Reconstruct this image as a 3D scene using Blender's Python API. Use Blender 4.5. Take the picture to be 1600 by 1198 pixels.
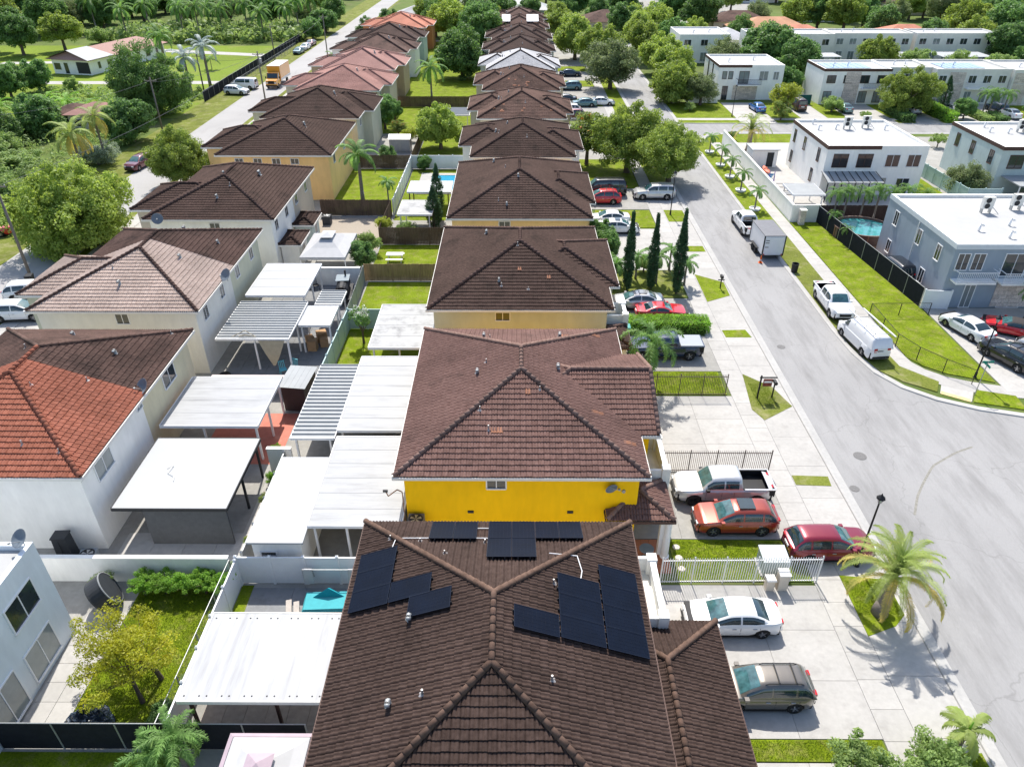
import bpy, math, random
import numpy as np
from mathutils import Vector, Matrix, Euler

for o in list(bpy.data.objects):
    bpy.data.objects.remove(o, do_unlink=True)
SC = bpy.context.scene
COL = SC.collection
rng = np.random.default_rng(7)
random.seed(7)

# ------------------------------------------------------------------ camera, sky, sun, exposure
cam = bpy.data.cameras.new('camera')
cam.sensor_width = 36.0
cam.sensor_fit = 'HORIZONTAL'
cam.lens = 36.0 * 1140.0 / 1600.0
cam.clip_end = 3000.0
camo = bpy.data.objects.new('camera', cam)
camo.location = (0.0, 0.0, 30.0)
camo.rotation_euler = (math.radians(90 - 33.13), 0.0, math.radians(0.2525))
COL.objects.link(camo)
SC.camera = camo

SUN_EL, SUN_AZ = 54.0, -6.0          # azimuth measured from +Y towards +X
wd = bpy.data.worlds.new('World')
SC.world = wd
wd.use_nodes = True
wn = wd.node_tree
wn.nodes.clear()
sky = wn.nodes.new('ShaderNodeTexSky')
sky.sky_type = 'NISHITA'
sky.sun_disc = False
sky.sun_elevation = math.radians(SUN_EL)
sky.sun_rotation = math.radians(SUN_AZ)
sky.air_density = 1.0
sky.dust_density = 1.6
sky.ozone_density = 1.0
bg = wn.nodes.new('ShaderNodeBackground')
bg.inputs['Strength'].default_value = 0.15
wo = wn.nodes.new('ShaderNodeOutputWorld')
wn.links.new(sky.outputs['Color'], bg.inputs['Color'])
wn.links.new(bg.outputs['Background'], wo.inputs['Surface'])

sun = bpy.data.lights.new('sun', 'SUN')
sun.energy = 4.4
sun.angle = math.radians(0.5)
sun.color = (1.0, 0.955, 0.88)
suno = bpy.data.objects.new('sun', sun)
sdir = Vector((math.sin(math.radians(SUN_AZ)) * math.cos(math.radians(SUN_EL)),
               math.cos(math.radians(SUN_AZ)) * math.cos(math.radians(SUN_EL)),
               math.sin(math.radians(SUN_EL))))
suno.rotation_euler = sdir.to_track_quat('Z', 'Y').to_euler()
suno.location = (0, 0, 60)
COL.objects.link(suno)

SC.view_settings.view_transform = 'Standard'
SC.view_settings.look = 'None'
SC.view_settings.exposure = 0.55
SC.view_settings.gamma = 1.0
SC.view_settings.use_curve_mapping = False
SC.render.engine = 'CYCLES'
SC.cycles.max_bounces = 6
SC.cycles.diffuse_bounces = 4
SC.cycles.transparent_max_bounces = 6
CAMLOC = np.array([0.0, 0.0, 30.0])

# ------------------------------------------------------------------ materials
MATS = {}
def lin(c):
    return tuple((x / 12.92 if x <= 0.04045 else ((x + 0.055) / 1.055) ** 2.4) for x in c)

def mat(name, col, rough=0.8, var=0.12, scale=3.0, bump=0.0, bscale=40.0, metal=0.0, coat=0.0,
        spec=0.3, col2=None, big=0.0, bigscale=0.25, stretch=None, orand=0.0, stain=None, stain_scale=0.8,
        stain_lo=0.55, stain_hi=0.75, transl=None, crack=None):
    """Procedural surface: base colour with noise at two scales, optional stain colour, bump."""
    if name in MATS:
        return MATS[name]
    m = bpy.data.materials.new(name)
    m.use_nodes = True
    nt = m.node_tree
    N, L = nt.nodes, nt.links
    b = N['Principled BSDF']
    geo = N.new('ShaderNodeNewGeometry')
    vec = geo.outputs['Position']
    if stretch:
        mp = N.new('ShaderNodeMapping')
        mp.inputs['Scale'].default_value = stretch
        L.new(vec, mp.inputs['Vector'])
        vec = mp.outputs['Vector']
    n1 = N.new('ShaderNodeTexNoise')
    n1.inputs['Scale'].default_value = scale
    n1.inputs['Detail'].default_value = 5
    n1.inputs['Roughness'].default_value = 0.65
    L.new(vec, n1.inputs['Vector'])
    ramp = N.new('ShaderNodeMapRange')
    ramp.inputs['From Min'].default_value = 0.3
    ramp.inputs['From Max'].default_value = 0.7
    L.new(n1.outputs['Fac'], ramp.inputs['Value'])
    c2 = col2 if col2 else tuple(min(1, x * (1 + var)) for x in col)
    c1 = col if col2 else tuple(x * (1 - var) for x in col)
    mx = N.new('ShaderNodeMix')
    mx.data_type = 'RGBA'
    mx.inputs[6].default_value = (*c1, 1)
    mx.inputs[7].default_value = (*c2, 1)
    L.new(ramp.outputs['Result'], mx.inputs[0])
    out = mx.outputs[2]
    if stain:
        n3 = N.new('ShaderNodeTexNoise')
        n3.inputs['Scale'].default_value = stain_scale
        n3.inputs['Detail'].default_value = 8
        n3.inputs['Roughness'].default_value = 0.7
        L.new(vec, n3.inputs['Vector'])
        r3 = N.new('ShaderNodeMapRange')
        r3.inputs['From Min'].default_value = stain_lo
        r3.inputs['From Max'].default_value = stain_hi
        L.new(n3.outputs['Fac'], r3.inputs['Value'])
        m3 = N.new('ShaderNodeMix')
        m3.data_type = 'RGBA'
        L.new(r3.outputs['Result'], m3.inputs[0])
        L.new(out, m3.inputs[6])
        m3.inputs[7].default_value = (*stain, 1)
        out = m3.outputs[2]
    if crack:
        nw = N.new('ShaderNodeTexNoise')
        nw.inputs['Scale'].default_value = 0.5
        nw.inputs['Detail'].default_value = 6
        L.new(geo.outputs['Position'], nw.inputs['Vector'])
        va = N.new('ShaderNodeVectorMath')
        va.operation = 'MULTIPLY_ADD'
        va.inputs[1].default_value = (3, 3, 0)
        L.new(nw.outputs['Color'], va.inputs[0])
        L.new(geo.outputs['Position'], va.inputs[2])
        vo = N.new('ShaderNodeTexVoronoi')
        vo.feature = 'DISTANCE_TO_EDGE'
        vo.inputs['Scale'].default_value = 0.13
        L.new(va.outputs[0], vo.inputs['Vector'])
        rc = N.new('ShaderNodeMapRange')
        rc.inputs['From Min'].default_value = 0.0
        rc.inputs['From Max'].default_value = 0.006
        rc.inputs['To Min'].default_value = 0.4
        rc.inputs['To Max'].default_value = 0.0
        L.new(vo.outputs['Distance'], rc.inputs['Value'])
        mc = N.new('ShaderNodeMix')
        mc.data_type = 'RGBA'
        L.new(rc.outputs['Result'], mc.inputs[0])
        L.new(out, mc.inputs[6])
        mc.inputs[7].default_value = (*crack, 1)
        out = mc.outputs[2]
    if big or orand:
        hs = N.new('ShaderNodeHueSaturation')
        if big:
            n2 = N.new('ShaderNodeTexNoise')
            n2.inputs['Scale'].default_value = bigscale
            n2.inputs['Detail'].default_value = 4
            L.new(geo.outputs['Position'], n2.inputs['Vector'])
            r2 = N.new('ShaderNodeMapRange')
            r2.inputs['From Min'].default_value = 0.3
            r2.inputs['From Max'].default_value = 0.7
            r2.inputs['To Min'].default_value = 1 - big
            r2.inputs['To Max'].default_value = 1 + big
            L.new(n2.outputs['Fac'], r2.inputs['Value'])
            val = r2.outputs['Result']
        if orand:
            oi = N.new('ShaderNodeObjectInfo')
            r4 = N.new('ShaderNodeMapRange')
            r4.inputs['To Min'].default_value = 1 - orand
            r4.inputs['To Max'].default_value = 1 + orand
            L.new(oi.outputs['Random'], r4.inputs['Value'])
            if big:
                mu = N.new('ShaderNodeMath')
                mu.operation = 'MULTIPLY'
                L.new(val, mu.inputs[0])
                L.new(r4.outputs['Result'], mu.inputs[1])
                val = mu.outputs[0]
            else:
                val = r4.outputs['Result']
        L.new(val, hs.inputs['Value'])
        L.new(out, hs.inputs['Color'])
        out = hs.outputs['Color']
    L.new(out, b.inputs['Base Color'])
    b.inputs['Roughness'].default_value = rough
    b.inputs['Metallic'].default_value = metal
    b.inputs['Specular IOR Level'].default_value = spec
    if coat:
        b.inputs['Coat Weight'].default_value = coat
        b.inputs['Coat Roughness'].default_value = 0.05
    if bump:
        nb = N.new('ShaderNodeTexNoise')
        nb.inputs['Scale'].default_value = bscale
        nb.inputs['Detail'].default_value = 4
        L.new(vec, nb.inputs['Vector'])
        bp = N.new('ShaderNodeBump')
        bp.inputs['Strength'].default_value = bump
        bp.inputs['Distance'].default_value = 0.05
        L.new(nb.outputs['Fac'], bp.inputs['Height'])
        L.new(bp.outputs['Normal'], b.inputs['Normal'])
    if transl:
        tr = N.new('ShaderNodeBsdfTranslucent')
        ms = N.new('ShaderNodeMixShader')
        hs2 = N.new('ShaderNodeHueSaturation')
        hs2.inputs['Hue'].default_value = 0.49
        hs2.inputs['Saturation'].default_value = 1.1
        hs2.inputs['Value'].default_value = 1.5
        L.new(out, hs2.inputs['Color'])
        L.new(hs2.outputs['Color'], tr.inputs['Color'])
        ms.inputs[0].default_value = transl
        L.new(b.outputs['BSDF'], ms.inputs[1])
        L.new(tr.outputs['BSDF'], ms.inputs[2])
        L.new(ms.outputs['Shader'], N['Material Output'].inputs['Surface'])
    MATS[name] = m
    return m

ASPHALT = mat('asphalt', (0.305, 0.30, 0.295), 0.9, 0.08, 14, bump=0.25, bscale=60, big=0.07, bigscale=0.12,
              stain=(0.215, 0.21, 0.205), stain_scale=0.4, stain_lo=0.46, stain_hi=0.72, crack=(0.16, 0.155, 0.15), stretch=(2.2, 0.35, 1))
ASPHALT2 = mat('asphalt_old', (0.36, 0.35, 0.34), 0.9, 0.08, 8, bump=0.2, bscale=50, big=0.08, bigscale=0.1,
               stain=(0.28, 0.27, 0.26), stain_scale=0.3, stretch=(2.0, 0.3, 1))
CONC = mat('concrete', (0.415, 0.40, 0.375), 0.85, 0.06, 4, bump=0.1, bscale=70, big=0.06, bigscale=0.5, orand=0.05,
           stain=(0.31, 0.295, 0.275), stain_scale=0.9, stain_lo=0.52, stain_hi=0.8)
CONC_OLD = mat('concrete_weathered', (0.335, 0.325, 0.30), 0.9, 0.1, 3, bump=0.12, bscale=60, big=0.1, bigscale=0.4,
               orand=0.06, stain=(0.26, 0.25, 0.225), stain_scale=0.7, stain_lo=0.45, stain_hi=0.75)
CONC_GREY = mat('patio_grey', (0.22, 0.225, 0.23), 0.85, 0.1, 3, bump=0.1, big=0.08, stain=(0.16, 0.16, 0.16))
KERB = mat('kerb_concrete', (0.41, 0.40, 0.38), 0.85, 0.08, 5, bump=0.1, big=0.08, bigscale=0.6, stain=(0.36, 0.35, 0.33),
           stain_scale=1.2)
GRASS = mat('lawn', (0.085, 0.135, 0.006), 0.9, 0, 9.0, bump=0.8, bscale=24, col2=(0.215, 0.275, 0.012), big=0.22,
            bigscale=0.7, stain=(0.27, 0.235, 0.09), stain_scale=1.3, stain_lo=0.50, stain_hi=0.78, spec=0.1)
GRASS_DRY = mat('dry_grass', (0.10, 0.13, 0.018), 0.9, 0, 8.0, bump=0.8, bscale=22, col2=(0.20, 0.22, 0.045), big=0.2,
                bigscale=0.35, stain=(0.33, 0.29, 0.17), stain_scale=0.6, stain_lo=0.5, stain_hi=0.78, spec=0.1)
GRASS_FIELD = mat('field_grass', (0.12, 0.185, 0.018), 0.9, 0, 2.5, bump=0.5, bscale=8, col2=(0.20, 0.26, 0.03), big=0.16,
                  bigscale=0.05, stain=(0.25, 0.23, 0.09), stain_scale=0.15, spec=0.1)
GROUND = mat('ground_soil_and_weeds', (0.08, 0.13, 0.03), 0.95, 0, 0.4, bump=0.5, bscale=6, col2=(0.14, 0.17, 0.05), big=0.2,
             bigscale=0.04, stain=(0.20, 0.17, 0.11), stain_scale=0.12, spec=0.1)
SOIL = mat('bare_soil', (0.20, 0.15, 0.10), 0.95, 0.25, 6, bump=0.5, bscale=25, spec=0.1)
RED_PATIO = mat('red_painted_patio', (0.50, 0.16, 0.11), 0.7, 0.12, 2, stain=(0.55, 0.30, 0.22), stain_scale=0.8)
STUCCO = {}
def stucco(name, col):
    return mat('stucco_' + name, col, 0.85, 0.05, 2.5, bump=0.15, bscale=90, big=0.05, bigscale=0.6,
               stain=tuple(c * 0.82 for c in col), stain_scale=0.7, stain_lo=0.6, stain_hi=0.9, stretch=(1, 1, 0.25))
WHITE_WALL = stucco('white', (0.90, 0.885, 0.84))
CREAM_WALL = stucco('cream', (0.66, 0.60, 0.42))
YELLOW_WALL = stucco('yellow', (0.95, 0.56, 0.0))
BEIGE_WALL = stucco('beige', (0.62, 0.53, 0.41))
PEACH_WALL = stucco('peach', (0.88, 0.60, 0.27))
PALE_WALL = stucco('pale_yellow', (0.56, 0.56, 0.43))
GREY_WALL = stucco('grey', (0.58, 0.58, 0.56))
BLUE_WALL = stucco('blue_grey', (0.30, 0.355, 0.41))
SAGE_WALL = stucco('sage', (0.50, 0.58, 0.55))
OFFWHITE = stucco('off_white', (0.76, 0.74, 0.68))
TAN_WALL = stucco('tan', (0.50, 0.38, 0.26))
ORANGE_WALL = stucco('terracotta', (0.55, 0.24, 0.10))
WHITE = mat('white_paint', (0.80, 0.80, 0.80), 0.5, 0.03, 3)
FASCIA = mat('cream_fascia', (0.74, 0.71, 0.66), 0.6, 0.05, 3)
BROWN_TRIM = mat('brown_trim', (0.085, 0.045, 0.035), 0.6, 0.1, 3)
DARK = mat('dark_grey', (0.03, 0.032, 0.035), 0.6, 0.1, 6)
BLACK = mat('black', (0.012, 0.012, 0.014), 0.55, 0.1, 6)
BLACK_FABRIC = mat('black_screen_fabric', (0.022, 0.024, 0.03), 0.95, 0.15, 3, bump=0.2, spec=0.1)
RUBBER = mat('rubber', (0.02, 0.02, 0.02), 0.8, 0.1, 10)
RIM = mat('wheel_rim', (0.45, 0.45, 0.46), 0.3, 0.05, 4, metal=0.8)
RIM_DARK = mat('dark_wheel_rim', (0.05, 0.05, 0.055), 0.35, 0.05, 4, metal=0.6)
STEEL = mat('steel', (0.45, 0.46, 0.47), 0.4, 0.1, 8, metal=0.7)
GALV = mat('galvanised', (0.36, 0.37, 0.37), 0.5, 0.1, 8, metal=0.4)
BRONZE = mat('bronze_fence', (0.09, 0.065, 0.055), 0.5, 0.1, 6)
GLASS = mat('window_glass', (0.030, 0.038, 0.045), 0.06, 0.3, 0.7, spec=0.8)
GLASS_PALE = mat('curtained_glass', (0.22, 0.25, 0.25), 0.08, 0.2, 0.9, spec=0.8)
CARGLASS = mat('car_glass', (0.015, 0.035, 0.042), 0.04, 0.3, 3, spec=0.9, coat=0.5)
CARGLASS_LIT = mat('car_windscreen', (0.05, 0.13, 0.14), 0.05, 0.5, 2.5, spec=0.8, coat=0.5)  # lit teal interior behind the windscreen is put into the glass colour
TAIL = mat('tail_light', (0.45, 0.015, 0.02), 0.15, 0.1, 5, coat=0.5)
HEADL = mat('head_light', (0.6, 0.62, 0.62), 0.1, 0.1, 5, coat=0.5)
AMBER = mat('amber_light', (0.7, 0.25, 0.03), 0.2, 0.1, 5)
WOOD = mat('weathered_wood', (0.125, 0.085, 0.062), 0.85, 0.3, 3, stretch=(6, 6, 0.5), big=0.2, bigscale=0.8, orand=0.12)
WOOD_L = mat('light_wood', (0.30, 0.20, 0.11), 0.8, 0.25, 3, stretch=(6, 6, 0.5), big=0.2, bigscale=0.8, orand=0.12)
DECK_WOOD = mat('deck_wood', (0.36, 0.19, 0.11), 0.75, 0.2, 4, orand=0.12)
VINYL = mat('white_vinyl', (0.78, 0.80, 0.81), 0.45, 0.03, 2, orand=0.02)
TEALFENCE = mat('pale_teal_fence', (0.42, 0.55, 0.55), 0.6, 0.05, 2, orand=0.04)
PATIO_WHITE = mat('patio_roof_white', (0.37, 0.376, 0.382), 0.6, 0.04, 1.5, big=0.04, bigscale=0.8, stain=(0.225, 0.228, 0.232),
                  stain_scale=0.9, stain_lo=0.50, stain_hi=0.85, stretch=(0.3, 2.5, 1))
PATIO_CLEAN = mat('patio_roof_clean', (0.405, 0.417, 0.427), 0.55, 0.02, 1.5, big=0.02)
PATIO_STAIN = mat('patio_roof_stained', (0.39, 0.39, 0.385), 0.7, 0.05, 1.5, stain=(0.15, 0.15, 0.15), stain_scale=0.7,
                  stain_lo=0.50, stain_hi=0.74, big=0.05)
PATIO_GREY = mat('patio_roof_grey', (0.315, 0.33, 0.335), 0.6, 0.04, 1.5, big=0.06, bigscale=0.7, stain=(0.38, 0.38, 0.38),
                 stain_scale=0.8)
FLATROOF = mat('flat_roof_membrane', (0.41, 0.41, 0.405), 0.75, 0.03, 1.2, big=0.03, bigscale=0.4, stain=(0.40, 0.37, 0.34),
               stain_scale=0.35, stain_lo=0.62, stain_hi=0.85)
STONE = mat('stone_cladding', (0.62, 0.54, 0.48), 0.85, 0.3, 7, bump=0.5, bscale=9, orand=0.15)
TANK = mat('black_plastic', (0.035, 0.038, 0.043), 0.45, 0.1, 4)
TEAL = mat('teal_canvas', (0.01, 0.30, 0.38), 0.8, 0.1, 4)
POOL = mat('pool_water', (0.06, 0.27, 0.28), 0.05, 0.25, 1.5, bump=0.25, bscale=3, spec=0.6)
POOL_BLUE = mat('blue_pool_water', (0.02, 0.30, 0.48), 0.05, 0.2, 1.5, bump=0.2, bscale=3, spec=0.6)
PVPANEL = mat('solar_cells', (0.003, 0.006, 0.015), 0.4, 0.2, 1.0, spec=0.1)
CLAY = mat('terracotta_pot', (0.42, 0.16, 0.08), 0.8, 0.1, 5)
PIPE = mat('pipe_metal', (0.36, 0.34, 0.33), 0.45, 0.1, 6, metal=0.3)

def tile_mat(name, col, col2, stain, lo=0.55):
    return mat('tiles_' + name, col, 0.9, 0, 5.0, col2=col2, bump=0.2, bscale=45, big=0.15, bigscale=0.35, orand=0.10,
               stain=stain, stain_scale=0.55, stain_lo=lo, stain_hi=lo + 0.22, spec=0.12)
T_BROWN = tile_mat('dark_brown', (0.042, 0.027, 0.022), (0.082, 0.055, 0.046), (0.025, 0.018, 0.015))
T_ROSE = tile_mat('rose_brown', (0.125, 0.070, 0.059), (0.21, 0.127, 0.108), (0.080, 0.050, 0.042), 0.55)
T_CHAR = tile_mat('charcoal_brown', (0.047, 0.029, 0.024), (0.090, 0.059, 0.049), (0.028, 0.020, 0.017), 0.52)
T_ORANGE = tile_mat('orange', (0.235, 0.080, 0.048), (0.34, 0.135, 0.092), (0.19, 0.075, 0.048), 0.6)
T_TAN = tile_mat('pale_tan', (0.30, 0.225, 0.19), (0.46, 0.37, 0.32), (0.24, 0.18, 0.155), 0.6)
T_PINK = tile_mat('faded_pink', (0.27, 0.145, 0.125), (0.38, 0.225, 0.195), (0.20, 0.11, 0.095), 0.6)
T_GREY = tile_mat('silver_grey', (0.34, 0.34, 0.35), (0.48, 0.48, 0.49), (0.28, 0.28, 0.28), 0.6)
T_CORAL = tile_mat('coral', (0.45, 0.17, 0.11), (0.58, 0.27, 0.19), (0.36, 0.14, 0.10), 0.6)
T_ROWN = tile_mat('sooty_brown', (0.082, 0.049, 0.040), (0.15, 0.095, 0.078), (0.040, 0.028, 0.024), 0.48)
CAP_B = tile_mat('cap_brown', (0.095, 0.058, 0.043), (0.155, 0.10, 0.076), (0.06, 0.04, 0.032), 0.6)
CAP_R = tile_mat('cap_rose', (0.17, 0.105, 0.085), (0.26, 0.17, 0.14), (0.11, 0.07, 0.06), 0.6)

def leaf_mat(name, c1, c2, tr=0.42):
    return mat('leaf_' + name, c1, 0.55, 0, 1.3, col2=c2, orand=0.16, big=0.22, bigscale=0.9, spec=0.25, transl=tr)
LF = {
    'oak': leaf_mat('oak', (0.179, 0.262, 0.048), (0.335, 0.421, 0.106)),
    'ficus': leaf_mat('ficus', (0.086, 0.174, 0.048), (0.171, 0.277, 0.086)),
    'mango': leaf_mat('mango', (0.089, 0.187, 0.057), (0.200, 0.326, 0.106)),
    'willow': leaf_mat('willow', (0.140, 0.185, 0.078), (0.230, 0.285, 0.130)),
    'silver': leaf_mat('silver', (0.238, 0.301, 0.206), (0.381, 0.444, 0.326)),
    'shrub': leaf_mat('shrub', (0.171, 0.270, 0.072), (0.321, 0.421, 0.156)),
    'yellow': leaf_mat('yellow', (0.271, 0.342, 0.057), (0.443, 0.492, 0.090)),
    'flower': leaf_mat('flowering', (0.143, 0.231, 0.057), (0.271, 0.326, 0.090)),
    'lime': leaf_mat('lime', (0.157, 0.317, 0.041), (0.285, 0.476, 0.084)),
    'sparse': leaf_mat('sparse', (0.235, 0.270, 0.026), (0.400, 0.385, 0.045)),
    'cypress': leaf_mat('cypress', (0.043, 0.104, 0.041), (0.089, 0.167, 0.072), 0.25),
    'palm': leaf_mat('palm', (0.108, 0.222, 0.057), (0.221, 0.357, 0.106)),
    'datepalm': leaf_mat('date_palm', (0.200, 0.277, 0.061), (0.371, 0.444, 0.143)),
    'palm_y': leaf_mat('palm_yellowing', (0.314, 0.342, 0.084), (0.599, 0.460, 0.143)),
    'palm_s': leaf_mat('palm_silver', (0.285, 0.349, 0.326), (0.428, 0.484, 0.460), 0.2),
    'bloom': leaf_mat('bloom', (0.45, 0.17, 0.05), (0.60, 0.25, 0.08)),
    'wbloom': leaf_mat('white_bloom', (0.6, 0.6, 0.55), (0.7, 0.7, 0.66)),
}
BARK = mat('bark', (0.13, 0.10, 0.08), 0.9, 0.3, 8, bump=0.6, bscale=20, stretch=(3, 3, 0.6))
PALMBARK = mat('palm_bark', (0.22, 0.19, 0.165), 0.9, 0.25, 5, bump=0.6, bscale=14, stretch=(0.4, 0.4, 6))
PAINT = {}
def paint(name, col, rough=0.28, metal=0.25):
    if name not in PAINT:
        PAINT[name] = mat('paint_' + name, col, rough, 0.03, 2, coat=1.0, metal=metal, spec=0.5)
    return PAINT[name]

# ------------------------------------------------------------------ mesh helpers
class MB:
    def __init__(s):
        s.v = []
        s.f = []
    def add(s, vs, fs):
        n = len(s.v)
        s.v += [tuple(p) for p in vs]
        s.f += [tuple(i + n for i in f) for f in fs]
        return s
    def box(s, x0, x1, y0, y1, z0, z1):
        return s.add([(x0, y0, z0), (x1, y0, z0), (x1, y1, z0), (x0, y1, z0), (x0, y0, z1), (x1, y0, z1), (x1, y1, z1), (x0, y1, z1)],
                     [(0, 3, 2, 1), (4, 5, 6, 7), (0, 1, 5, 4), (1, 2, 6, 5), (2, 3, 7, 6), (3, 0, 4, 7)])
    def quad(s, *p):
        return s.add(p, [tuple(range(len(p)))])
    def cyl(s, p0, p1, r0, r1=None, n=10, caps=True):
        r1 = r0 if r1 is None else r1
        p0, p1 = Vector(p0), Vector(p1)
        d = (p1 - p0).normalized()
        a = d.orthogonal().normalized()
        b = d.cross(a)
        vs = []
        for p, r in ((p0, r0), (p1, r1)):
            for i in range(n):
                t = 2 * math.pi * i / n
                vs.append(p + a * math.cos(t) * r + b * math.sin(t) * r)
        fs = [(i, (i + 1) % n, n + (i + 1) % n, n + i) for i in range(n)]
        if caps:
            fs += [tuple(range(n - 1, -1, -1)), tuple(range(n, 2 * n))]
        return s.add(vs, fs)
    def tube(s, pts, r, n=6):
        rs = r if isinstance(r, (list, tuple)) else [r] * len(pts)
        for i in range(len(pts) - 1):
            s.cyl(pts[i], pts[i + 1], rs[i], rs[i + 1], n, caps=(i in (0, len(pts) - 2)))
        return s
    def bar(s, p0, p1, w, h=None):
        """rectangular bar from p0 to p1"""
        h = h or w
        p0, p1 = Vector(p0), Vector(p1)
        d = (p1 - p0).normalized()
        up = Vector((0, 0, 1)) if abs(d.z) < 0.95 else Vector((0, 1, 0))
        a = d.cross(up).normalized() * w / 2
        b = a.cross(d).normalized() * h / 2
        vs = [p + q for p in (p0, p1) for q in (-a - b, a - b, a + b, -a + b)]
        return s.add(vs, [(0, 1, 2, 3), (7, 6, 5, 4), (0, 4, 5, 1), (1, 5, 6, 2), (2, 6, 7, 3), (3, 7, 4, 0)])
    def lathe(s, prof, c=(0, 0, 0), n=16, axis='z'):
        vs, fs = [], []
        for r, h in prof:
            for i in range(n):
                t = 2 * math.pi * i / n
                if axis == 'z':
                    vs.append((c[0] + r * math.cos(t), c[1] + r * math.sin(t), c[2] + h))
                else:
                    vs.append((c[0] + r * math.cos(t), c[1] + h, c[2] + r * math.sin(t)))
        for k in range(len(prof) - 1):
            for i in range(n):
                j = (i + 1) % n
                q = (k * n + i, k * n + j, (k + 1) * n + j, (k + 1) * n + i)
                fs.append(q if axis == 'z' else q[::-1])
        return s.add(vs, fs)
    def mesh(s, name):
        me = bpy.data.meshes.new(name)
        me.from_pydata(s.v, [], s.f)
        me.update()
        return me
    def build(s, name, m, parent=None, smooth=False, loc=None):
        me = s.mesh(name)
        return obj(name, me, m, parent, smooth, loc)

def obj(name, me, m, parent=None, smooth=False, loc=None, rot=None, scale=None):
    if m is not None and not me.materials:
        me.materials.append(m)
    if smooth:
        me.shade_smooth()
    o = bpy.data.objects.new(name, me)
    COL.objects.link(o)
    if parent is not None:
        o.parent = parent
    if loc is not None:
        o.location = loc
    if rot is not None:
        o.rotation_euler = rot
    if scale is not None:
        o.scale = scale if hasattr(scale, '__len__') else (scale,) * 3
    return o

def np_mesh(name, v, f, smooth=False):
    me = bpy.data.meshes.new(name)
    v = np.asarray(v, dtype=np.float32)
    f = np.asarray(f, dtype=np.int32)
    me.vertices.add(len(v))
    me.vertices.foreach_set('co', v.ravel())
    me.loops.add(f.size)
    me.loops.foreach_set('vertex_index', f.ravel())
    me.polygons.add(len(f))
    me.polygons.foreach_set('loop_start', np.arange(0, f.size, f.shape[1], dtype=np.int32))
    me.update(calc_edges=True)
    if smooth:
        me.polygons.foreach_set('use_smooth', np.ones(len(f), dtype=bool))
    return me

def tag(o, label=None, cat=None, group=None, kind=None):
    if label:
        o['label'] = label
    if cat:
        o['category'] = cat
    if group:
        o['group'] = group
    if kind:
        o['kind'] = kind
    return o

def thing(name, label, cat, loc=(0, 0, 0), rz=0.0, group=None):
    o = bpy.data.objects.new(name, None)
    o.empty_display_size = 0.3
    COL.objects.link(o)
    o.location = loc
    o.rotation_euler = (0, 0, rz)
    return tag(o, label, cat, group)

def copy_tree(o, parent=None):
    c = o.copy()
    COL.objects.link(c)
    c.parent = parent
    for ch in list(o.children):
        copy_tree(ch, c)
    return c

SHEETN = [0]
def sheet(name, label, pts, m, z, kind='structure', cat='ground'):
    me = bpy.data.meshes.new(name)
    me.from_pydata([(p[0], p[1], 0) for p in pts], [], [tuple(range(len(pts)))])
    # triangulated n-gons with upward normal
    me.update()
    if me.polygons[0].normal.z < 0:
        me.flip_normals()
    o = obj(name, me, m, loc=(0, 0, z))
    return tag(o, label, cat, kind=kind)

def rect(x0, x1, y0, y1):
    return [(x0, y0), (x1, y0), (x1, y1), (x0, y1)]

def slab_field(name, label, x0, x1, y0, y1, sx, sy, m, z=0.0, th=0.03, gap=0.018, cat='pavement'):
    """paved strip of separate concrete slabs with open joints, over a darker bed"""
    bed = sheet(name, label, rect(x0, x1, y0, y1), JOINT, z + 0.003, cat=cat)
    nx, ny = max(1, round((x1 - x0) / sx)), max(1, round((y1 - y0) / sy))
    dx, dy = (x1 - x0) / nx, (y1 - y0) / ny
    g = gap / 2
    me = MB().box(-dx / 2 + g, dx / 2 - g, -dy / 2 + g, dy / 2 - g, 0, th).mesh('slab')
    me.materials.append(m)
    for i in range(nx):
        for j in range(ny):
            o = obj('slab', me, None, bed)
            o.location = (x0 + dx * (i + 0.5), y0 + dy * (j + 0.5), 0.001 + random.uniform(0, 0.004))
    return bed
JOINT = mat('joint_dark', (0.20, 0.19, 0.17), 0.95, 0.2, 5)
# ------------------------------------------------------------------ ground, streets, lots
sheet('ground', 'weedy ground running under the whole neighbourhood', rect(-700, 700, -200, 1100), GROUND, -0.012)
# left side farmland
sheet('field', 'bright mown field around the pink-roofed farmhouse', [(-260, 128), (-57.5, 128), (-57.5, 205), (-260, 215)], GRASS_FIELD, 0.0, cat='field')
sheet('farm_drive', 'pale farm drive in front of the farmhouse', [(-104, 156), (-58, 156.5), (-58, 159.5), (-104, 159)], CONC, 0.006, cat='drive')
sheet('farm_drive', 'pale farm drive running past the far end of the farmhouse', [(-90, 196), (-57, 188), (-57, 191.5), (-90, 200)], CONC, 0.006, cat='drive')
sheet('farm_drive', 'pale path behind the left end of the farmhouse', [(-118, 178), (-101, 180), (-101, 183), (-118, 181)], CONC, 0.006, cat='drive')
sheet('grove_floor', 'strip of weeds and soil under the banana grove', [(-200, 205), (-56, 205), (-54, 330), (-200, 330)], GROUND, 0.001, cat='ground')
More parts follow.
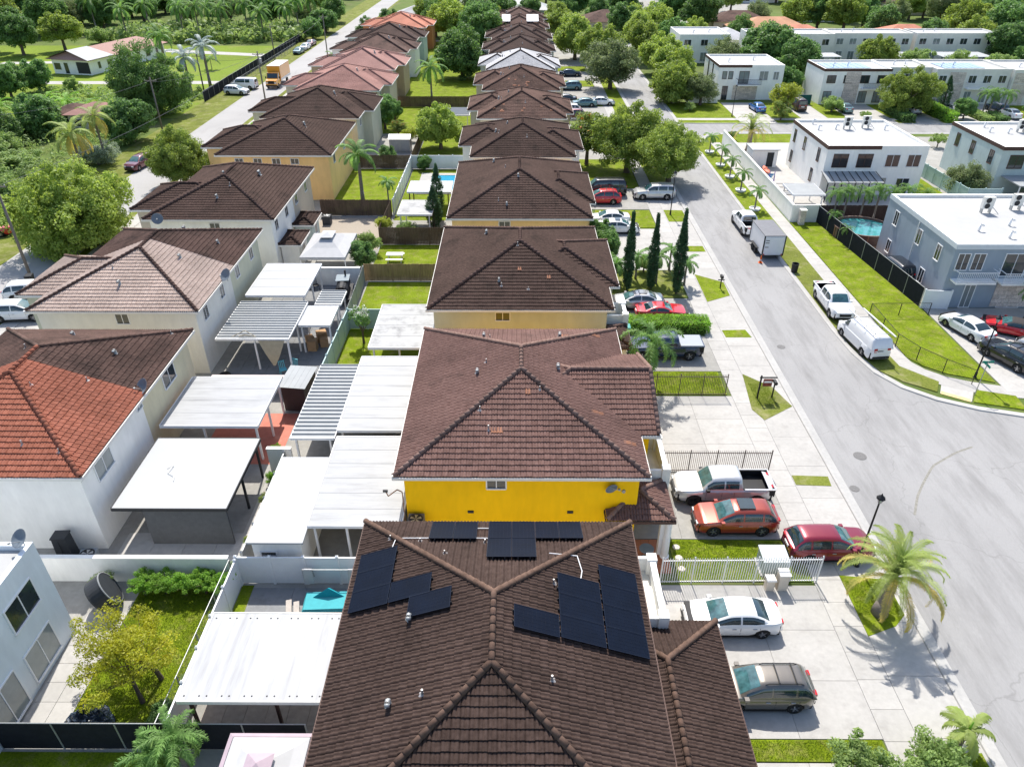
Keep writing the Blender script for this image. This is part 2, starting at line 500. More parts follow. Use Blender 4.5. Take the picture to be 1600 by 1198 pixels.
# left street
sheet('street', 'grey asphalt street on the left of the houses', rect(-51.4, -45.0, -20, 420), ASPHALT2, 0.006, cat='street')
sheet('verge', 'grassy verge left of the left street', rect(-57.5, -51.4, 40, 420), GRASS_DRY, 0.004, cat='verge')
sheet('verge', 'narrow verge between left street and the front yards', rect(-45.0, -44.1, 40, 420), GRASS_DRY, 0.002, cat='verge')
slab_field('pavement', 'pale concrete pavement right of the left street', -44.1, -42.6, 44, 130, 1.5, 2.0, CONC, cat='pavement')
sheet('pavement', 'far end of the pavement along the left street', rect(-44.1, -42.6, 130, 260), CONC, 0.012, cat='pavement')
sheet('front_yards', 'concrete front yards of the left house row', rect(-42.6, -35.0, 20, 215), CONC, 0.004, cat='yard')
# middle block: back yards between the two rows
sheet('back_yards', 'back yard ground between the two house rows', rect(-35.0, 7.0, -10, 215), CONC_OLD, 0.0, cat='yard')
sheet('lawn', 'lawn of the white modern house in the lower left yard', rect(-19.6, -14.95, 17.6, 26.5), GRASS, 0.012, cat='lawn')
slab_field('patio', 'pale paved strip beside the white modern house', -21.6, -19.6, 17.6, 24.6, 1.0, 1.0, CONC, cat='patio')
sheet('lawn', 'shaded lawn at the bottom left below the black fence', rect(-30, -14.0, 2, 17.3), GRASS, 0.012, cat='lawn')
slab_field('patio', 'pale concrete yard below the white house with orange roof', -22.0, -14.9, 26.9, 30.2, 1.8, 1.65, CONC, cat='patio')
slab_field('patio', 'concrete yard strip beside the white carport', -15.5, -14.5, 30.2, 36.0, 1.0, 1.4, CONC, cat='patio')
sheet('patio', 'red painted patio floor under the second white patio roof', rect(-20.5, -15.25, 36.4, 42.0), RED_PATIO, 0.010, cat='patio')
slab_field('patio', 'dark grey paved yard behind the cream house', -22.2, -14.2, 45.3, 62.9, 1.0, 1.0, CONC_GREY, th=0.02, gap=0.02, cat='patio')
sheet('lawn', 'lawn with picnic table between wooden fences', rect(-14.2, -6.6, 64.6, 72.8), GRASS, 0.012, cat='lawn')
sheet('lawn', 'lawn strip beside the stained patio roof', rect(-14.0, -6.9, 45.6, 63.6), GRASS, 0.012, cat='lawn')
sheet('yard_gravel', 'sandy gravel yard behind the white canopy', rect(-22.2, -14.4, 71.5, 80.8), mat('gravel', (0.36, 0.31, 0.25), 0.95, 0.2, 12, bump=0.5), 0.010, cat='yard')
sheet('lawn', 'bright lawn with the tall royal palm', rect(-22.2, -14.4, 82.0, 99.5), GRASS, 0.012, cat='lawn')
sheet('lawn', 'lawn around the small swimming pool', rect(-13.9, -6.8, 80.0, 99.3), GRASS, 0.012, cat='lawn')
sheet('lawn', 'lawn around the round tree behind the white fence', rect(-14.0, -6.6, 99.8, 117.5), GRASS, 0.012, cat='lawn')
sheet('lawn', 'shady lawn between the two rows near the coconut palm', rect(-22.0, -6.6, 118, 150), GRASS, 0.012, cat='lawn')
sheet('lawn', 'far lawns between the two house rows', rect(-22.0, -6.6, 150, 212), GRASS, 0.010, cat='lawn')
sheet('lawn', 'dark grass strip in the near back yard by the white fence', rect(-14.35, -13.72, 22.6, 26.4), GRASS, 0.012, cat='lawn')
slab_field('patio', 'grey paved back yard in front of the white vinyl fence', -13.7, -7.2, 22.7, 26.2, 2.0, 3.5, CONC_GREY, th=0.05, cat='patio')
slab_field('patio', 'beige tiled floor under the near patio roof', -13.8, -7.2, 17.5, 22.5, 1.0, 1.0, mat('beige_floor_tile', (0.36, 0.31, 0.27), 0.6, 0.15, 3, orand=0.1), cat='patio')

# right street with the bend into the side road
rk = [(26.9, 230), (26.9, 124.8), (30.5, 124.6), (130, 124.6), (130, 118.4), (33.5, 118.4), (30.2, 117.4), (27.8, 113.5), (26.95, 108),
      (26.9, 60), (26.9, 54.4), (27.1, 50.5), (27.7, 47.6), (28.8, 45.6), (30.6, 44.0), (33.0, 42.8), (36.0, 41.9), (42, 41.4), (90, 41.0)]
road = [(20.4, -30), (20.4, 230)] + rk + [(90, -30)]
def strip_mesh(pts, offs):
    """sweep an (offset, z) profile along a polyline in plan"""
    n = len(pts)
    P = [Vector((p[0], p[1])) for p in pts]
    vs, fs = [], []
    for i in range(n):
        d = (P[min(i + 1, n - 1)] - P[max(i - 1, 0)]).normalized()
        nr = Vector((d.y, -d.x))
        for o_, z in offs:
            q = P[i] + nr * o_
            vs.append((q.x, q.y, z))
    k = len(offs)
    for i in range(n - 1):
        for j in range(k - 1):
            fs.append((i * k + j, i * k + j + 1, (i + 1) * k + j + 1, (i + 1) * k + j))
    return MB().add(vs, fs)
sheet('street', 'grey asphalt street on the right with a bend into a side road', road, ASPHALT, 0.004, cat='street')
prof = [(-0.30, 0.0), (-0.26, 0.085), (-0.10, 0.10), (0.06, 0.055), (0.34, 0.012), (0.34, 0.0)]
def kerb(label, pts):
    o = strip_mesh(pts, prof).build('kerb', KERB, smooth=False)
    for p in o.data.polygons:
        if p.normal.z < 0:
            p.flip()
    return tag(o, label, 'kerb', kind='structure')
kerb('concrete kerb along the house side of the right street', [(20.25, -20), (20.25, 30), (20.25, 80), (20.25, 150), (20.25, 230)])
kerb('curving concrete kerb from the side road up the right street', [(q[0] + 0.15, q[1]) for q in rk[::-1][:11]])
kerb('curving concrete kerb at the far corner of the right street', [(q[0] + 0.1, q[1] + (0.15 if q[0] > 31 else 0)) for q in rk[::-1][11:15]])
kerb('concrete kerb on the far side of the cross street', [(130, 124.7), (30.5, 124.7), (27.05, 124.9), (27.05, 230)])
slab_field('pavement', 'pale slab pavement in front of the middle house row', 15.9, 17.4, 8.9, 118.4, 1.5, 1.5, CONC, cat='pavement')
sheet('pavement', 'far stretch of pavement in front of the middle house row', rect(15.9, 17.4, 118.4, 230), CONC, 0.012, cat='pavement')
slab_field('driveway_apron', 'concrete aprons between pavement and right street', 17.4, 19.95, 8.9, 100.4, 2.55, 3.05, CONC, cat='pavement')
sheet('verge', 'far grass verge between pavement and right street', rect(17.4, 19.95, 100.4, 230), GRASS, 0.012, cat='verge')
def lawnbox(label, pts, m=None, z=0.055, cat='lawn', name='lawn'):
    """lawn patch with a slightly raised turf edge"""
    n = len(pts)
    c = (sum(p[0] for p in pts) / n, sum(p[1] for p in pts) / n)
    vs = [(p[0] - c[0], p[1] - c[1], 0.0) for p in pts] + [(p[0] - c[0], p[1] - c[1], z) for p in pts]
    fs = [tuple(range(n, 2 * n))] + [(i, (i + 1) % n, n + (i + 1) % n, n + i) for i in range(n)]
    o = MB().add(vs, fs).build(name, m or GRASS, loc=(c[0], c[1], 0.0))
    if o.data.polygons[0].normal.z < 0:
        o.data.flip_normals()
    return tag(o, label, cat, kind='structure')
lawnbox('grass island under the date palm by the street', [(17.4, 23.3), (19.0, 23.9), (19.75, 24.6), (19.75, 26.9), (17.4, 27.2)])
lawnbox('worn grass patch with the hanging sign and post', [(16.9, 42.6), (17.45, 41.3), (19.9, 43.0), (19.2, 45.5), (17.45, 47.3)], GRASS_DRY)
lawnbox('thin dry grass strip beside the silver pickup drive', [(17.45, 34.5), (19.6, 34.4), (19.7, 35.3), (17.45, 35.4)], GRASS_DRY)
lawnbox('short grass strip at the end of the clipped hedge', [(17.55, 53.0), (19.7, 53.0), (19.5, 54.3), (17.5, 54.2)])
lawnbox('grass wedge with the black mailbox', [(17.45, 59.5), (19.8, 60.8), (19.9, 63.6), (17.5, 65.4)])
lawnbox('small grass strip by the small palms near the cypresses', [(17.3, 71.0), (19.8, 71.0), (19.8, 72.5), (17.3, 72.5)])
lawnbox('grass patch around the street lamp beyond the cypresses', [(17.5, 79.6), (19.7, 79.6), (19.7, 83.3), (17.5, 83.4)])
lawnbox('grass patch around the street oaks', [(17.5, 91.5), (19.8, 91.5), (19.8, 100.2), (17.5, 100.2)])
lawnbox('grass verge at the bottom right corner', [(17.45, 6), (19.8, 6), (19.8, 17.4), (17.45, 17.4)])
# front lots of the middle row
slab_field('driveway', 'pale concrete driveway with the white sedan and grey estate', 5.2, 15.9, 18.0, 26.5, 3.55, 2.85, CONC, cat='driveway')
lawnbox('grass strip below the driveway of the grey car', [(5.4, 17.0), (15.8, 17.0), (15.8, 17.95), (5.4, 17.95)])
slab_field('driveway', 'concrete drive at the bottom edge below the grass strip', 5.2, 15.9, 8.0, 16.95, 3.55, 3.0, CONC, cat='driveway')
lawnbox('front lawn behind the white picket fence', [(8.7, 26.75), (15.8, 26.75), (15.8, 29.7), (8.7, 29.8)])
slab_field('driveway', 'weathered concrete driveway under the silver pickup', 6.3, 15.9, 29.85, 35.7, 3.2, 2.9, CONC_OLD, cat='driveway')
slab_field('driveway', 'wide pale empty concrete driveway between brown fences', 6.3, 15.9, 35.75, 44.3, 3.2, 2.85, CONC, cat='driveway')
lawnbox('front lawn behind the far brown fence', [(8.6, 44.45), (15.6, 44.45), (15.6, 47.6), (8.6, 47.6)])
slab_field('driveway', 'weathered driveway under the black pickup', 6.3, 15.9, 47.7, 53.2, 3.2, 2.7, CONC_OLD, cat='driveway')
slab_field('driveway', 'driveway with the silver sedan and red sports car', 6.3, 15.9, 55.6, 60.2, 3.2, 2.3, CONC_OLD, cat='driveway')
lawnbox('planted lawn around the three cypresses', [(7.6, 60.4), (15.7, 60.4), (15.7, 66.2), (7.6, 66.2)], GRASS_DRY)
slab_field('driveway', 'pale driveway beyond the cypresses', 6.3, 15.9, 66.4, 77.4, 3.2, 2.75, CONC, cat='driveway')
lawnbox('lawn behind the two white cars', [(9.4, 77.7), (15.8, 77.7), (15.8, 83.3), (9.4, 83.4)])
slab_field('driveway', 'shaded driveway with red and silver utility cars', 6.3, 15.9, 83.6, 91.2, 3.2, 2.5, CONC_OLD, cat='driveway')
lawnbox('lawn under the big street oaks', [(7.4, 91.4), (15.8, 91.4), (15.8, 104), (7.4, 104)])
sheet('front_lots', 'driveways in front of the far middle row', rect(7.0, 15.9, 104, 230), CONC_OLD, 0.006, cat='driveway')
for i, (a, b) in enumerate([(113, 118), (124, 129), (137, 143), (154, 160), (170, 176)]):
    lawnbox(['lawn beside the pale cars in the far drive', 'lawn before the fenced far drive with white gate', 'lawn in front of the silver roofed house',
             'small far lawn beyond the silver roofed house', 'farthest small lawn in front of the middle row'][i],
            [(8.4, a), (15.7, a), (15.7, b), (8.4, b)])
# right side of the right street
def rverge(label, y0, y1, m):
    lawnbox(label, [(27.25, y0), (29.6, y0), (29.6, y1), (27.25, y1)], m, cat='verge', name='verge')
rverge('grass verge with the row of small palms', 76, 113, GRASS)
rverge('worn grass verge beside the box trailer', 54.5, 75.95, GRASS_DRY)
lawnbox('dry verge wedge in front of the white van', [(27.35, 51.5), (28.1, 47.9), (29.3, 46.3), (31.2, 44.9), (32.0, 46.3), (30.0, 48.5), (29.6, 54.4), (27.25, 54.4)], GRASS_DRY, cat='verge', name='verge')
lawnbox('grass wedge between kerb and pavement at the corner', [(33.2, 43.6), (36.5, 42.6), (36.7, 44.4), (34.2, 45.2)], GRASS, cat='verge', name='verge')
slab_field('pavement', 'long straight pavement right of the street', 29.6, 31.1, 49.6, 113.0, 1.5, 1.5, CONC, cat='pavement')
pv = strip_mesh([(30.35, 50.0), (30.5, 48.9), (31.2, 47.6), (32.5, 46.4), (34.2, 45.6), (36.3, 45.0), (39, 44.6), (60, 44.2)], [(-0.75, 0), (-0.75, 0.03), (0.75, 0.03), (0.75, 0)]).build('pavement', CONC)
for p_ in pv.data.polygons:
    if p_.normal.z < 0:
        p_.flip()
tag(pv, 'curving pavement around the corner lot with black wire fence', 'pavement', kind='structure')
lawnbox('pale concrete ramp at the corner of the street', [(31.35, 44.75), (33.1, 43.65), (34.0, 45.1), (32.15, 46.2)], CONC, z=0.026, cat='pavement', name='kerb_ramp')
lawnbox('faded yellow strip on the corner ramp', [(31.35, 44.70), (33.0, 43.62), (33.2, 43.95), (31.55, 45.05)], mat('yellow_faded', (0.72, 0.55, 0.24), 0.8, 0.2, 3), z=0.034, cat='road marking', name='yellow_strip')
lawnbox('large corner lawn inside the black wire fence', [(31.15, 49.9), (31.8, 48.6), (33.2, 47.4), (36.2, 46.2), (36.2, 58.2), (36.0, 62), (34.3, 79.4), (31.15, 79.4)])
slab_field('driveway', 'white-car driveway in front of the blue grey house', 36.4, 62.4, 44.9, 58.4, 3.25, 3.0, CONC, cat='driveway')
sheet('yard', 'wood decked yard beside the round pool', [(34.5, 79.5), (36.2, 60.0), (36.6, 58.5), (38.2, 58.6), (38.2, 71.4), (60, 71.4), (60, 86.5), (34.5, 86.5)], mat('yard_mulch', (0.36, 0.23, 0.16), 0.9, 0.2, 5, bump=0.4), 0.008, cat='yard')
sheet('yard', 'pale concrete yard inside the white boundary wall', rect(31.6, 49.2, 79.9, 116.5), CONC, 0.010, cat='yard')
sheet('lawn', 'bright lawn between the white and sage houses', rect(49.2, 53.5, 82, 96), GRASS, 0.018, cat='lawn')
sheet('yard', 'yard around the sage green house', rect(53.5, 90, 79.0, 116.5), CONC_OLD, 0.010, cat='yard')
sheet('verge', 'grass beside the cross street near the tall date palm', rect(29.6, 53, 113.0, 118.0), GRASS, 0.016, cat='verge')
sheet('front_gardens', 'front gardens beyond the cross street', rect(27.3, 140, 125.0, 140), GRASS, 0.006, cat='lawn')
sheet('pavement', 'pavement beyond the cross street', rect(27.4, 140, 127.0, 128.4), CONC, 0.014, cat='pavement')
for i, (a, b) in enumerate([(37.5, 43.5), (48.5, 53.0), (56.5, 63.5), (66.5, 71.0), (75.0, 79.0), (82, 85)]):
    sheet('driveway', ['pale driveway with the blue car', 'driveway with the dark brown minivan', 'paved driveway before the stone-clad terrace', 'driveway with the white hatchback', 'short driveway beyond the clipped hedge',
                       'farthest right driveway of the terrace'][i], rect(a, b, 124.9, 140), CONC if i != 3 else CONC_OLD, 0.020, cat='driveway')
sheet('back_gardens', 'back gardens between the two rows of flat roofed terraces', rect(27.5, 150, 140, 178), GROUND, 0.004, cat='yard')
sheet('lawn', 'lawn at the corner in front of the balconied white house', rect(30.5, 37.4, 128.6, 136), GRASS, 0.018, cat='lawn')
sheet('parking_area', 'pale far car park near the top of the view', [(36, 250), (80, 250), (95, 340), (30, 340)], CONC_OLD, 0.006, cat='car park')
sheet('far_road', 'far side road running behind the terraces', rect(27, 220, 203, 209), ASPHALT2, 0.006, cat='street')
# manhole covers, patch lines
def disc(name, label, x, y, r, m, z=0.010, cat='cover'):
    o = MB().lathe([(0.001, 0.012), (r * 0.86, 0.012), (r * 0.88, 0.006), (r, 0.006), (r, 0)], n=24).build(name, m, loc=(x, y, z))
    return tag(o, label, cat)
IRON = mat('cast_iron', (0.17, 0.165, 0.16), 0.7, 0.2, 20, bump=0.5, bscale=60)
disc('manhole_cover', 'larger dark round manhole cover in the right street', 22.55, 37.4, 0.42, IRON, cat='manhole')
disc('manhole_cover', 'smaller round cover in the street near the lamp', 20.95, 34.2, 0.30, IRON, cat='manhole')
disc('manhole_cover', 'small round cover in the street opposite the van', 21.7, 51.5, 0.33, IRON, cat='manhole')
AX, AY = (30.4, 29.0, 26.8, 25.4, 24.5, 23.6), (38.4, 37.8, 36.4, 34.7, 33.5, 31.9)
SKID = mat('dirt_trail', (0.245, 0.235, 0.205), 0.95, 0.3, 6)
pts = []
for i in range(19):
    t = i / 18
    k = t * 5
    pts.append((float(np.interp(k, range(6), AX)), float(np.interp(k, range(6), AY))))
o = strip_mesh(pts, [(-0.07, 0.0085), (0.07, 0.0085)]).build('dirt_trail', SKID)
for p_ in o.data.polygons:
    if p_.normal.z < 0:
        p_.flip()
tag(o, 'thin curved line of dirt on the asphalt', 'dirt', kind='stuff')
# ------------------------------------------------------------------ tiled hip-roof houses
PITCH = math.radians(20.5)
CP, SP, TP = math.cos(PITCH), math.sin(PITCH), math.tan(PITCH)
TILE_W, TILE_E = 0.31, 0.35

def tile_profile(m):
    t = np.linspace(0, 1, m + 1)
    return 0.062 * np.abs(np.sin(2 * np.pi * t)) ** 0.7

_tile_mesh = {}
def single_tile(m, matl):
    key = matl.name
    if key not in _tile_mesh:
        u = np.linspace(0, TILE_W, m + 1)
        pr = tile_profile(m)
        lo = np.stack([u, np.zeros_like(u), pr + 0.055], 1)
        up = np.stack([u, np.full_like(u, TILE_E + 0.03), pr + 0.004], 1)
        rt = lo.copy()
        rb = lo - np.array([0, 0, 0.06])
        v = np.concatenate([lo, up, rt, rb])
        n = m + 1
        f = [(i, i + 1, n + i + 1, n + i) for i in range(m)] + [(3 * n + i, 3 * n + i + 1, 2 * n + i + 1, 2 * n + i) for i in range(m)]
        me = np_mesh('tile', v, np.array(f), smooth=True)
        me.materials.append(matl)
        _tile_mesh[key] = me
    return _tile_mesh[key]

def tile_plane(L, S, fl, fr, m, mask=None):
    """tile rows on a plane in (u, v, n) coordinates; fl/fr give the left and right limits at height v"""
    nc, nr = int(math.ceil(L / TILE_W)), int(math.ceil(S / TILE_E))
    t = np.linspace(0, 1, m + 1)
    U = (np.arange(nc)[:, None] + t[None, :]) * TILE_W
    pr = np.tile(tile_profile(m), (nc, 1))
    V, F, base = [], [], 0
    n = m + 1
    for k in range(nr):
        v0, v1 = k * TILE_E, min((k + 1) * TILE_E + 0.03, S)
        dz = rng.uniform(-0.006, 0.006, (nc, 1))
        dv = rng.uniform(-0.012, 0.012, (nc, 1)) * (k > 0)
        a0, b0, a1, b1 = fl(v0), fr(v0), fl(v1), fr(v1)
        ul, uu = np.clip(U, a0, max(a0, b0)), np.clip(U, a1, max(a1, b1))
        lo = np.stack([ul, np.zeros_like(ul) + v0 + dv, pr + 0.055 + dz], 2)
        up = np.stack([uu, np.full_like(uu, v1), pr + 0.004], 2)
        rb = lo - np.array([0, 0, 0.065])
        keep = ((ul[:, -1] - ul[:, 0]) > 1e-3) | ((uu[:, -1] - uu[:, 0]) > 1e-3)
        if mask is not None:
            keep &= ~mask[k]
        idx = np.nonzero(keep)[0]
        if len(idx) == 0:
            continue
        blk = np.concatenate([lo[idx], up[idx], lo[idx], rb[idx]], 1)   # (c, 4n, 3)
        V.append(blk.reshape(-1, 3))
        i = np.arange(m)
        q1 = np.stack([i, i + 1, n + i + 1, n + i], 1)
        q2 = np.stack([3 * n + i, 3 * n + i + 1, 2 * n + i + 1, 2 * n + i], 1)
        q = np.concatenate([q1, q2], 0)
        F.append((q[None] + (base + np.arange(len(idx)) * 4 * n)[:, None, None]).reshape(-1, 4))
        base += len(idx) * 4 * n
    if not V:
        return np.zeros((0, 3)), np.zeros((0, 4), int)
    return np.concatenate(V), np.concatenate(F)

_cap_mesh = {}
def cap_mesh(matl, r=0.135, ln=0.42):
    if matl.name not in _cap_mesh:
        n = 7
        vs, fs = [], []
        for y, rr, dz in ((0, r, 0.02), (ln, r * 0.82, -0.012), (0, r * 0.82, 0.0)):
            for i in range(n):
                a = math.pi * (i / (n - 1)) * 1.16 - 0.08 * math.pi
                vs.append((rr * math.cos(a), y, rr * math.sin(a) * 0.95 + dz))
        for i in range(n - 1):
            fs += [(i + 1, i, n + i, n + i + 1), (i, i + 1, 2 * n + i + 1, 2 * n + i)]
        me = MB().add(vs, fs).mesh('ridge_cap')
        me.materials.append(matl)
        me.shade_smooth()
        _cap_mesh[matl.name] = me
    return _cap_mesh[matl.name]

def frame_matrix(p0, u, w):
    n = u.cross(w)
    return Matrix(((u.x, w.x, n.x, p0.x), (u.y, w.y, n.y, p0.y), (u.z, w.z, n.z, p0.z), (0, 0, 0, 1)))

def ridge_line(a, b, matl, roof, detail, acc):
    """barrel caps from the low end a to the high end b"""
    a, b = Vector(a), Vector(b)
    d = b - a
    ln = d.length
    n = max(2, int(ln / 0.36))
    y = d.normalized()
    x = y.cross(Vector((0, 0, 1))).normalized()
    z = x.cross(y)
    me = cap_mesh(matl)
    if detail >= 2:
        for i in range(n):
            p = a + d * (i / n) + z * 0.095
            o = obj('ridge_cap', me, None, roof)
            o.matrix_local = Matrix(((x.x, y.x, z.x, p.x), (x.y, y.y, z.y, p.y), (x.z, y.z, z.z, p.z), (0, 0, 0, 1)))
    else:
        co = np.array([v.co for v in me.vertices])
        fs = np.array([p.vertices[:] for p in me.polygons])
        R = np.array([[x.x, y.x, z.x], [x.y, y.y, z.y], [x.z, y.z, z.z]])
        for i in range(n):
            p = a + d * (i / n) + z * 0.095
            acc.append((co @ R.T + np.array(p), fs))

def merge(acc):
    V, F, b = [], [], 0
    for v, f in acc:
        V.append(v)
        F.append(f + b)
        b += len(v)
    return np.concatenate(V), np.concatenate(F)

def roof_planes(x0, x1, y0, y1, ze, gable=None):
    """planes as (origin, u, w, L, S, fl, fr); gable: 'x+' style open end"""
    c, s = CP, SP
    wx, wy = (x1 - x0), (y1 - y0)
    P = []
    if wy >= wx:
        S = wx / 2 / c
        P.append(('S', Vector((x0, y0, ze)), Vector((1, 0, 0)), Vector((0, c, s)), wx, S, 1, 1))
        P.append(('E', Vector((x1, y0, ze)), Vector((0, 1, 0)), Vector((-c, 0, s)), wy, S, 1, 1))
        P.append(('N', Vector((x1, y1, ze)), Vector((-1, 0, 0)), Vector((0, -c, s)), wx, S, 1, 1))
        P.append(('W', Vector((x0, y1, ze)), Vector((0, -1, 0)), Vector((c, 0, s)), wy, S, 1, 1))
    else:
        S = wy / 2 / c
        ge = 0 if gable == 'E' else 1
        gw = 0 if gable == 'W' else 1
        P.append(('S', Vector((x0, y0, ze)), Vector((1, 0, 0)), Vector((0, c, s)), wx, S, gw, ge))
        if ge:
            P.append(('E', Vector((x1, y0, ze)), Vector((0, 1, 0)), Vector((-c, 0, s)), wy, S, 1, 1))
        P.append(('N', Vector((x1, y1, ze)), Vector((-1, 0, 0)), Vector((0, -c, s)), wx, S, ge, gw))
        if gw:
            P.append(('W', Vector((x0, y1, ze)), Vector((0, -1, 0)), Vector((c, 0, s)), wy, S, 1, 1))
    return P

def hip_roof(root, x0, x1, y0, y1, ze, m1, m2=None, ysplit=None, detail=1, capm=None, gable=None, fascia=FASCIA,
             planes='SEWN', name='roof', cut=None, budget=0, segs=None):
    """roof deck part with tile field, single tiles, ridge caps, fascia. Local coords of root (root at world offset)."""
    wx, wy = x1 - x0, y1 - y0
    h = min(wx, wy) / 2 * TP
    zr = ze + h
    half = min(wx, wy) / 2
    if wy >= wx:
        ra, rb = Vector(((x0 + x1) / 2, y0 + half, zr)), Vector(((x0 + x1) / 2, y1 - half, zr))
    else:
        ra = Vector((x0 + (0 if gable == 'W' else half), (y0 + y1) / 2, zr))
        rb = Vector((x1 - (0 if gable == 'E' else half), (y0 + y1) / 2, zr))
    c = [Vector((x0, y0, ze)), Vector((x1, y0, ze)), Vector((x1, y1, ze)), Vector((x0, y1, ze))]
    dk = MB()
    vs = [tuple(q - Vector((0, 0, 0.02))) for q in c] + [tuple(ra - Vector((0, 0, 0.02))), tuple(rb - Vector((0, 0, 0.02)))]
    if wy >= wx:
        fs = [(0, 1, 4), (1, 2, 5, 4), (2, 3, 5), (3, 0, 4, 5), (3, 2, 1, 0)]
    else:
        fs = [(0, 1, 5, 4), (1, 2, 5), (2, 3, 4, 5), (3, 0, 4), (3, 2, 1, 0)]
    dk.add(vs, fs)
    deck = dk.build(name, DARK if detail >= 1 else m1, root)
    # fascia and gutter ring
    fb = MB()
    t = 0.06
    e = 0.035
    fb.box(x0 - e - t, x1 + e + t, y0 - e - t, y0 - e, ze - 0.16, ze + 0.005)
    fb.box(x0 - e - t, x1 + e + t, y1 + e, y1 + e + t, ze - 0.16, ze + 0.005)
    fb.box(x0 - e - t, x0 - e, y0 - e, y1 + e, ze - 0.16, ze + 0.005)
    fb.box(x1 + e, x1 + e + t, y0 - e, y1 + e, ze - 0.16, ze + 0.005)
    fb.build('fascia', fascia, root)
    off = np.array(root.location)
    segs = segs or {0: 4, 1: 4, 2: 8, 3: 8}[detail]
    fields = {}
    cand = []
    PL = roof_planes(x0, x1, y0, y1, ze, gable)
    plans = []
    for nm, p0, u, w, L, S, kl, kr in PL:
        if nm not in planes:
            continue
        parts = [(m1, (lambda v, k=kl: k * v * CP), (lambda v, k=kr, L=L: L - k * v * CP))]
        if m2 is not None and ysplit is not None:
            if nm == 'E':
                us = ysplit - y0
                parts = [(m1, (lambda v, k=kl: k * v * CP), (lambda v, k=kr, L=L, us=us: min(L - k * v * CP, us))),
                         (m2, (lambda v, k=kl, us=us: max(k * v * CP, us)), (lambda v, k=kr, L=L: L - k * v * CP))]
            elif nm == 'W':
                us = y1 - ysplit
                parts = [(m2, (lambda v, k=kl: k * v * CP), (lambda v, k=kr, L=L, us=us: min(L - k * v * CP, us))),
                         (m1, (lambda v, k=kl, us=us: max(k * v * CP, us)), (lambda v, k=kr, L=L: L - k * v * CP))]
            elif nm == 'N':
                parts = [(m2, parts[0][1], parts[0][2])]
        for mm, fl, fr in parts:
            plans.append((nm, p0, u, w, L, S, mm, fl, fr))
    masks = [None] * len(plans)
    if budget:
        for pi, (nm, p0, u, w, L, S, mm, fl, fr) in enumerate(plans):
            nc, nr = int(math.ceil(L / TILE_W)), int(math.ceil(S / TILE_E))
            masks[pi] = np.zeros((nr, nc), bool)
            nrm = np.array(u.cross(w))
            for k in range(nr):
                for j in range(nc):
                    ua, ub = j * TILE_W, (j + 1) * TILE_W
                    v0, v1 = k * TILE_E, (k + 1) * TILE_E
                    if v1 > S or ua < max(fl(v0), fl(v1)) + 0.12 or ub > min(fr(v0), fr(v1)) - 0.12:
                        continue
                    q = np.array(p0 + u * (ua + 0.15) + w * (v0 + 0.18)) + off
                    dvec = CAMLOC - q
                    dist = np.linalg.norm(dvec)
                    if not in_view(q):
                        continue
                    cand.append((-float(dvec @ nrm) / dist ** 3, pi, k, j))
        cand.sort()
        cand = cand[:budget]
        for _, pi, k, j in cand:
            masks[pi][k, j] = True
        for _, pi, k, j in cand:
            nm, p0, u, w, L, S, mm, fl, fr = plans[pi]
            p = p0 + u * (j * TILE_W) + w * (k * TILE_E)
            n = u.cross(w)
            o = obj('tile', single_tile(8, mm), None, deck)
            M4 = frame_matrix(p, u, w)
            M4 = M4 @ Matrix.Translation((0, random.uniform(-.012, .012), random.uniform(-.006, .006)))
            o.matrix_local = M4
    if detail >= 1:
        for pi, (nm, p0, u, w, L, S, mm, fl, fr) in enumerate(plans):
            v, f = tile_plane(L, S, fl, fr, segs, masks[pi])
            if len(v) == 0:
                continue
            A = np.array([[u.x, u.y, u.z], [w.x, w.y, w.z], list(u.cross(w))])
            fields.setdefault(mm.name, []).append((v @ A + np.array(p0), f))
        for mn, acc in fields.items():
            V, F = merge(acc)
            o = obj('tile_field', np_mesh('tile_field', V, F, smooth=True), bpy.data.materials[mn], deck)
            o['kind'] = 'stuff'
    # hips and ridge
    cm = capm or m1
    acc = []
    cm2 = m2 or cm
    if wy >= wx:
        lines = [(c[0], ra, cm), (c[1], ra, cm), (c[2], rb, cm2), (c[3], rb, cm2), (ra, rb, cm)]
    else:
        lines = [(ra, rb, cm)]
        if gable != 'W':
            lines += [(c[0], ra, cm), (c[3], ra, cm)]
        if gable != 'E':
            lines += [(c[1], rb, cm), (c[2], rb, cm)]
        else:
            lines += [(c[1], rb, cm), (c[2], rb, cm)]
    for a, b, mm in lines:
        if (b - a).length > 0.5:
            ridge_line(a, b, mm, deck, detail, acc)
    if acc:
        V, F = merge(acc)
        o = obj('ridge_caps', np_mesh('ridge_caps', V, F, smooth=True), cm, deck)
        o['kind'] = 'stuff'
    if gable in ('E', 'W'):
        xx = x1 if gable == 'E' else x0
        MB().add([(xx - 0.3, y0 + 0.3, ze - 0.02), (xx - 0.3, y1 - 0.3, ze - 0.02), (xx - 0.3, (y0 + y1) / 2, zr - 0.12)], [(0, 1, 2)]).build('gable_wall', WHITE_WALL, root)
    return deck, zr

_fw = Vector((0, 0, -1)); _fw.rotate(camo.rotation_euler)
_rt = Vector((1, 0, 0)); _rt.rotate(camo.rotation_euler)
_up = Vector((0, 1, 0)); _up.rotate(camo.rotation_euler)
def in_view(q):
    v = Vector(q) - camo.location
    d = v.dot(_fw)
    if d <= 0:
        return False
    return abs(v.dot(_rt) / d * 1140) < 800 and abs(v.dot(_up) / d * 1140) < 599

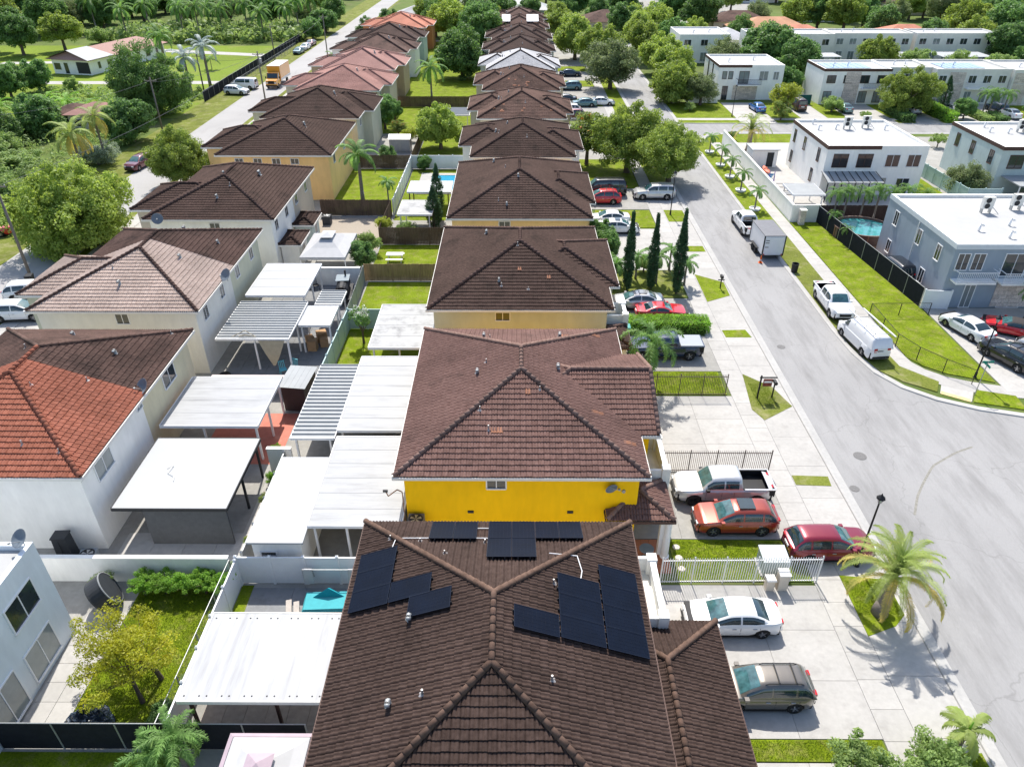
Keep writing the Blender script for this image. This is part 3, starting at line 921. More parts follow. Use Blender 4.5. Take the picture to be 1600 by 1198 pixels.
def window(root, side, a, z, w, h, face, frame=WHITE, glass=GLASS, panes=2, name='window', mull=True):
    """side: 'S' (faces -y), 'N', 'E' (+x), 'W' (-x); a = centre along the wall, face = wall coordinate"""
    f, g = MB(), MB()
    t = 0.07
    d = 0.05
    def bx(mb, a0, a1, z0, z1, o0, o1):
        s = -1 if side in 'SW' else 1
        lo, hi = sorted((face + s * o0, face + s * o1))
        if side in 'SN':
            mb.box(a0, a1, lo, hi, z0, z1)
        else:
            mb.box(lo, hi, a0, a1, z0, z1)
    bx(f, a - w / 2 - t, a - w / 2, z - h / 2 - t, z + h / 2 + t, 0.002, d)
    bx(f, a + w / 2, a + w / 2 + t, z - h / 2 - t, z + h / 2 + t, 0.002, d)
    bx(f, a - w / 2, a + w / 2, z + h / 2, z + h / 2 + t, 0.002, d)
    bx(f, a - w / 2 - 0.04, a + w / 2 + 0.04, z - h / 2 - t, z - h / 2, 0.002, d + 0.05)
    for i in range(1, panes):
        xm = a - w / 2 + w * i / panes
        bx(f, xm - 0.025, xm + 0.025, z - h / 2, z + h / 2, 0.002, d - 0.01)
    o = f.build(name, frame, root)
    for i in range(panes):
        g = MB()
        p0 = a - w / 2 + w * i / panes + (0.026 if i else 0.0)
        p1 = a - w / 2 + w * (i + 1) / panes - (0.026 if i < panes - 1 else 0.0)
        bx(g, p0, p1, z - h / 2, z + h / 2, 0.004, 0.02 + 0.006 * (i % 2))
        g.build('pane', glass, o)
    return o

def gooseneck(root, x, y, z, s=1.0, kind=0):
    """roof vent: pipe with flashing (kind 0) or curved cowl (kind 1)"""
    m = MB()
    if kind == 0:
        m.cyl((x, y, z - 0.15), (x, y, z + 0.27 * s), 0.04 * s, n=8)
        m.lathe([(0.15, -0.02), (0.07, 0.03), (0.05, 0.06)], (x, y, z), 8)
        m.build('vent_pipe', PIPE, root, smooth=False)
    else:
        pts = [(x, y, z - 0.15), (x, y, z + 0.25 * s), (x, y - 0.06, z + 0.36 * s), (x, y - 0.2 * s, z + 0.38 * s), (x, y - 0.3 * s, z + 0.28 * s)]
        m.tube(pts, 0.11 * s, 8)
        m.lathe([(0.2 * s, -0.04), (0.12 * s, 0.05)], (x, y, z), 8)
        m.build('vent_cowl', GALV, root, smooth=True)

def roof_z(x, y, x0, x1, y0, y1, ze):
    return ze + min(x - x0, x1 - x, y - y0, y1 - y) * TP + 0.05

def house(label, x0, x1, y0, y1, walls, t1, t2=None, ze=5.5, detail=1, cap=None, budget=0, wings=(), porches=(), wins=(), vents=(),
          wall2=None, name='hip_roof_house', fascia=FASCIA, ins=0.42, group=None):
    cx, cy = (x0 + x1) / 2, (y0 + y1) / 2
    root = thing(name, label, 'house', (cx, cy, 0), group=group)
    a, b, c, d = x0 - cx, x1 - cx, y0 - cy, y1 - cy
    if wall2 is None:
        MB().box(a + ins, b - ins, c + ins, d - ins, 0, ze - 0.03).build('wall', walls, root)
    else:
        MB().box(a + ins, b - ins, c + ins, 0, 0, ze - 0.03).build('wall', walls, root)
        MB().box(a + ins, b - ins - 0.01, 0.003, d - ins, 0, ze - 0.03).build('wall', wall2, root)
    hip_roof(root, a, b, c, d, ze, t1, t2, 0.0 if t2 else None, detail, cap, budget=budget, fascia=fascia)
    for w in wings:
        wx0, wx1, wy0, wy1, gb, zw = w
        zz = ze if zw is None else zw
        MB().box(wx0 - cx + ins, wx1 - cx - ins, wy0 - cy + ins, wy1 - cy - ins, 0, zz - 0.035).build('wing_wall', wall2 or walls, root)
        hip_roof(root, wx0 - cx, wx1 - cx, wy0 - cy, wy1 - cy, zz, t1, None, None, detail, cap, gable=gb, fascia=fascia, name='wing_roof')
    for p in porches:
        wx0, wx1, wy0, wy1, zz = p
        hip_roof(root, wx0 - cx, wx1 - cx, wy0 - cy, wy1 - cy, zz, t1, None, None, detail, cap, fascia=BROWN_TRIM, name='porch_roof')
        for px in (wx1 - cx - 0.45,):
            for py in (wy0 - cy + 0.45, wy1 - cy - 0.45):
                MB().box(px - 0.15, px + 0.15, py - 0.15, py + 0.15, 0, zz - 0.03).build('porch_post', WHITE, root)
    for w in wins:
        side, al, z, ww, hh = w[:5]
        fr = w[5] if len(w) > 5 else WHITE
        gl = w[6] if len(w) > 6 else GLASS
        if side == 'S':
            window(root, 'S', al - cx, z, ww, hh, c + ins, fr, gl)
        elif side == 'E':
            window(root, 'E', al - cy, z, ww, hh, b - ins - (0.01 if wall2 is not None and al > cy else 0), fr, gl)
        elif side == 'W':
            window(root, 'W', al - cy, z, ww, hh, a + ins, fr, gl)
    for v in vents:
        vx, vy, k, s = v
        gooseneck(root, vx - cx, vy - cy, roof_z(vx, vy, x0, x1, y0, y1, ze), s, k)
    return root

def dish(label, loc, tilt=0.9, rz=0.0, r=0.42):
    t = thing('satellite_dish', label, 'satellite dish', loc, rz)
    m = MB()
    prof = [(0.001, 0.0), (r * 0.4, 0.03), (r * 0.75, 0.085), (r, 0.15), (r + 0.012, 0.15), (r * 0.75, 0.07), (r * 0.4, 0.012), (0.001, -0.016)]
    o = m.lathe(prof, n=18).build('reflector', mat('dish_grey', (0.16, 0.19, 0.22), 0.5, 0.1, 4), t, smooth=True, loc=(0, 0, 0.45))
    o.rotation_euler = (tilt, 0, 0)
    MB().tube([(0, 0, -0.05), (0, 0, 0.42)], 0.025, 6).build('mast', GALV, t)
    MB().tube([(0, -0.1, 0.35), (0, -0.52, 0.62)], 0.015, 6).box(-0.05, 0.05, -0.58, -0.48, 0.58, 0.66).build('feed_arm', GALV, t)
    return t

W_ = WHITE
# --- middle row, near to far
HA = house('nearest brown tiled house with solar panels on its roof', -7.05, 5.48, 9.8, 25.4, OFFWHITE, T_BROWN, detail=3, cap=CAP_B, budget=300,
      porches=[(3.6, 9.1, 11.0, 21.8, 2.9)], fascia=BROWN_TRIM,
      vents=[(-4.1, 18.9, 1, 0.9), (-4.4, 15.3, 1, 0.9), (-3.2, 15.4, 0, 1), (-0.85, 12.5, 0, 1.1), (1.6, 20.4, 0, 0.9), (1.35, 15.9, 0, 1), (-1.3, 23.3, 0, 0.8), (-4.2, 23.4, 0, 0.8), (-3.0, 22.3, 0, 0.7), (-5.6, 23.8, 0, 0.7)],
      wins=[('E', 20.5, 4.4, 1.2, 1.2)])
HB = house('bright yellow house with rose brown tiled roof', -6.2, 6.95, 28.72, 44.3, YELLOW_WALL, T_ROSE, detail=3, cap=CAP_R, budget=300,
      wings=[(-1.0, 8.0, 32.3, 40.9, 'E', None)], porches=[(4.9, 8.45, 28.3, 31.6, 2.9)],
      wins=[('S', -0.95, 4.75, 0.95, 0.62)],
      vents=[(-1.4, 31.4, 0, 1.1), (-1.9, 32.6, 0, 0.9), (-2.2, 36.3, 1, 0.85), (-1.7, 37.2, 0, 0.9), (2.55, 36.6, 1, 0.9), (-2.0, 41.2, 1, 0.85), (-1.6, 40.9, 0, 0.8), (2.9, 41.3, 1, 0.9), (1.4, 33.9, 0, 0.8)])
HC = house('cream walled house with charcoal brown roof beside three cypresses', -6.4, 7.2, 47.3, 63.4, PALE_WALL, T_CHAR, detail=1, cap=T_ROWN,
      wings=[(0.0, 8.0, 51.2, 60.4, None, None)], porches=[(5.0, 8.6, 46.4, 49.8, 2.9)],
      wins=[('S', -0.9, 4.75, 1.0, 0.62)],
      vents=[(-1.2, 50.0, 1, 0.7), (-1.0, 49.5, 0, 1), (1.0, 49.2, 0, 0.7), (0.2, 53.6, 0, 1), (-2.4, 58.2, 1, 0.9)])
HD = house('dark brown roofed house with peach walls beside the parked utility cars', -6.4, 7.3, 65.8, 83.5, PEACH_WALL, T_CHAR, detail=1, cap=T_ROWN,
      wings=[(1.0, 7.9, 70.1, 79.5, None, None)], wins=[('S', -1.0, 4.75, 1.0, 0.62)],
      vents=[(-0.8, 67.6, 1, 0.8), (-1.6, 68.2, 0, 1), (0.3, 71.6, 1, 0.8), (-1.0, 75, 0, 1), (-2.3, 78.6, 1, 0.9)])
far = [('E', 85.9, WHITE_WALL, T_CHAR, 'white walled house with dark roof beyond the small pool'),
       ('F', 104.4, BEIGE_WALL, T_ROWN, 'beige house with orange patched brown roof behind the round tree'),
       ('G', 122.8, BEIGE_WALL, T_ROWN, 'brown roofed house with pale roof spots next to the silver roofed one'),
       ('H', 140.2, GREY_WALL, T_GREY, 'house with a pale silver grey tiled roof'),
       ('I', 157.8, GREY_WALL, T_CHAR, 'dark roofed house just beyond the silver grey roof'),
       ('J', 174.5, BEIGE_WALL, T_CHAR, 'second dark roofed house beyond the silver grey roof'),
       ('K', 191.5, BEIGE_WALL, T_ROWN, 'far brown roofed house with bright white roof panels'),
       ('L', 208.5, BEIGE_WALL, T_ROWN, 'farthest brown roofed house at the end of the middle row')]
for nm, y0, wm, tm, lb in far:
    r = house(lb, -5.3, 7.1, y0, y0 + 15.2, wm, tm, detail=1 if nm in 'EFGH' else 0, cap=T_CHAR if nm == 'H' else T_ROWN,
              wings=[(-6.9, 0.0, y0 + 4.8, y0 + 13.6, None, None), (1.0, 8.2, y0 + 3.0, y0 + 11.5, None, None)],
              wins=[('S', -1.2, 4.6, 1.0, 0.62), ('S', 2.4, 4.6, 1.0, 0.62)],
              vents=[(-2.4, y0 + 7.0, 1, 1.0), (-2.0, y0 + 6.0, 0, 1.2), (1.4, y0 + 3.6, 0, 1.2), (-1.0, y0 + 9, 1, 0.8)])
    if nm == 'K':
        for a_, b_ in ((-4.2, -2.2), (1.8, 4.6)):
            MB().add([(a_, -4.6, 7.0), (b_, -4.6, 7.0), (b_, -1.2, 8.1), (a_, -1.2, 8.1), (a_, -4.6, 6.9), (b_, -4.6, 6.9), (b_, -1.2, 8.0), (a_, -1.2, 8.0)],
                     [(0, 1, 2, 3), (0, 4, 5, 1), (1, 5, 6, 2), (2, 6, 7, 3), (3, 7, 4, 0)]).build('roof_panel', WHITE, r)

# replacement tile patches (paler, newly laid tiles) on the weathered roofs
PATCH = tile_mat('patch_orange', (0.24, 0.11, 0.07), (0.32, 0.16, 0.10), (0.2, 0.1, 0.06), 0.7)
def patches(root, x0, x1, y0, y1, ze, spots):
    for (sx, sy, n) in spots:
        for i in range(n):
            px, py = sx + (i % 2) * TILE_W, sy + (i // 2) * TILE_E * CP
            dW, dE, dS, dN = px - x0, x1 - px, py - y0, y1 - py
            mn = min(dW, dE, dS, dN)
            if mn == dS:
                u, w = Vector((1, 0, 0)), Vector((0, CP, SP))
            elif mn == dE:
                u, w = Vector((0, 1, 0)), Vector((-CP, 0, SP))
            elif mn == dW:
                u, w = Vector((0, -1, 0)), Vector((CP, 0, SP))
            else:
                u, w = Vector((-1, 0, 0)), Vector((0, -CP, SP))
            p = Vector((px, py, ze + mn * TP)) + u.cross(w) * 0.016 - Vector(root.location)
            o = obj('replaced_tile', single_tile(8, PATCH), None, root)
            o.matrix_local = frame_matrix(p, u, w)
patches(HB, -6.2, 6.95, 28.72, 44.3, 5.5, [(-1.25, 31.2, 2), (0.6, 33.6, 1), (3.2, 41.6, 3), (3.6, 41.0, 2), (5.3, 42.2, 2), (6.2, 31.0, 2), (4.6, 33.0, 2)])
patches(HC, -6.4, 7.2, 47.3, 63.4, 5.5, [(0.2, 51.0, 1), (2.4, 50.2, 1), (4.0, 55.0, 2)])
for i, y0 in enumerate((104.4, 122.8)):
    rt = [o for o in COL.objects if o.get('label', '').startswith(('beige house with orange', 'brown roofed house with pale'))][i]
    sp = [(random.uniform(-4, 5.5), y0 + random.uniform(0.8, 4.5), random.choice((1, 1, 2))) for _ in range(9)]
    patches(rt, -5.3, 7.1, y0, y0 + 15.2, 5.5, sp)

# --- left row
L1 = house('white house with half orange half sooty brown tiled roof', -35.0, -22.25, 28.6, 44.1, WHITE_WALL, T_ORANGE, T_ROWN, detail=3, cap=T_ORANGE, budget=300,
      wall2=CREAM_WALL, wins=[('E', 31.2, 4.3, 1.7, 1.05, WHITE, GLASS_PALE), ('E', 36.0, 4.9, 0.6, 0.5, WHITE, GLASS_PALE), ('E', 40.2, 4.35, 1.7, 1.1)],
      vents=[(-26.0, 30.4, 0, 1.1), (-28.2, 32.2, 0, 0.9), (-23.9, 30.0, 0, 0.8), (-25.2, 36.0, 0, 0.9), (-25.0, 39.2, 1, 0.8), (-29.8, 38.3, 0, 1.1), (-29, 41.8, 1, 0.8), (-23.2, 43.0, 0, 0.7), (-27.3, 34.3, 0, 0.7)])
L2 = house('cream house with half pale tan half brown tiled roof', -35.4, -22.95, 46.9, 62.8, OFFWHITE, T_TAN, T_ROWN, detail=2, cap=T_ROWN, wall2=PALE_WALL,
      wings=[(-37.6, -28, 49.5, 56.8, None, None)],
      wins=[('S', -28.8, 4.7, 0.9, 0.75), ('E', 49.0, 4.5, 0.85, 1.2), ('E', 52.6, 4.5, 0.85, 1.2), ('E', 56.4, 4.5, 0.85, 1.2), ('E', 60.2, 4.5, 0.85, 1.2)],
      vents=[(-29.4, 49.4, 1, 0.9), (-30.5, 51.0, 0, 1), (-26.4, 53.5, 1, 0.9), (-29.0, 60.9, 1, 1.0), (-25.0, 57.8, 1, 0.8)])
L3 = house('white and beige house with very dark tiled roof', -34.9, -22.6, 65.4, 81.5, WHITE_WALL, T_CHAR, None, detail=1, cap=T_ROWN, wall2=BEIGE_WALL,
      wings=[(-37.2, -28, 68.0, 75.5, None, None)],
      wins=[('S', -28.4, 4.7, 0.9, 0.6), ('E', 67.2, 4.5, 0.9, 1.2), ('E', 70.8, 4.5, 0.9, 1.2), ('E', 74.6, 4.5, 0.9, 1.2), ('E', 78.6, 4.5, 0.9, 1.2)],
      vents=[(-28.6, 68.3, 1, 0.9), (-27.8, 70.0, 0, 1.2), (-29.0, 72.1, 1, 0.8), (-26.3, 74.5, 1, 1.2)])
leftfar = [(86.5, PEACH_WALL, SAGE_WALL, T_CHAR, 'orange yellow house with dark roof beside the royal palm', 1),
           (104.5, PALE_WALL, SAGE_WALL, T_CHAR, 'pale cream house with dark roof facing the yellow truck', 1),
           (122.6, BEIGE_WALL, BEIGE_WALL, T_PINK, 'beige house with faded pink tiled roof, nearer of the two pink ones', 1),
           (140.4, TAN_WALL, TAN_WALL, T_PINK, 'house with brownish pink roof behind the nearer pink roof', 0),
           (158.8, WHITE_WALL, WHITE_WALL, T_ROWN, 'white walled house with brown roof behind the coconut palm', 0),
           (175.4, SAGE_WALL, SAGE_WALL, T_CHAR, 'pale blue walled house with dark roof before the coral roof', 0),
           (195.0, ORANGE_WALL, ORANGE_WALL, T_CORAL, 'house with coral red tiled roof at the far end of the left street', 0)]
for y0, wm, w2, tm, lb, dt in leftfar:
    house(lb, -35.4, -21.7, y0, y0 + 15.3, wm, tm, detail=dt, cap=T_ROWN if tm is T_CHAR else tm,
          wings=[(-38.2, -28.5, y0 + 4.0, y0 + 10.5, None, None), (-29.5, -20.4, y0 + 4.6, y0 + 13.2, None, None)] if y0 > 100 else [(-38.2, -28.5, y0 + 3.4, y0 + 11.5, None, None)],
          wins=[('S', -32.8, 4.7, 0.9, 0.6), ('S', -30.6, 4.7, 0.9, 0.6), ('S', -28.4, 4.7, 0.9, 0.6), ('S', -26.2, 4.7, 0.9, 0.6), ('E', y0 + 3, 4.5, 0.9, 1.2), ('E', y0 + 9, 4.5, 0.9, 1.2)],
          vents=[(-26.3, y0 + 7.2, 1, 1.0), (-26.0, y0 + 6.5, 0, 1.2)])
# brown tiled awnings on the back wall of the white and beige house
for i, yy in enumerate((68.3, 73.6)):
    t = thing('lean_to', ['white lean-to room with brown tiled awning, nearer the white canopy', 'pale lean-to room with brown tiled awning, by the wooden fence'][i], 'lean-to', (-21.9, yy, 0))
    MB().box(-1.0, 0.75, -1.3, 1.6, 0, 2.5).build('wall', WHITE_WALL if i == 0 else SAGE_WALL, t)
    hip_roof(t, -1.1, 1.05, -1.7, 1.9, 2.5, T_CHAR, None, None, 1)
    window(t, 'E', 0.2, 1.5, 0.7, 1.1, 0.75)
# satellite dishes
dish('dark satellite dish above the cream wall window', (-22.55, 52.3, 5.45), 0.9, -0.6, 0.5)
dish('satellite dish on the sooty roof edge above the patio', (-22.35, 36.6, 5.35), 0.9, -0.7, 0.5)
dish('pale satellite dish at the left end of the dark roof', (-33.2, 64.9, 5.3), 1.0, 0.4, 0.5)
t = thing('satellite_dish', 'grey oval dish on the yellow wall', 'satellite dish', (5.05, 29.06, 4.55), 0.2)
MB().lathe([(0.001, 0.0), (0.2, 0.03), (0.32, 0.10), (0.335, 0.10), (0.2, 0.0), (0.001, -0.03)], n=18).build('reflector', mat('dish_grey', (0.16, 0.19, 0.22), 0.5, 0.1, 4), t, smooth=True).rotation_euler = (1.75, 0, 0.1)
MB().tube([(0, 0.1, 0), (0.1, -0.1, -0.05), (0.42, -0.16, -0.1)], 0.02, 6).box(0.38, 0.48, -0.2, -0.1, -0.14, -0.04).build('feed_arm', GALV, t)
for i, xx in enumerate((-2.35, 3.0)):
    o = MB().box(-0.16, 0.16, -0.05, 0.0, -0.08, 0.08).build('wall_vent', DARK, loc=(xx, 29.137, 2.75))
    tag(o, ['small dark vent low on the yellow wall, left one', 'small dark vent low on the yellow wall, right one'][i], 'vent')
# balconies with white parapets on the street side of the two near houses
def balcony(label, x0, x1, y0, y1, zt):
    t = thing('balcony', label, 'balcony', ((x0 + x1) / 2, (y0 + y1) / 2, 0))
    a, b = (x1 - x0) / 2, (y1 - y0) / 2
    MB().box(-a, a, -b, b, 2.72, 2.9).build('floor_slab', OFFWHITE, t)
    pb = MB().box(a - 0.16, a, -b, b, 2.9, zt)
    pb.box(-a, a - 0.16, -b, -b + 0.16, 2.9, zt).box(-a, a - 0.16, b - 0.16, b, 2.9, zt)
    pb.build('parapet', WHITE_WALL, t)
    for sy in (-1, 1):
        MB().box(a - 0.32, a + 0.14, sy * (b - 0.16) - 0.24, sy * (b - 0.16) + 0.24, 0.0, zt + 0.14).build('pier', WHITE_WALL, t)
    MB().box(a - 0.22, a + 0.06, -b + 0.3, b - 0.3, zt + 0.003, zt + 0.07).build('coping', WHITE, t)
    return t
balcony('white parapet balcony beside the solar roof', 5.0, 6.7, 21.3, 25.0, 3.75)
balcony('white parapet balcony on the yellow house', 6.6, 8.55, 31.4, 34.6, 3.75)
balcony('white parapet balcony on the cream house by the cypresses', 6.8, 8.6, 49.8, 52.0, 3.75)
# solar panels on the nearest roof: three arrays, each panel a part
def pv_array(label, plane, panels):
    x0, x1, y0, y1, ze = -7.05, 5.48, 9.8, 25.4, 5.5
    if plane == 'E':
        p0, u, w = Vector((x1, y0, ze)), Vector((0, 1, 0)), Vector((-CP, 0, SP))
    elif plane == 'W':
        p0, u, w = Vector((x0, y1, ze)), Vector((0, -1, 0)), Vector((CP, 0, SP))
    else:
        p0, u, w = Vector((x1, y1, ze)), Vector((-1, 0, 0)), Vector((0, -CP, SP))
    t = thing('solar_array', label, 'solar panels')
    t.matrix_world = frame_matrix(p0 + u.cross(w) * 0.20, u, w)
    for (u0, v0, pw, ph) in panels:
        e = 0.022
        f = MB().box(0, pw, 0, e, 0, 0.04).box(0, pw, ph - e, ph, 0, 0.04).box(0, e, e, ph - e, 0, 0.04).box(pw - e, pw, e, ph - e, 0, 0.04).box(e, pw - e, e, ph - e, 0, 0.022)
        o = f.build('panel', PVBACK, t, loc=(u0, v0, random.uniform(0, .006)))
        g = MB()
        nx_, ny_ = (6, 10) if ph > pw else (10, 6)
        sx, sy = (pw - 2 * e) / nx_, (ph - 2 * e) / ny_
        for i in range(nx_):
            for j in range(ny_):
                g.box(e + i * sx + 0.002, e + (i + 1) * sx - 0.002, e + j * sy + 0.002, e + (j + 1) * sy - 0.002, 0.022, 0.028)
        g.build('cells', PVPANEL, o)['kind'] = 'stuff'
        MB().box(u0 + 0.25, u0 + 0.29, v0 - .04, v0 + ph + .03, -0.19, -.001).box(u0 + pw - 0.29, u0 + pw - 0.25, v0 - .04, v0 + ph + .03, -0.19, -.001).build('rail', DARK, t)
PVBACK = mat('solar_backing', (0.004, 0.008, 0.02), 0.35, 0.1, 3)
pv_array('larger solar array on the street side slope of the nearest roof', 'E',
         [(7.90 + 1.07 * i, .36, 1.05, 1.74) for i in range(4)] + [(7.90 + 1.07 * i, 2.18, 1.05, 1.86) for i in range(3)] + [(7.86, 4.10, 1.05, 1.84)])
pv_array('stepped solar array on the left slope of the nearest roof', 'W',
         [(2.40 + 1.07 * i, .34, 1.05, 1.78) for i in range(3)] + [(4.52, 2.16, 1.05, 1.84), (5.52, 3.12, 1.05, 1.84)])
pv_array('black solar array on the far slope of the nearest roof', 'N',
         [(2.40 + 1.07 * i, .35, 1.05, 1.78) for i in range(4)] + [(4.54 + 1.07 * i, 2.15, 1.05, 1.84) for i in range(2)] + [(7.18 + 1.07 * i, .40, 1.05, 1.80) for i in range(2)])
# ------------------------------------------------------------------ flat-roofed houses
def flat_house(label, x0, x1, y0, y1, h, wall, trim, roof=FLATROOF, wins=(), trimside='SW', name='flat_roof_house', brown_to=None, cat='house', group=None,
               vents=(), acs=(), stone=(), k=24 / 23.5):
    if k != 1:
        x0, x1, y0, y1, h = x0 * k, x1 * k, y0 * k, y1 * k, 6.0
        wins = [(w[0], w[1] * k, w[2] * .93) + tuple(w[3:]) for w in wins]
        vents = [(p[0] * k, p[1] * k) for p in vents]
        acs = [(p[0] * k, p[1] * k) for p in acs]
        stone = [(p[0] * k, p[1] * k, p[2], p[3] * .93) for p in stone]
    cx, cy = (x0 + x1) / 2, (y0 + y1) / 2
    t = thing(name, label, cat, (cx, cy, 0), group=group)
    a, b, c, d = x0 - cx, x1 - cx, y0 - cy, y1 - cy
    MB().box(a, b, c, d, 0, h - 0.45).build('wall', wall, t)
    MB().box(a + 0.25, b - 0.25, c + 0.25, d - 0.25, h - 0.45, h - 0.28).build('roof', roof, t)
    p = MB()
    p.box(a, a + 0.25, c, d, h - 0.45, h).box(b - 0.25, b, c, d, h - 0.45, h).box(a + 0.25, b - 0.25, c, c + 0.25, h - 0.45, h).box(a + 0.25, b - 0.25, d - 0.25, d, h - 0.45, h)
    p.build('parapet', wall if trim is None else WHITE_WALL, t)
    if trim is not None:
        q = MB()
        e = 0.05
        bt = b if brown_to is None else a + (b - a) * brown_to
        if 'S' in trimside:
            q.box(a - e, bt + (e if brown_to is None else 0), c - e, c - 0.003, h - 0.42, h + 0.03)
        if 'W' in trimside:
            q.box(a - e, a - 0.003, c - 0.002, d + e, h - 0.42, h + 0.03)
        q.build('parapet_band', trim, t)
    for w in wins:
        side, al, z, ww, hh = w[:5]
        fr = w[5] if len(w) > 5 else WHITE
        gl = w[6] if len(w) > 6 else GLASS
        face = {'S': c, 'W': a, 'E': b, 'N': d}[side]
        al2 = al - (cx if side in 'SN' else cy)
        window(t, side, al2, z, ww, hh, face, fr, gl, panes=1 if ww < 0.75 else 2)
    for (vx, vy) in vents:
        m = MB()
        X, Y, Z = vx - cx, vy - cy, h - 0.3
        m.tube([(X, Y, Z), (X, Y, Z + 0.5), (X + 0.08, Y, Z + 0.62), (X + 0.25, Y, Z + 0.62), (X + 0.33, Y, Z + 0.5)], 0.1, 8).build('roof_vent', WHITE, t, smooth=True)
    for (vx, vy) in acs:
        X, Y, Z = vx - cx, vy - cy, h - 0.28
        m = MB().box(X - 0.5, X + 0.5, Y - 0.2, Y + 0.2, Z + 0.45, Z + 1.55)
        o = m.build('air_conditioner', OFFWHITE, t)
        MB().box(X - 0.42, X - 0.36, Y - 0.2, Y + 0.2, Z, Z + 0.45).box(X + 0.36, X + 0.42, Y - 0.2, Y + 0.2, Z, Z + 0.45).build('stand', GALV, o)
        for zz in (0.72, 1.26):
            MB().lathe([(0.001, -0.012), (0.22, -0.012), (0.25, -0.03), (0.25, 0.0)], (X - 0.1, Y - 0.2, Z + zz), 16, axis='y').build('fan', DARK, o)
        MB().tube([(X + 0.5, Y, Z + 0.6), (X + 0.85, Y - 0.1, Z + 0.3), (X + 1.0, Y - 0.5, Z + 0.05)], 0.03, 6).build('pipe', GALV, o)
    for s_ in stone:
        sx0, sx1, z0, z1 = s_
        # individually laid cladding stones
        nz = max(2, int((z1 - z0) / 0.34))
        nx = max(2, int((sx1 - sx0) / 0.6))
        me = MB().box(-0.5, 0.5, -0.5, 0.5, -0.5, 0.5).mesh('stone')
        me.materials.append(STONE)
        for k in range(nz):
            for i in range(nx + 1):
                ww_ = (sx1 - sx0) / nx
                ed = [sx0] + [sx0 + (q + (.5 if k % 2 else 1)) * ww_ for q in range(nx - (0 if k % 2 else 1))] + [sx1]
                if i >= len(ed) - 1:
                    continue
                xa, xb = ed[i], ed[i + 1]
                o = obj('stone', me, None, t)
                o.location = ((xa + xb) / 2 - cx, c - 0.03, z0 + (k + 0.5) * (z1 - z0) / nz)
                o.scale = (xb - xa - 0.02, 0.06 + random.uniform(-0.015, 0.02), (z1 - z0) / nz - 0.02)
    return t

def rail_balcony(root, cx, cy, x0, x1, y, z, proj, m, h=0.95):
    """balcony slab and railing on a south wall (world coords, root at cx, cy)"""
    k = 24 / 23.5
    x0, x1, y, cx, cy = x0 * k, x1 * k, y * k, root.location.x, root.location.y
    z *= .93
    a, b, c = x0 - cx, x1 - cx, y - cy
    o = MB().box(a, b, c - proj, c - 0.003, z - 0.16, z).build('balcony_slab', WHITE_WALL, root)
    r = MB().box(a, b, c - proj, c - proj + 0.05, z + h - 0.05, z + h).box(a, b, c - proj, c - proj + 0.04, z + 0.08, z + 0.12)
    r.box(a, a + 0.05, c - proj + 0.05, c, z + h - 0.05, z + h).box(b - 0.05, b, c - proj + 0.05, c, z + h - 0.05, z + h)
    r.build('handrail', m, o)
    n = int((b - a) / 0.16)
    me = MB().box(-0.014, 0.014, -0.014, 0.014, 0, h - 0.08).mesh('baluster')
    me.materials.append(m)
    for i in range(n + 1):
        obj('baluster', me, None, o, loc=(a + 0.025 + i * (b - a - 0.05) / n, c - proj + 0.02, z + 0.04))

BR = BROWN_TRIM
# bottom-left white modern house
WM = flat_house('white modern flat-roofed house at the lower left edge', -34, -21.75, 8.0, 23.6, 6.0, stucco('cool_white', (0.72, 0.76, 0.79)), None,
           k=1, wins=[('E', 21.55, 4.15, 1.9, 1.35, WHITE, GLASS), ('E', 21.35, 1.25, 1.95, 1.7, WHITE, GLASS_PALE), ('E', 18.6, 1.25, 1.95, 2.1, WHITE, GLASS_PALE)])
dish('dark satellite dish on the corner of the white modern house', (-22.0, 23.4, 5.95), 0.75, -0.5, 0.42)
# blue grey house on the right
BG = flat_house('blue grey flat-roofed house with white balcony railings', 36.85, 61.0, 57.3, 70.1, 6.5, BLUE_WALL, mat('pale_band', (0.62, 0.66, 0.69), 0.7, 0.05, 2),
           wins=[('W', 67.9, 4.6, 0.75, 1.35), ('W', 63.2, 4.6, 0.75, 1.35), ('W', 59.6, 4.6, 0.75, 1.35), ('W', 67.9, 1.5, 0.75, 1.2), ('W', 61.0, 1.5, 0.8, 1.3),
                 ('S', 37.75, 4.75, 0.95, 1.45), ('S', 39.05, 4.75, 0.95, 1.45), ('S', 42.2, 4.45, 1.95, 2.0), ('S', 47, 4.6, 1.5, 1.5), ('S', 39.2, 1.25, 0.85, 2.1, WHITE, GLASS_PALE), ('S', 43.0, 1.2, 1.9, 2.0), ('S', 49, 1.3, 1.6, 1.6)],
           vents=[(40.6, 61.0), (42.4, 59.4), (44.0, 62.3), (49, 60)], acs=[(43.6, 65.6), (46.8, 66.4)], stone=[(41.4, 46.2, 0.15, 2.6)])
rail_balcony(BG, 48.925, 63.7, 37.2, 40.6, 57.3, 3.1, 1.0, WHITE)
rail_balcony(BG, 48.925, 63.7, 41.0, 47.2, 57.3, 3.1, 1.2, WHITE)
MB().tube([(-12.40, 0.0, 5.5), (-12.40, 0.0, 0.1)], 0.05, 6).build('downpipe', WHITE, BG)
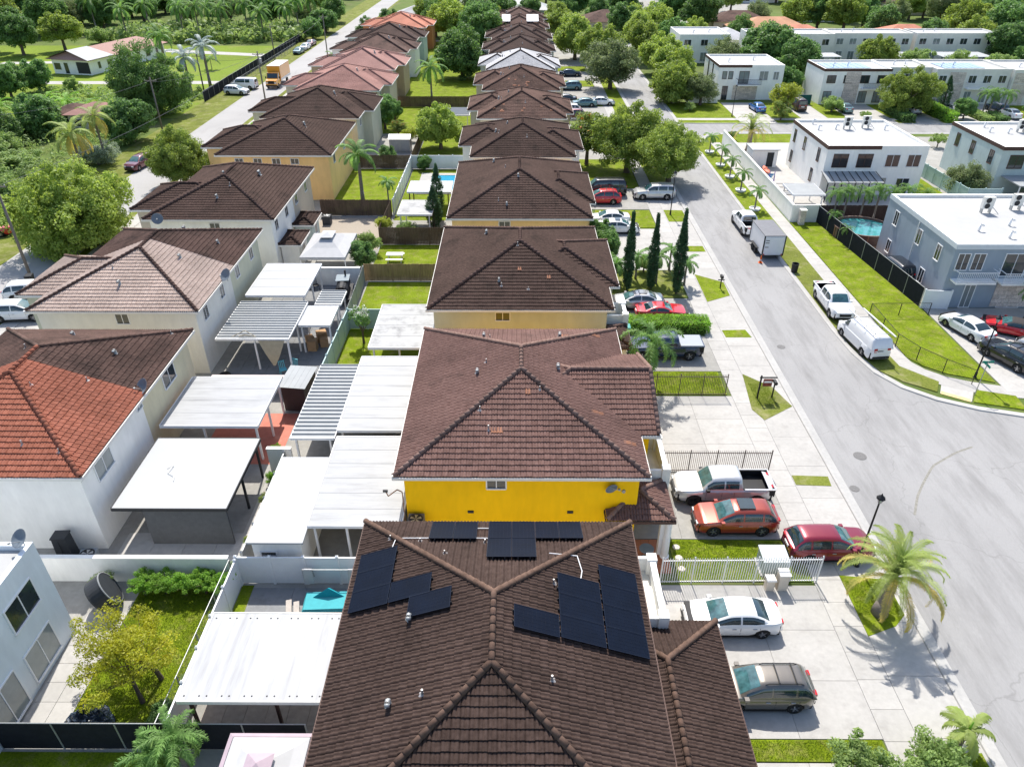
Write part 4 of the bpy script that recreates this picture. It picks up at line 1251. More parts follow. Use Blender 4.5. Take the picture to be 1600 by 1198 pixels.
# white house with brown band
WB = flat_house('white flat-roofed house with brown roof band and two air conditioners', 36.85, 48.75, 87.2, 99.9, 6.5, WHITE_WALL, BR, brown_to=0.53,
           wins=[('W', 98.4, 4.6, 0.7, 1.5, BR), ('W', 94.6, 4.6, 0.7, 1.5, BR), ('W', 89.6, 4.6, 0.7, 1.5, BR), ('W', 98.4, 1.7, 0.7, 1.4, BR), ('W', 90.6, 1.6, 0.7, 1.5, BR),
                 ('S', 38.6, 4.55, 1.7, 1.5, BR), ('S', 41.5, 4.55, 1.7, 1.5, BR), ('S', 44.8, 4.55, 1.6, 1.4), ('S', 47.3, 4.55, 1.5, 1.4), ('S', 44.3, 1.5, 0.7, 1.5, WHITE, GLASS_PALE), ('S', 46.7, 1.2, 1.5, 1.9)],
           vents=[(38.6, 95.6), (38.9, 98.6), (40.9, 95.9), (47.0, 95.6), (45.7, 97.8)], acs=[(42.3, 96.0), (44.9, 96.6)])
t = thing('patio_cover', 'blue grey metal patio cover on the white house', 'patio roof', (40.7, 87.7, 0))
MB().add([(-3.2, 1.28, 2.95), (3.2, 1.28, 2.95), (3.4, -1.5, 2.45), (-3.4, -1.5, 2.45), (-3.2, 1.28, 2.87), (3.2, 1.28, 2.87), (3.4, -1.5, 2.37), (-3.4, -1.5, 2.37)],
         [(3, 2, 1, 0), (4, 5, 6, 7), (0, 1, 5, 4), (1, 2, 6, 5), (2, 3, 7, 6), (3, 0, 4, 7)]).build('roof_sheet', PATIO_GREY, t)
for i in range(9):
    x = -3.3 + i * 0.825
    MB().box(x - 0.06, x + 0.06, -1.5, -1.4, 0, 2.36).build('post', DARK, t)
    MB().bar((x, 1.2, 2.99), (x * 1.03, -1.55, 2.47), 0.05, 0.06).build('rib', DARK, t)
# sage house at right edge
SG = flat_house('sage grey flat-roofed house with brown roof band at the right edge', 57.3, 72, 86.8, 98.9, 6.5, SAGE_WALL, BR,
           wins=[('W', 96.6, 4.6, 0.8, 1.5, BR), ('W', 93.0, 4.6, 0.8, 1.5, BR), ('W', 88.8, 4.6, 0.8, 1.5, BR), ('S', 59.2, 4.55, 1.7, 1.5, BR), ('S', 62.6, 4.55, 1.7, 1.5, BR)],
           vents=[(59.8, 94.6), (61.8, 94.0), (60.4, 97)], acs=[(63.6, 94.6), (66.4, 95)])
t = thing('screened_porch', 'screened porch with pale blue roof on the sage house', 'porch', (61.8, 86.7, 0))
MB().box(-2.6, 5, -2.2, 1.85, 2.5, 2.62).build('roof_sheet', PATIO_GREY, t)
for i in range(7):
    x = -2.5 + i * 1.1
    MB().box(x - 0.05, x + 0.05, -2.15, -2.05, 0, 2.5).build('post', WHITE, t)
    if i < 6:
        MB().box(x + 0.06, x + 1.04, -2.11, -2.09, 0.2, 2.4).build('screen', GLASS, t)
# balconied white house beyond the cross street
BH = flat_house('white flat-roofed house with dark balcony and stone ground floor', 36.3, 47.9, 139.5, 151.0, 6.5, WHITE_WALL, BR, brown_to=0.5,
           wins=[('S', 37.4, 4.6, 0.7, 1.2, BR, GLASS_PALE), ('S', 38.5, 4.6, 0.7, 1.2, BR, GLASS_PALE), ('S', 40.9, 4.2, 1.7, 2.0, BR, GLASS_PALE), ('S', 44.4, 4.5, 1.5, 1.5, WHITE, GLASS_PALE), ('S', 46.6, 4.5, 0.9, 1.3, WHITE, GLASS_PALE),
                 ('S', 37.8, 1.3, 0.9, 2.3, BR), ('S', 41.4, 1.25, 1.7, 2.0, BR, GLASS_PALE), ('W', 147.5, 4.0, 0.5, 3.4, BR), ('W', 144, 4.0, 0.5, 3.4, BR)],
           vents=[(39, 144), (44, 146)], stone=[(39.2, 43.6, 0.1, 2.7)])
rail_balcony(BH, 42.1, 145.25, 39.6, 43.8, 139.5, 3.0, 1.3, DARK)
# terraces on the right
def terrace(label, x0, x1, y0, y1, wall, trim, n, seed, brown=None, stone=(), bal=None, wind=GLASS):
    r = random.Random(seed)
    wn_ = []
    w = (x1 - x0) / n
    for i in range(n):
        c = x0 + (i + 0.5) * w
        wn_.append(('S', c, 4.6, min(1.5, w * 0.5), 1.2, WHITE if trim is None else BR, r.choice((GLASS, GLASS_PALE)) if wind is None else wind))
        wn_.append(('S', c + r.uniform(-.3, .3), 1.4, min(1.4, w * 0.45), 1.8, WHITE if trim is None else BR, GLASS_PALE))
    return flat_house(label, x0, x1, y0, y1, 6.5, wall, trim, wins=wn_, brown_to=brown, stone=stone, trimside='SW', name='terrace_house', vents=[(x0 + w, y0 + 4), (x0 + 2 * w, y0 + 5)])
TA = terrace('stone-clad white terrace house with tall black window and black balcony', 53.7, 65.4, 135.9, 145.0, WHITE_WALL, BR, 4, 1, stone=[(57.6, 60.2, 0.1, 5.9)])
rail_balcony(TA, 59.55, 140.45, 60.6, 63.4, 135.9, 3.1, 1.1, DARK)
terrace('white terrace house hidden behind the round street tree', 65.5, 73.1, 137.6, 145.4, OFFWHITE, None, 3, 2)
TB = terrace('cream terrace house with stone panels and solar roof, centre right', 73.2, 86.2, 135.9, 145.6, OFFWHITE, None, 5, 3, stone=[(75.6, 78.4, 0.1, 5.9)])
rail_balcony(TB, 79.7, 140.75, 78.8, 82.5, 135.9, 3.1, 1.1, WHITE)
terrace('cream terrace house with brown panel at the right edge of the cross street', 86.3, 101, 135.2, 145.2, OFFWHITE, None, 5, 4, stone=[(86.6, 89.2, 0.1, 5.9)])
for i, (xa, xb) in enumerate(((54.6, 62.6), (75.2, 82.6))):
    t = thing('solar_array', ['blue solar panels lying on the stone-clad terrace roof', 'blue solar panels lying on the cream terrace roof'][i], 'solar panels', ((xa + xb) / 2 * 1.0213, 143.4, 5.73))
    for k in range(7):
        w_ = (xb - xa) / 7
        MB().box(-(xb - xa) / 2 + k * w_ + 0.05, -(xb - xa) / 2 + (k + 1) * w_ - 0.05, -2.6, 2.6, 0.02, 0.08).build('panel', mat('pale_solar', (0.25, 0.36, 0.52), 0.2, 0.1, 2, coat=0.4), t)
terrace('white box house with two windows, left end of the far terrace row', 36.3, 47.4, 176.8, 189.0, WHITE_WALL, None, 3, 5, wind=GLASS)
terrace('white terrace house behind the dark trees in the far row', 52.0, 70.8, 177.6, 186.0, OFFWHITE, None, 5, 6, wind=GLASS)
terrace('cream terrace house in the middle of the far row', 71.1, 88.6, 178.8, 186.2, OFFWHITE, None, 6, 7, wind=None)
terrace('cream terrace house at the right end of the far row', 89.6, 107.8, 178.9, 186.3, OFFWHITE, None, 6, 8, wind=None)
for i, (xa, xb, ya, yb) in enumerate(((66, 71, 172, 177.3), (79, 90, 171.5, 178.6), (93, 104, 172, 178.6))):
    t = thing('patio_cover', ['small white patio roof behind the dark trees of the far terrace', 'white patio roof behind the middle far terrace', 'white patio roof behind the right far terrace'][i], 'patio roof', ((xa + xb) / 2, (ya + yb) / 2, 0))
    a_, b_ = (xb - xa) / 2, (yb - ya) / 2
    MB().box(-a_, a_, -b_, b_, 2.6, 2.72).build('roof_sheet', PATIO_CLEAN, t)
    for px in (-a_ + 0.2, 0, a_ - 0.2):
        MB().box(px - 0.06, px + 0.06, -b_ + 0.1, -b_ + 0.22, 0, 2.6).build('post', WHITE, t)

# ------------------------------------------------------------------ patio roofs
def patio(label, x0, x1, y0, y1, z, m, posts=(), style='flat', post=WHITE, edge=WHITE, seam=1.2, slope=0.0, th=0.11, name='patio_cover'):
    cx, cy = (x0 + x1) / 2, (y0 + y1) / 2
    t = thing(name, label, 'patio roof', (cx, cy, 0))
    a, b = (x1 - x0) / 2, (y1 - y0) / 2
    def zz(x):
        return z - slope * (x + a)
    if style == 'flat':
        n = max(1, round(2 * b / seam))
        for k in range(n):
            ya, yb = -b + 2 * b * k / n + 0.006, -b + 2 * b * (k + 1) / n - 0.006
            MB().add([(-a, ya, zz(-a)), (a, ya, zz(a)), (a, yb, zz(a)), (-a, yb, zz(-a)), (-a, ya, zz(-a) - th), (a, ya, zz(a) - th), (a, yb, zz(a) - th), (-a, yb, zz(-a) - th)],
                     [(0, 1, 2, 3), (7, 6, 5, 4), (0, 4, 5, 1), (1, 5, 6, 2), (2, 6, 7, 3), (3, 7, 4, 0)]).build('roof_panel', m, t)
            if k:
                MB().add([(-a, ya - 0.03, zz(-a) + 0.002), (a, ya - 0.03, zz(a) + 0.002), (a, ya + 0.018, zz(a) + 0.002), (-a, ya + 0.018, zz(-a) + 0.002),
                          (-a, ya - 0.02, zz(-a) + 0.012), (a, ya - 0.02, zz(a) + 0.012), (a, ya + 0.008, zz(a) + 0.012), (-a, ya + 0.008, zz(-a) + 0.012)],
                         [(4, 5, 6, 7), (0, 1, 5, 4), (2, 3, 7, 6)]).build('seam', m, t)
        e = MB()
        e.bar((-a - 0.03, -b - 0.03, z - 0.08), (a + 0.03, -b - 0.03, zz(a) - 0.08), 0.05, 0.2)
        e.bar((-a - 0.03, b + 0.03, z - 0.08), (a + 0.03, b + 0.03, zz(a) - 0.08), 0.05, 0.2)
        e.bar((a + 0.03, -b, zz(a) - 0.08), (a + 0.03, b, zz(a) - 0.08), 0.05, 0.2)
        e.bar((-a - 0.03, -b, z - 0.08), (-a - 0.03, b, z - 0.08), 0.05, 0.2)
        e.build('edge_gutter', edge, t)
    else:
        # standing ribbed sheet: separate pans with upstands
        n = max(2, round(2 * b / 0.42))
        w = 2 * b / n
        me = MB().add([(-a, 0, zz(-a)), (a, 0, zz(a)), (a, w * 0.72, zz(a)), (-a, w * 0.72, zz(-a)), (a, w * 0.80, zz(a) + 0.085), (-a, w * 0.80, zz(-a) + 0.085),
                       (a, w * 0.94, zz(a) + 0.085), (-a, w * 0.94, zz(-a) + 0.085), (a, w, zz(a)), (-a, w, zz(-a))],
                      [(0, 1, 2, 3), (3, 2, 4, 5), (5, 4, 6, 7), (7, 6, 8, 9)]).mesh('roof_pan')
        me.materials.append(m)
        for k in range(n):
            obj('roof_pan', me, None, t, loc=(0, -b + k * w, 0))
        e = MB().bar((-a, -b - 0.03, z - 0.06), (a, -b - 0.03, zz(a) - 0.06), 0.05, 0.18).bar((-a, b + 0.03, z - 0.06), (a, b + 0.03, zz(a) - 0.06), 0.05, 0.18)
        e.bar((a + 0.03, -b, zz(a) - 0.09), (a + 0.03, b, zz(a) - 0.09), 0.06, 0.14).bar((-a - 0.03, -b, z - 0.09), (-a - 0.03, b, z - 0.09), 0.06, 0.14)
        e.build('edge_gutter', edge, t)
    for (px, py) in posts:
        MB().box(px - cx - 0.06, px - cx + 0.06, py - cy - 0.06, py - cy + 0.06, 0, zz(px - cx) - th - 0.02).build('post', post, t)
    return t
t = patio('big clean white carport roof beside the white wall', -21.75, -15.55, 29.2, 35.4, 2.85, PATIO_CLEAN, [(-15.8, 32.3), (-15.8, 29.5), (-15.8, 35.1)], post=DARK, edge=DARK, seam=6.2)
MB().box(-1.6, 2.95, -2.95, -2.85, 0, 2.6).build('front_screen', mat('dark_screen', (0.10, 0.105, 0.11), 0.8, 0.1, 4), t)
MB().tube([(-1.4, 0.2, 2.9), (-1.1, 0.5, 2.95), (-1.2, -0.2, 2.92), (-0.7, -0.5, 2.95), (-0.6, -0.9, 2.9)], 0.02, 5).build('loose_cable', OFFWHITE, t)
patio('white patio roof over the red patio', -22.2, -16.1, 36.7, 42.3, 2.85, PATIO_WHITE, [(-16.3, 36.9), (-16.3, 42.0), (-16.3, 39.4), (-19.6, 36.9)], seam=1.4)
patio('corrugated grey patio roof with a torn beige shade sail', -22.5, -17.05, 47.65, 53.8, 2.85, PATIO_GREY, [(-17.2, 47.9), (-19.7, 47.9), (-17.2, 50.6), (-17.2, 53.5)], style='rib')
patio('white patio roof at the far end of the cream house', -22.5, -17.6, 55.0, 61.4, 2.85, PATIO_CLEAN, [(-17.8, 55.3), (-17.8, 58.2), (-17.8, 61.2)], seam=1.6)
patio('small white lean-to roof by the teal fence', -16.95, -14.5, 50.3, 53.5, 2.6, PATIO_CLEAN, [(-14.6, 50.5), (-14.6, 53.3), (-16.8, 50.5)], seam=1.6)
patio('striped corrugated roof behind the yellow house', -13.75, -11.1, 35.6, 44.1, 2.75, PATIO_GREY, [(-13.5, 35.8), (-11.4, 35.8), (-13.5, 43.8), (-13.5, 40)], style='rib')
patio('white weathered patio roof, farther one behind the yellow house', -11.0, -5.9, 36.3, 45.1, 2.85, PATIO_WHITE, [(-10.8, 36.6), (-10.8, 44.8)], seam=1.25)
t = patio('large white weathered patio roof beside the yellow wall', -10.85, -5.95, 27.95, 35.6, 2.85, PATIO_WHITE, [(-10.6, 28.2), (-8.9, 28.2), (-7.0, 28.2), (-10.6, 35.2)], seam=1.3)
patio('stained white patio roof beside the cream house', -10.8, -6.0, 46.5, 53.4, 2.8, PATIO_STAIN, [(-10.5, 46.8), (-10.5, 53.1), (-8.6, 46.8)], seam=1.7)
t = patio('near white patio roof with grey streaks beside the solar roof', -13.9, -7.3, 18.0, 22.45, 2.6, mat('patio_streaked', (0.425, 0.43, 0.435), 0.6, 0.04, 2, stain=(0.27, 0.27, 0.28), stain_scale=0.8, stain_lo=0.48, stain_hi=0.8, stretch=(2.5, 0.22, 1)),
          [(-13.6, 18.3), (-10.0, 18.3), (-13.6, 22.2), (-7.6, 18.3)], post=BROWN_TRIM, edge=OFFWHITE, seam=4.5)
for i in range(14):
    MB().lathe([(0.001, 0.02), (0.035, 0.015), (0.04, 0)], (-3.1 + i * 0.47 + 0.16 * (i % 2), -2.0, 2.6), 6).build('screw_cap', DARK, t)
    MB().lathe([(0.001, 0.02), (0.035, 0.015), (0.04, 0)], (-3.1 + i * 0.47 + 0.16 * (i % 2), 1.95, 2.6), 6).build('screw_cap', DARK, t)
# white annex building
t = thing('annex', 'white flat-roofed annex with small barred window', 'shed', (-12.3, 30.4, 0))
MB().box(-1.35, 1.2, -3.3, 3.4, 0, 2.5).build('wall', WHITE_WALL, t)
MB().box(-1.55, 1.4, -3.5, 3.5, 2.503, 2.62).build('roof', PATIO_CLEAN, t)
window(t, 'S', -0.55, 1.5, 0.75, 0.55, -3.3, WHITE, GLASS, panes=1)
MB().box(-0.9, -0.2, -3.35, -3.32, 1.48, 1.53).build('window_bar', WHITE, t)
# grey sheds
t = thing('garden_shed', 'dark walled garden shed with pale grey sheet roof', 'shed', (-15.4, 43.4, 0), -0.12)
MB().box(-0.8, 0.85, -1.1, 1.2, 0, 2.05).build('wall', mat('shed_dark', (0.055, 0.035, 0.035), 0.6, 0.1, 4), t)
for k in range(5):
    MB().add([(-0.95 + k * 0.4, -1.3, 2.1), (-0.56 + k * 0.4, -1.3, 2.1), (-0.56 + k * 0.4, 1.3, 2.3), (-0.95 + k * 0.4, 1.3, 2.3)], [(0, 1, 2, 3)]).build('roof_sheet', PATIO_GREY, t)
t = thing('garden_shed', 'small pale metal shed under the dark trees', 'shed', (-16.8, 108.6, 0))
MB().box(-1.5, 1.5, -1.0, 1.0, 0, 1.9).build('wall', GALV, t)
MB().add([(-1.6, -1.15, 1.9), (1.6, -1.15, 1.9), (1.6, 0, 2.35), (-1.6, 0, 2.35), (-1.6, 1.15, 1.9), (1.6, 1.15, 1.9)], [(0, 1, 2, 3), (3, 2, 5, 4), (0, 3, 4), (1, 5, 2)]).build('roof', GALV, t)
for x in (-0.75, 0.75):
    MB().box(x - 0.6, x + 0.6, -1.03, -1.005, 0.1, 1.75).build('door', PATIO_GREY, t)
t = patio('low grey shed roof beside the black vehicle', -16.7, -14.6, 54.6, 57.2, 2.2, PATIO_GREY, [(-16.5, 54.8), (-14.8, 54.8), (-14.8, 57)], style='rib')
patio('white gazebo roof by the small blue pool', -12.5, -7.5, 82.8, 86.8, 2.4, PATIO_CLEAN, [(-12.3, 83.0), (-7.8, 83.0), (-12.3, 86.5), (-10, 83)], post=BROWN_TRIM, seam=4)
patio('grey flat shelter roof before the dark evergreens', -12.7, -9.0, 75.7, 80.2, 2.3, PATIO_STAIN, [(-12.4, 76.0), (-9.3, 76.0), (-12.4, 79.9)], seam=2.2)
patio('white louvred patio roof far behind the spotted roofs', -12.0, -7.3, 119.5, 124.5, 2.5, PATIO_CLEAN, [(-11.8, 119.8), (-7.6, 119.8)], style='rib')
# white canopy tent and pink-white pop-up canopy
def canopy(label, x0, x1, y0, y1, z, hp, m, border=None, posts=WHITE):
    cx, cy = (x0 + x1) / 2, (y0 + y1) / 2
    t = thing('canopy', label, 'canopy', (cx, cy, 0))
    a, b = (x1 - x0) / 2, (y1 - y0) / 2
    k = 0.26
    top = [(-a * k, -b * k, z + hp), (a * k, -b * k, z + hp), (a * k, b * k, z + hp), (-a * k, b * k, z + hp)]
    bot = [(-a, -b, z), (a, -b, z), (a, b, z), (-a, b, z)]
    for i in range(4):
        j = (i + 1) % 4
        def pt(q, f_, dz=0.0):
            return tuple(np.array(bot[q]) * (1 - f_) + np.array(top[q]) * f_ + np.array((0, 0, dz)))
        f0 = .17 if border else 0.0
        if border:
            MB().add([pt(i, 0), pt(j, 0), pt(j, f0 - .02), pt(i, f0 - .02)], [(0, 1, 2, 3)]).build('border_panel', border, t)
            MB().add([pt(i, f0 - .03, -.05), pt(j, f0 - .03, -.05), pt(j, f0 + .01, -.05), pt(i, f0 + .01, -.05)], [(0, 1, 2, 3)]).build('seam', DARK, t)
        MB().add([pt(i, f0), pt(j, f0), pt(j, .55, -.07), pt(i, .55, -.07), pt(j, 1), pt(i, 1)], [(0, 1, 2, 3), (3, 2, 4, 5)]).build('roof_panel', m, t)
        MB().add([bot[i], bot[j], (bot[j][0], bot[j][1], z - 0.28), (bot[i][0], bot[i][1], z - 0.28)], [(0, 3, 2, 1)]).build('valance', border or m, t)
    MB().add(top, [(0, 1, 2, 3)]).build('top_panel', border or m, t)
    tp = [(x * 1.15, y * 1.15, z + hp + 0.2) for x, y, _ in top]
    MB().add(tp + [(0, 0, z + hp + 0.45)], [(0, 1, 4), (1, 2, 4), (2, 3, 4), (3, 0, 4)]).build('vent_cap', border or m, t)
    for sx in (-1, 1):
        for sy in (-1, 1):
            MB().box(sx * (a - 0.06) - 0.03, sx * (a - 0.06) + 0.03, sy * (b - 0.06) - 0.03, sy * (b - 0.06) + 0.03, 0, z).build('post', posts, t)
    return t
CANV = mat('canvas_white', (0.45, 0.45, 0.455), 0.8, 0.05, 2, bump=0.1)
PINK = mat('canvas_pink', (0.40, 0.32, 0.36), 0.8, 0.08, 2)
canopy('white peaked canopy tent behind the white and beige house', -20.3, -16.0, 63.9, 70.0, 2.4, 0.9, CANV)
t = canopy('pale canopy with pink border at the bottom edge', -11.4, -7.9, 13.3, 16.85, 2.2, 0.55, CANV, PINK)
# ------------------------------------------------------------------ fences
def fence(label, pts, h, kind, cat='fence', m=None, group=None, base=0.0):
    """kinds: vinyl panels, wood boards, picket bars, wire mesh, fabric screen"""
    p0 = pts[0]
    t = thing('fence', label, cat, (p0[0], p0[1], base), group=group)
    for s in range(len(pts) - 1):
        a = Vector((pts[s][0] - p0[0], pts[s][1] - p0[1], 0))
        b = Vector((pts[s + 1][0] - p0[0], pts[s + 1][1] - p0[1], 0))
        d = b - a
        L = d.length
        ang = math.atan2(d.y, d.x)
        sp = {'vinyl': 1.9, 'wood': 2.4, 'picket': 1.9, 'wire': 2.6, 'fabric': 2.8, 'picketw': 1.75, 'wall': 1e9}[kind]
        n = max(1, round(L / sp))
        w = L / n
        mm = m or {'vinyl': VINYL, 'wood': WOOD, 'picket': BRONZE, 'wire': BLACK, 'fabric': BLACK_FABRIC, 'picketw': WHITE, 'wall': WHITE_WALL}[kind]
        def place(name, me, q, zrot=ang):
            o = obj(name, me, None, t, loc=(q.x, q.y, 0))
            o.rotation_euler = (0, 0, zrot)
            return o
        pw = {'vinyl': 0.065, 'wood': 0.05, 'picket': 0.03, 'wire': 0.025, 'fabric': 0.03, 'picketw': 0.035, 'wall': 0.1}[kind]
        ph = h + (0.08 if kind in ('vinyl', 'picketw', 'picket') else -0.02)
        pm = MB().box(-pw, pw, -pw, pw, 0, ph)
        if kind in ('vinyl', 'picketw'):
            pm.add([(-pw * 1.2, -pw * 1.2, ph), (pw * 1.2, -pw * 1.2, ph), (pw * 1.2, pw * 1.2, ph), (-pw * 1.2, pw * 1.2, ph), (0, 0, ph + 0.08)], [(0, 1, 4), (1, 2, 4), (2, 3, 4), (3, 0, 4)])
        pmesh = pm.mesh('post')
        pmesh.materials.append(mm if kind != 'fabric' else GALV)
        if kind != 'wall':
            for i in range(n + (1 if s == len(pts) - 2 else 0)):
                place('post', pmesh, a + d * (i / n))
        if kind == 'vinyl':
            me = MB().box(pw, w - pw, -0.02, 0.02, 0.04, h - 0.06).mesh('panel')
            me.materials.append(mm)
            r = MB().box(pw, w - pw, -0.04, 0.04, h - 0.06, h).mesh('rail')
            r.materials.append(mm)
            for i in range(n):
                place('panel', me, a + d * (i / n))
                place('rail', r, a + d * (i / n))
        elif kind == 'wood':
            nb = max(4, int(w / 0.15))
            for i in range(n):
                for k in range(nb):
                    key = 'board'
                    if key not in _shared or _shared[key][1] is not mm:
                        bm_ = MB().box(0.004, 0.142, -0.012, 0.012, 0.0, 1.0).mesh('board')
                        bm_.materials.append(mm)
                        _shared[key] = (bm_, mm)
                    q = a + d * ((i + k / nb) / n)
                    o = place('board', _shared[key][0], q)
                    o.scale = (w / nb / 0.146, 1, h - random.uniform(0, 0.05))
                    o.location.z = 0.02
            rl = MB().bar((0, 0.03, h * 0.25), (w, 0.03, h * 0.25), 0.03, 0.08).bar((0, 0.03, h * 0.75), (w, 0.03, h * 0.75), 0.03, 0.08).mesh('rail')
            rl.materials.append(mm)
            for i in range(n):
                place('rail', rl, a + d * (i / n))
        elif kind in ('picket', 'picketw'):
            rr = 0.012 if kind == 'picket' else 0.017
            nb = max(4, round(w / 0.125))
            pk = MB().box(-rr, rr, -rr, rr, 0.08, h).add([(-rr, -rr, h), (rr, -rr, h), (rr, rr, h), (-rr, rr, h), (0, 0, h + 0.05)], [(0, 1, 4), (1, 2, 4), (2, 3, 4), (3, 0, 4)]).mesh('picket')
            pk.materials.append(mm)
            rl = MB().box(pw, w - pw, -0.02, 0.02, 0.14, 0.18).box(pw, w - pw, -0.02, 0.02, h - 0.17, h - 0.13).mesh('rail')
            rl.materials.append(mm)
            for i in range(n):
                place('rail', rl, a + d * (i / n))
                for k in range(1, nb):
                    place('picket', pk, a + d * ((i + k / nb) / n))
        elif kind == 'wire':
            rl = MB().cyl((0, 0, h - 0.02), (w, 0, h - 0.02), 0.022, n=6).mesh('rail')
            rl.materials.append(mm)
            wm = MB()
            st = 0.22
            k = 0.0
            while k < w + h:
                x0_, z0_ = (k, 0.0) if k <= w else (w, k - w)
                x1_, z1_ = (k - h, h) if k >= h else (0.0, k)
                wm.bar((x0_, 0.0, z0_), (x1_, 0.0, z1_), 0.005)
                wm.bar((w - x0_, 0.008, z0_), (w - x1_, 0.008, z1_), 0.005)
                k += st
            wme = wm.mesh('wire_mesh')
            wme.materials.append(mm)
            for i in range(n):
                place('rail', rl, a + d * (i / n))
                place('wire_mesh', wme, a + d * (i / n))['kind'] = 'stuff'
        elif kind == 'fabric':
            sc = MB().box(0, w, -0.008, 0.008, 0.03, h - 0.03).mesh('screen')
            sc.materials.append(mm)
            rl = MB().cyl((0, 0, h), (w, 0, h), 0.025, n=6).mesh('rail')
            rl.materials.append(GALV)
            for i in range(n):
                place('screen', sc, a + d * (i / n))
                place('rail', rl, a + d * (i / n))
        elif kind == 'wall':
            wm = MB().box(0, L, -0.1, 0.1, 0, h - 0.06).mesh('wall')
            wm.materials.append(mm)
            place('wall', wm, a)
            cp = MB().box(-0.02, L + 0.02, -0.13, 0.13, h - 0.06, h).mesh('coping')
            cp.materials.append(mm)
            place('coping', cp, a)
    return t
_shared = {}
fence('white picket railing between the near driveway and the lawn', [(7.7, 26.62), (16.0, 26.75)], 1.85, 'picketw')
fence('brown metal railing behind the silver pickup', [(9.3, 35.73), (16.05, 35.73)], 1.7, 'picket')
fence('brown metal railing in front of the far front lawn', [(8.6, 44.38), (15.4, 44.38)], 1.8, 'picket')
fence('black chain wire fence around the corner lawn', [(36.2, 57.0), (31.0, 56.9), (30.95, 51.5), (31.7, 49.4), (32.9, 47.6), (34.3, 46.0)], 1.25, 'wire')
fence('black screened fence beside the round pool', [(34.2, 79.7), (36.15, 58.6)], 1.9, 'fabric')
fence('dark wooden fence behind the palms and round pool', [(34.3, 79.9), (49.2, 79.9)], 1.9, 'wood', m=mat('dark_wood', (0.055, 0.04, 0.038), 0.8, 0.2, 3, orand=0.1))
fence('white gate panel next to the blue grey house', [(36.2, 58.4), (38.4, 58.2)], 1.8, 'vinyl')
fence('long white boundary wall along the right pavement', [(34.3, 79.75), (31.35, 79.75), (31.35, 112.5)], 2.0, 'wall', cat='wall')
fence('pale teal fence between the white and sage houses', [(50.0, 99.5), (53.8, 99.5), (54.3, 86.0), (58.3, 86.0)], 1.8, 'vinyl', m=TEALFENCE)
fence('white boundary wall beside the balconied house', [(31.4, 146.0), (31.4, 140.0), (36.9, 140.0)], 1.9, 'wall', cat='wall')
fence('green screened fence beside the dark minivan', [(48.6, 138.6), (53.4, 138.6)], 1.7, 'fabric', m=mat('green_screen', (0.02, 0.10, 0.09), 0.9, 0.1, 3))
fence('black screened fence across the bottom left yards', [(-27, 17.45), (-8.6, 17.45)], 1.85, 'fabric')
fence('white vinyl fence across the near back yard', [(-14.4, 26.55), (-7.4, 26.55)], 1.95, 'vinyl')
fence('white vinyl fence down the side of the near back yard', [(-14.4, 26.4), (-14.4, 17.6)], 1.85, 'vinyl')
fence('chain wire fence beside the tree lawn', [(-14.85, 26.7), (-14.95, 17.6)], 1.6, 'wire', m=GALV)
fence('white block wall behind the dark hedge', [(-25.2, 26.75), (-14.9, 26.75)], 1.75, 'wall', cat='wall', m=WHITE_WALL)
fence('grey metal fence between annex and concrete yard', [(-14.25, 27.0), (-14.25, 35.4)], 1.8, 'vinyl', m=GALV)
fence('white wall stub behind the big carport', [(-15.4, 35.7), (-13.9, 35.7)], 1.9, 'wall', cat='wall')
fence('pale wall with bars between the two left patios', [(-22.0, 44.6), (-14.3, 44.6)], 1.5, 'wall', cat='wall', m=stucco('pinkish', (0.60, 0.54, 0.52)))
fence('pale blue vinyl fence beside the grey paved yard', [(-14.15, 45.0), (-14.0, 54.3)], 1.9, 'vinyl', m=TEALFENCE)
fence('pale blue vinyl fence behind the flowering tree', [(-14.0, 54.35), (-10.9, 54.35)], 1.9, 'vinyl', m=TEALFENCE)
fence('grey slatted fence beside the black vehicle', [(-14.1, 54.5), (-14.3, 63.4)], 1.8, 'wood', m=PATIO_GREY)
fence('light brown wooden fence behind the lawn strip', [(-14.3, 63.9), (-6.4, 63.9)], 1.75, 'wood', m=WOOD_L)
fence('white wall behind the far left patio roof', [(-22.2, 63.0), (-14.5, 63.0)], 1.8, 'wall', cat='wall')
fence('dark weathered wooden fence below the evergreens', [(-14.3, 72.9), (-6.4, 72.9)], 1.9, 'wood')
fence('dark weathered wooden fence in front of the royal palm lawn', [(-22.4, 81.5), (-14.3, 81.5)], 1.9, 'wood')
fence('dark weathered fence along the side of the gravel yard', [(-14.3, 73.0), (-14.3, 81.4)], 1.9, 'wood')
fence('white vinyl fence beside the palm lawn', [(-14.1, 81.7), (-14.1, 99.5)], 1.85, 'vinyl')
fence('white vinyl fence beyond the pool', [(-14.1, 99.55), (-6.6, 99.55)], 1.85, 'vinyl')
fence('dark wooden fence at the far end of the palm lawn', [(-22.0, 99.8), (-14.3, 99.8)], 1.8, 'wood')
fence('dark wooden side fence next to the round tree lawn', [(-14.2, 100.0), (-14.2, 117.6)], 1.8, 'wood')
fence('brown wooden fence far behind the round tree', [(-21.5, 136.5), (-6.5, 136.5)], 1.8, 'wood')
fence('white front gate fence of the far drive', [(9.0, 122.3), (15.6, 122.3)], 1.5, 'picketw')
fence('black screened fence along the left street verge', [(-57.0, 140), (-57.3, 224)], 1.9, 'fabric')
fence('thin wire fence in front of the black screened fence', [(-55.2, 150), (-55.4, 200)], 1.5, 'wire', m=GALV)
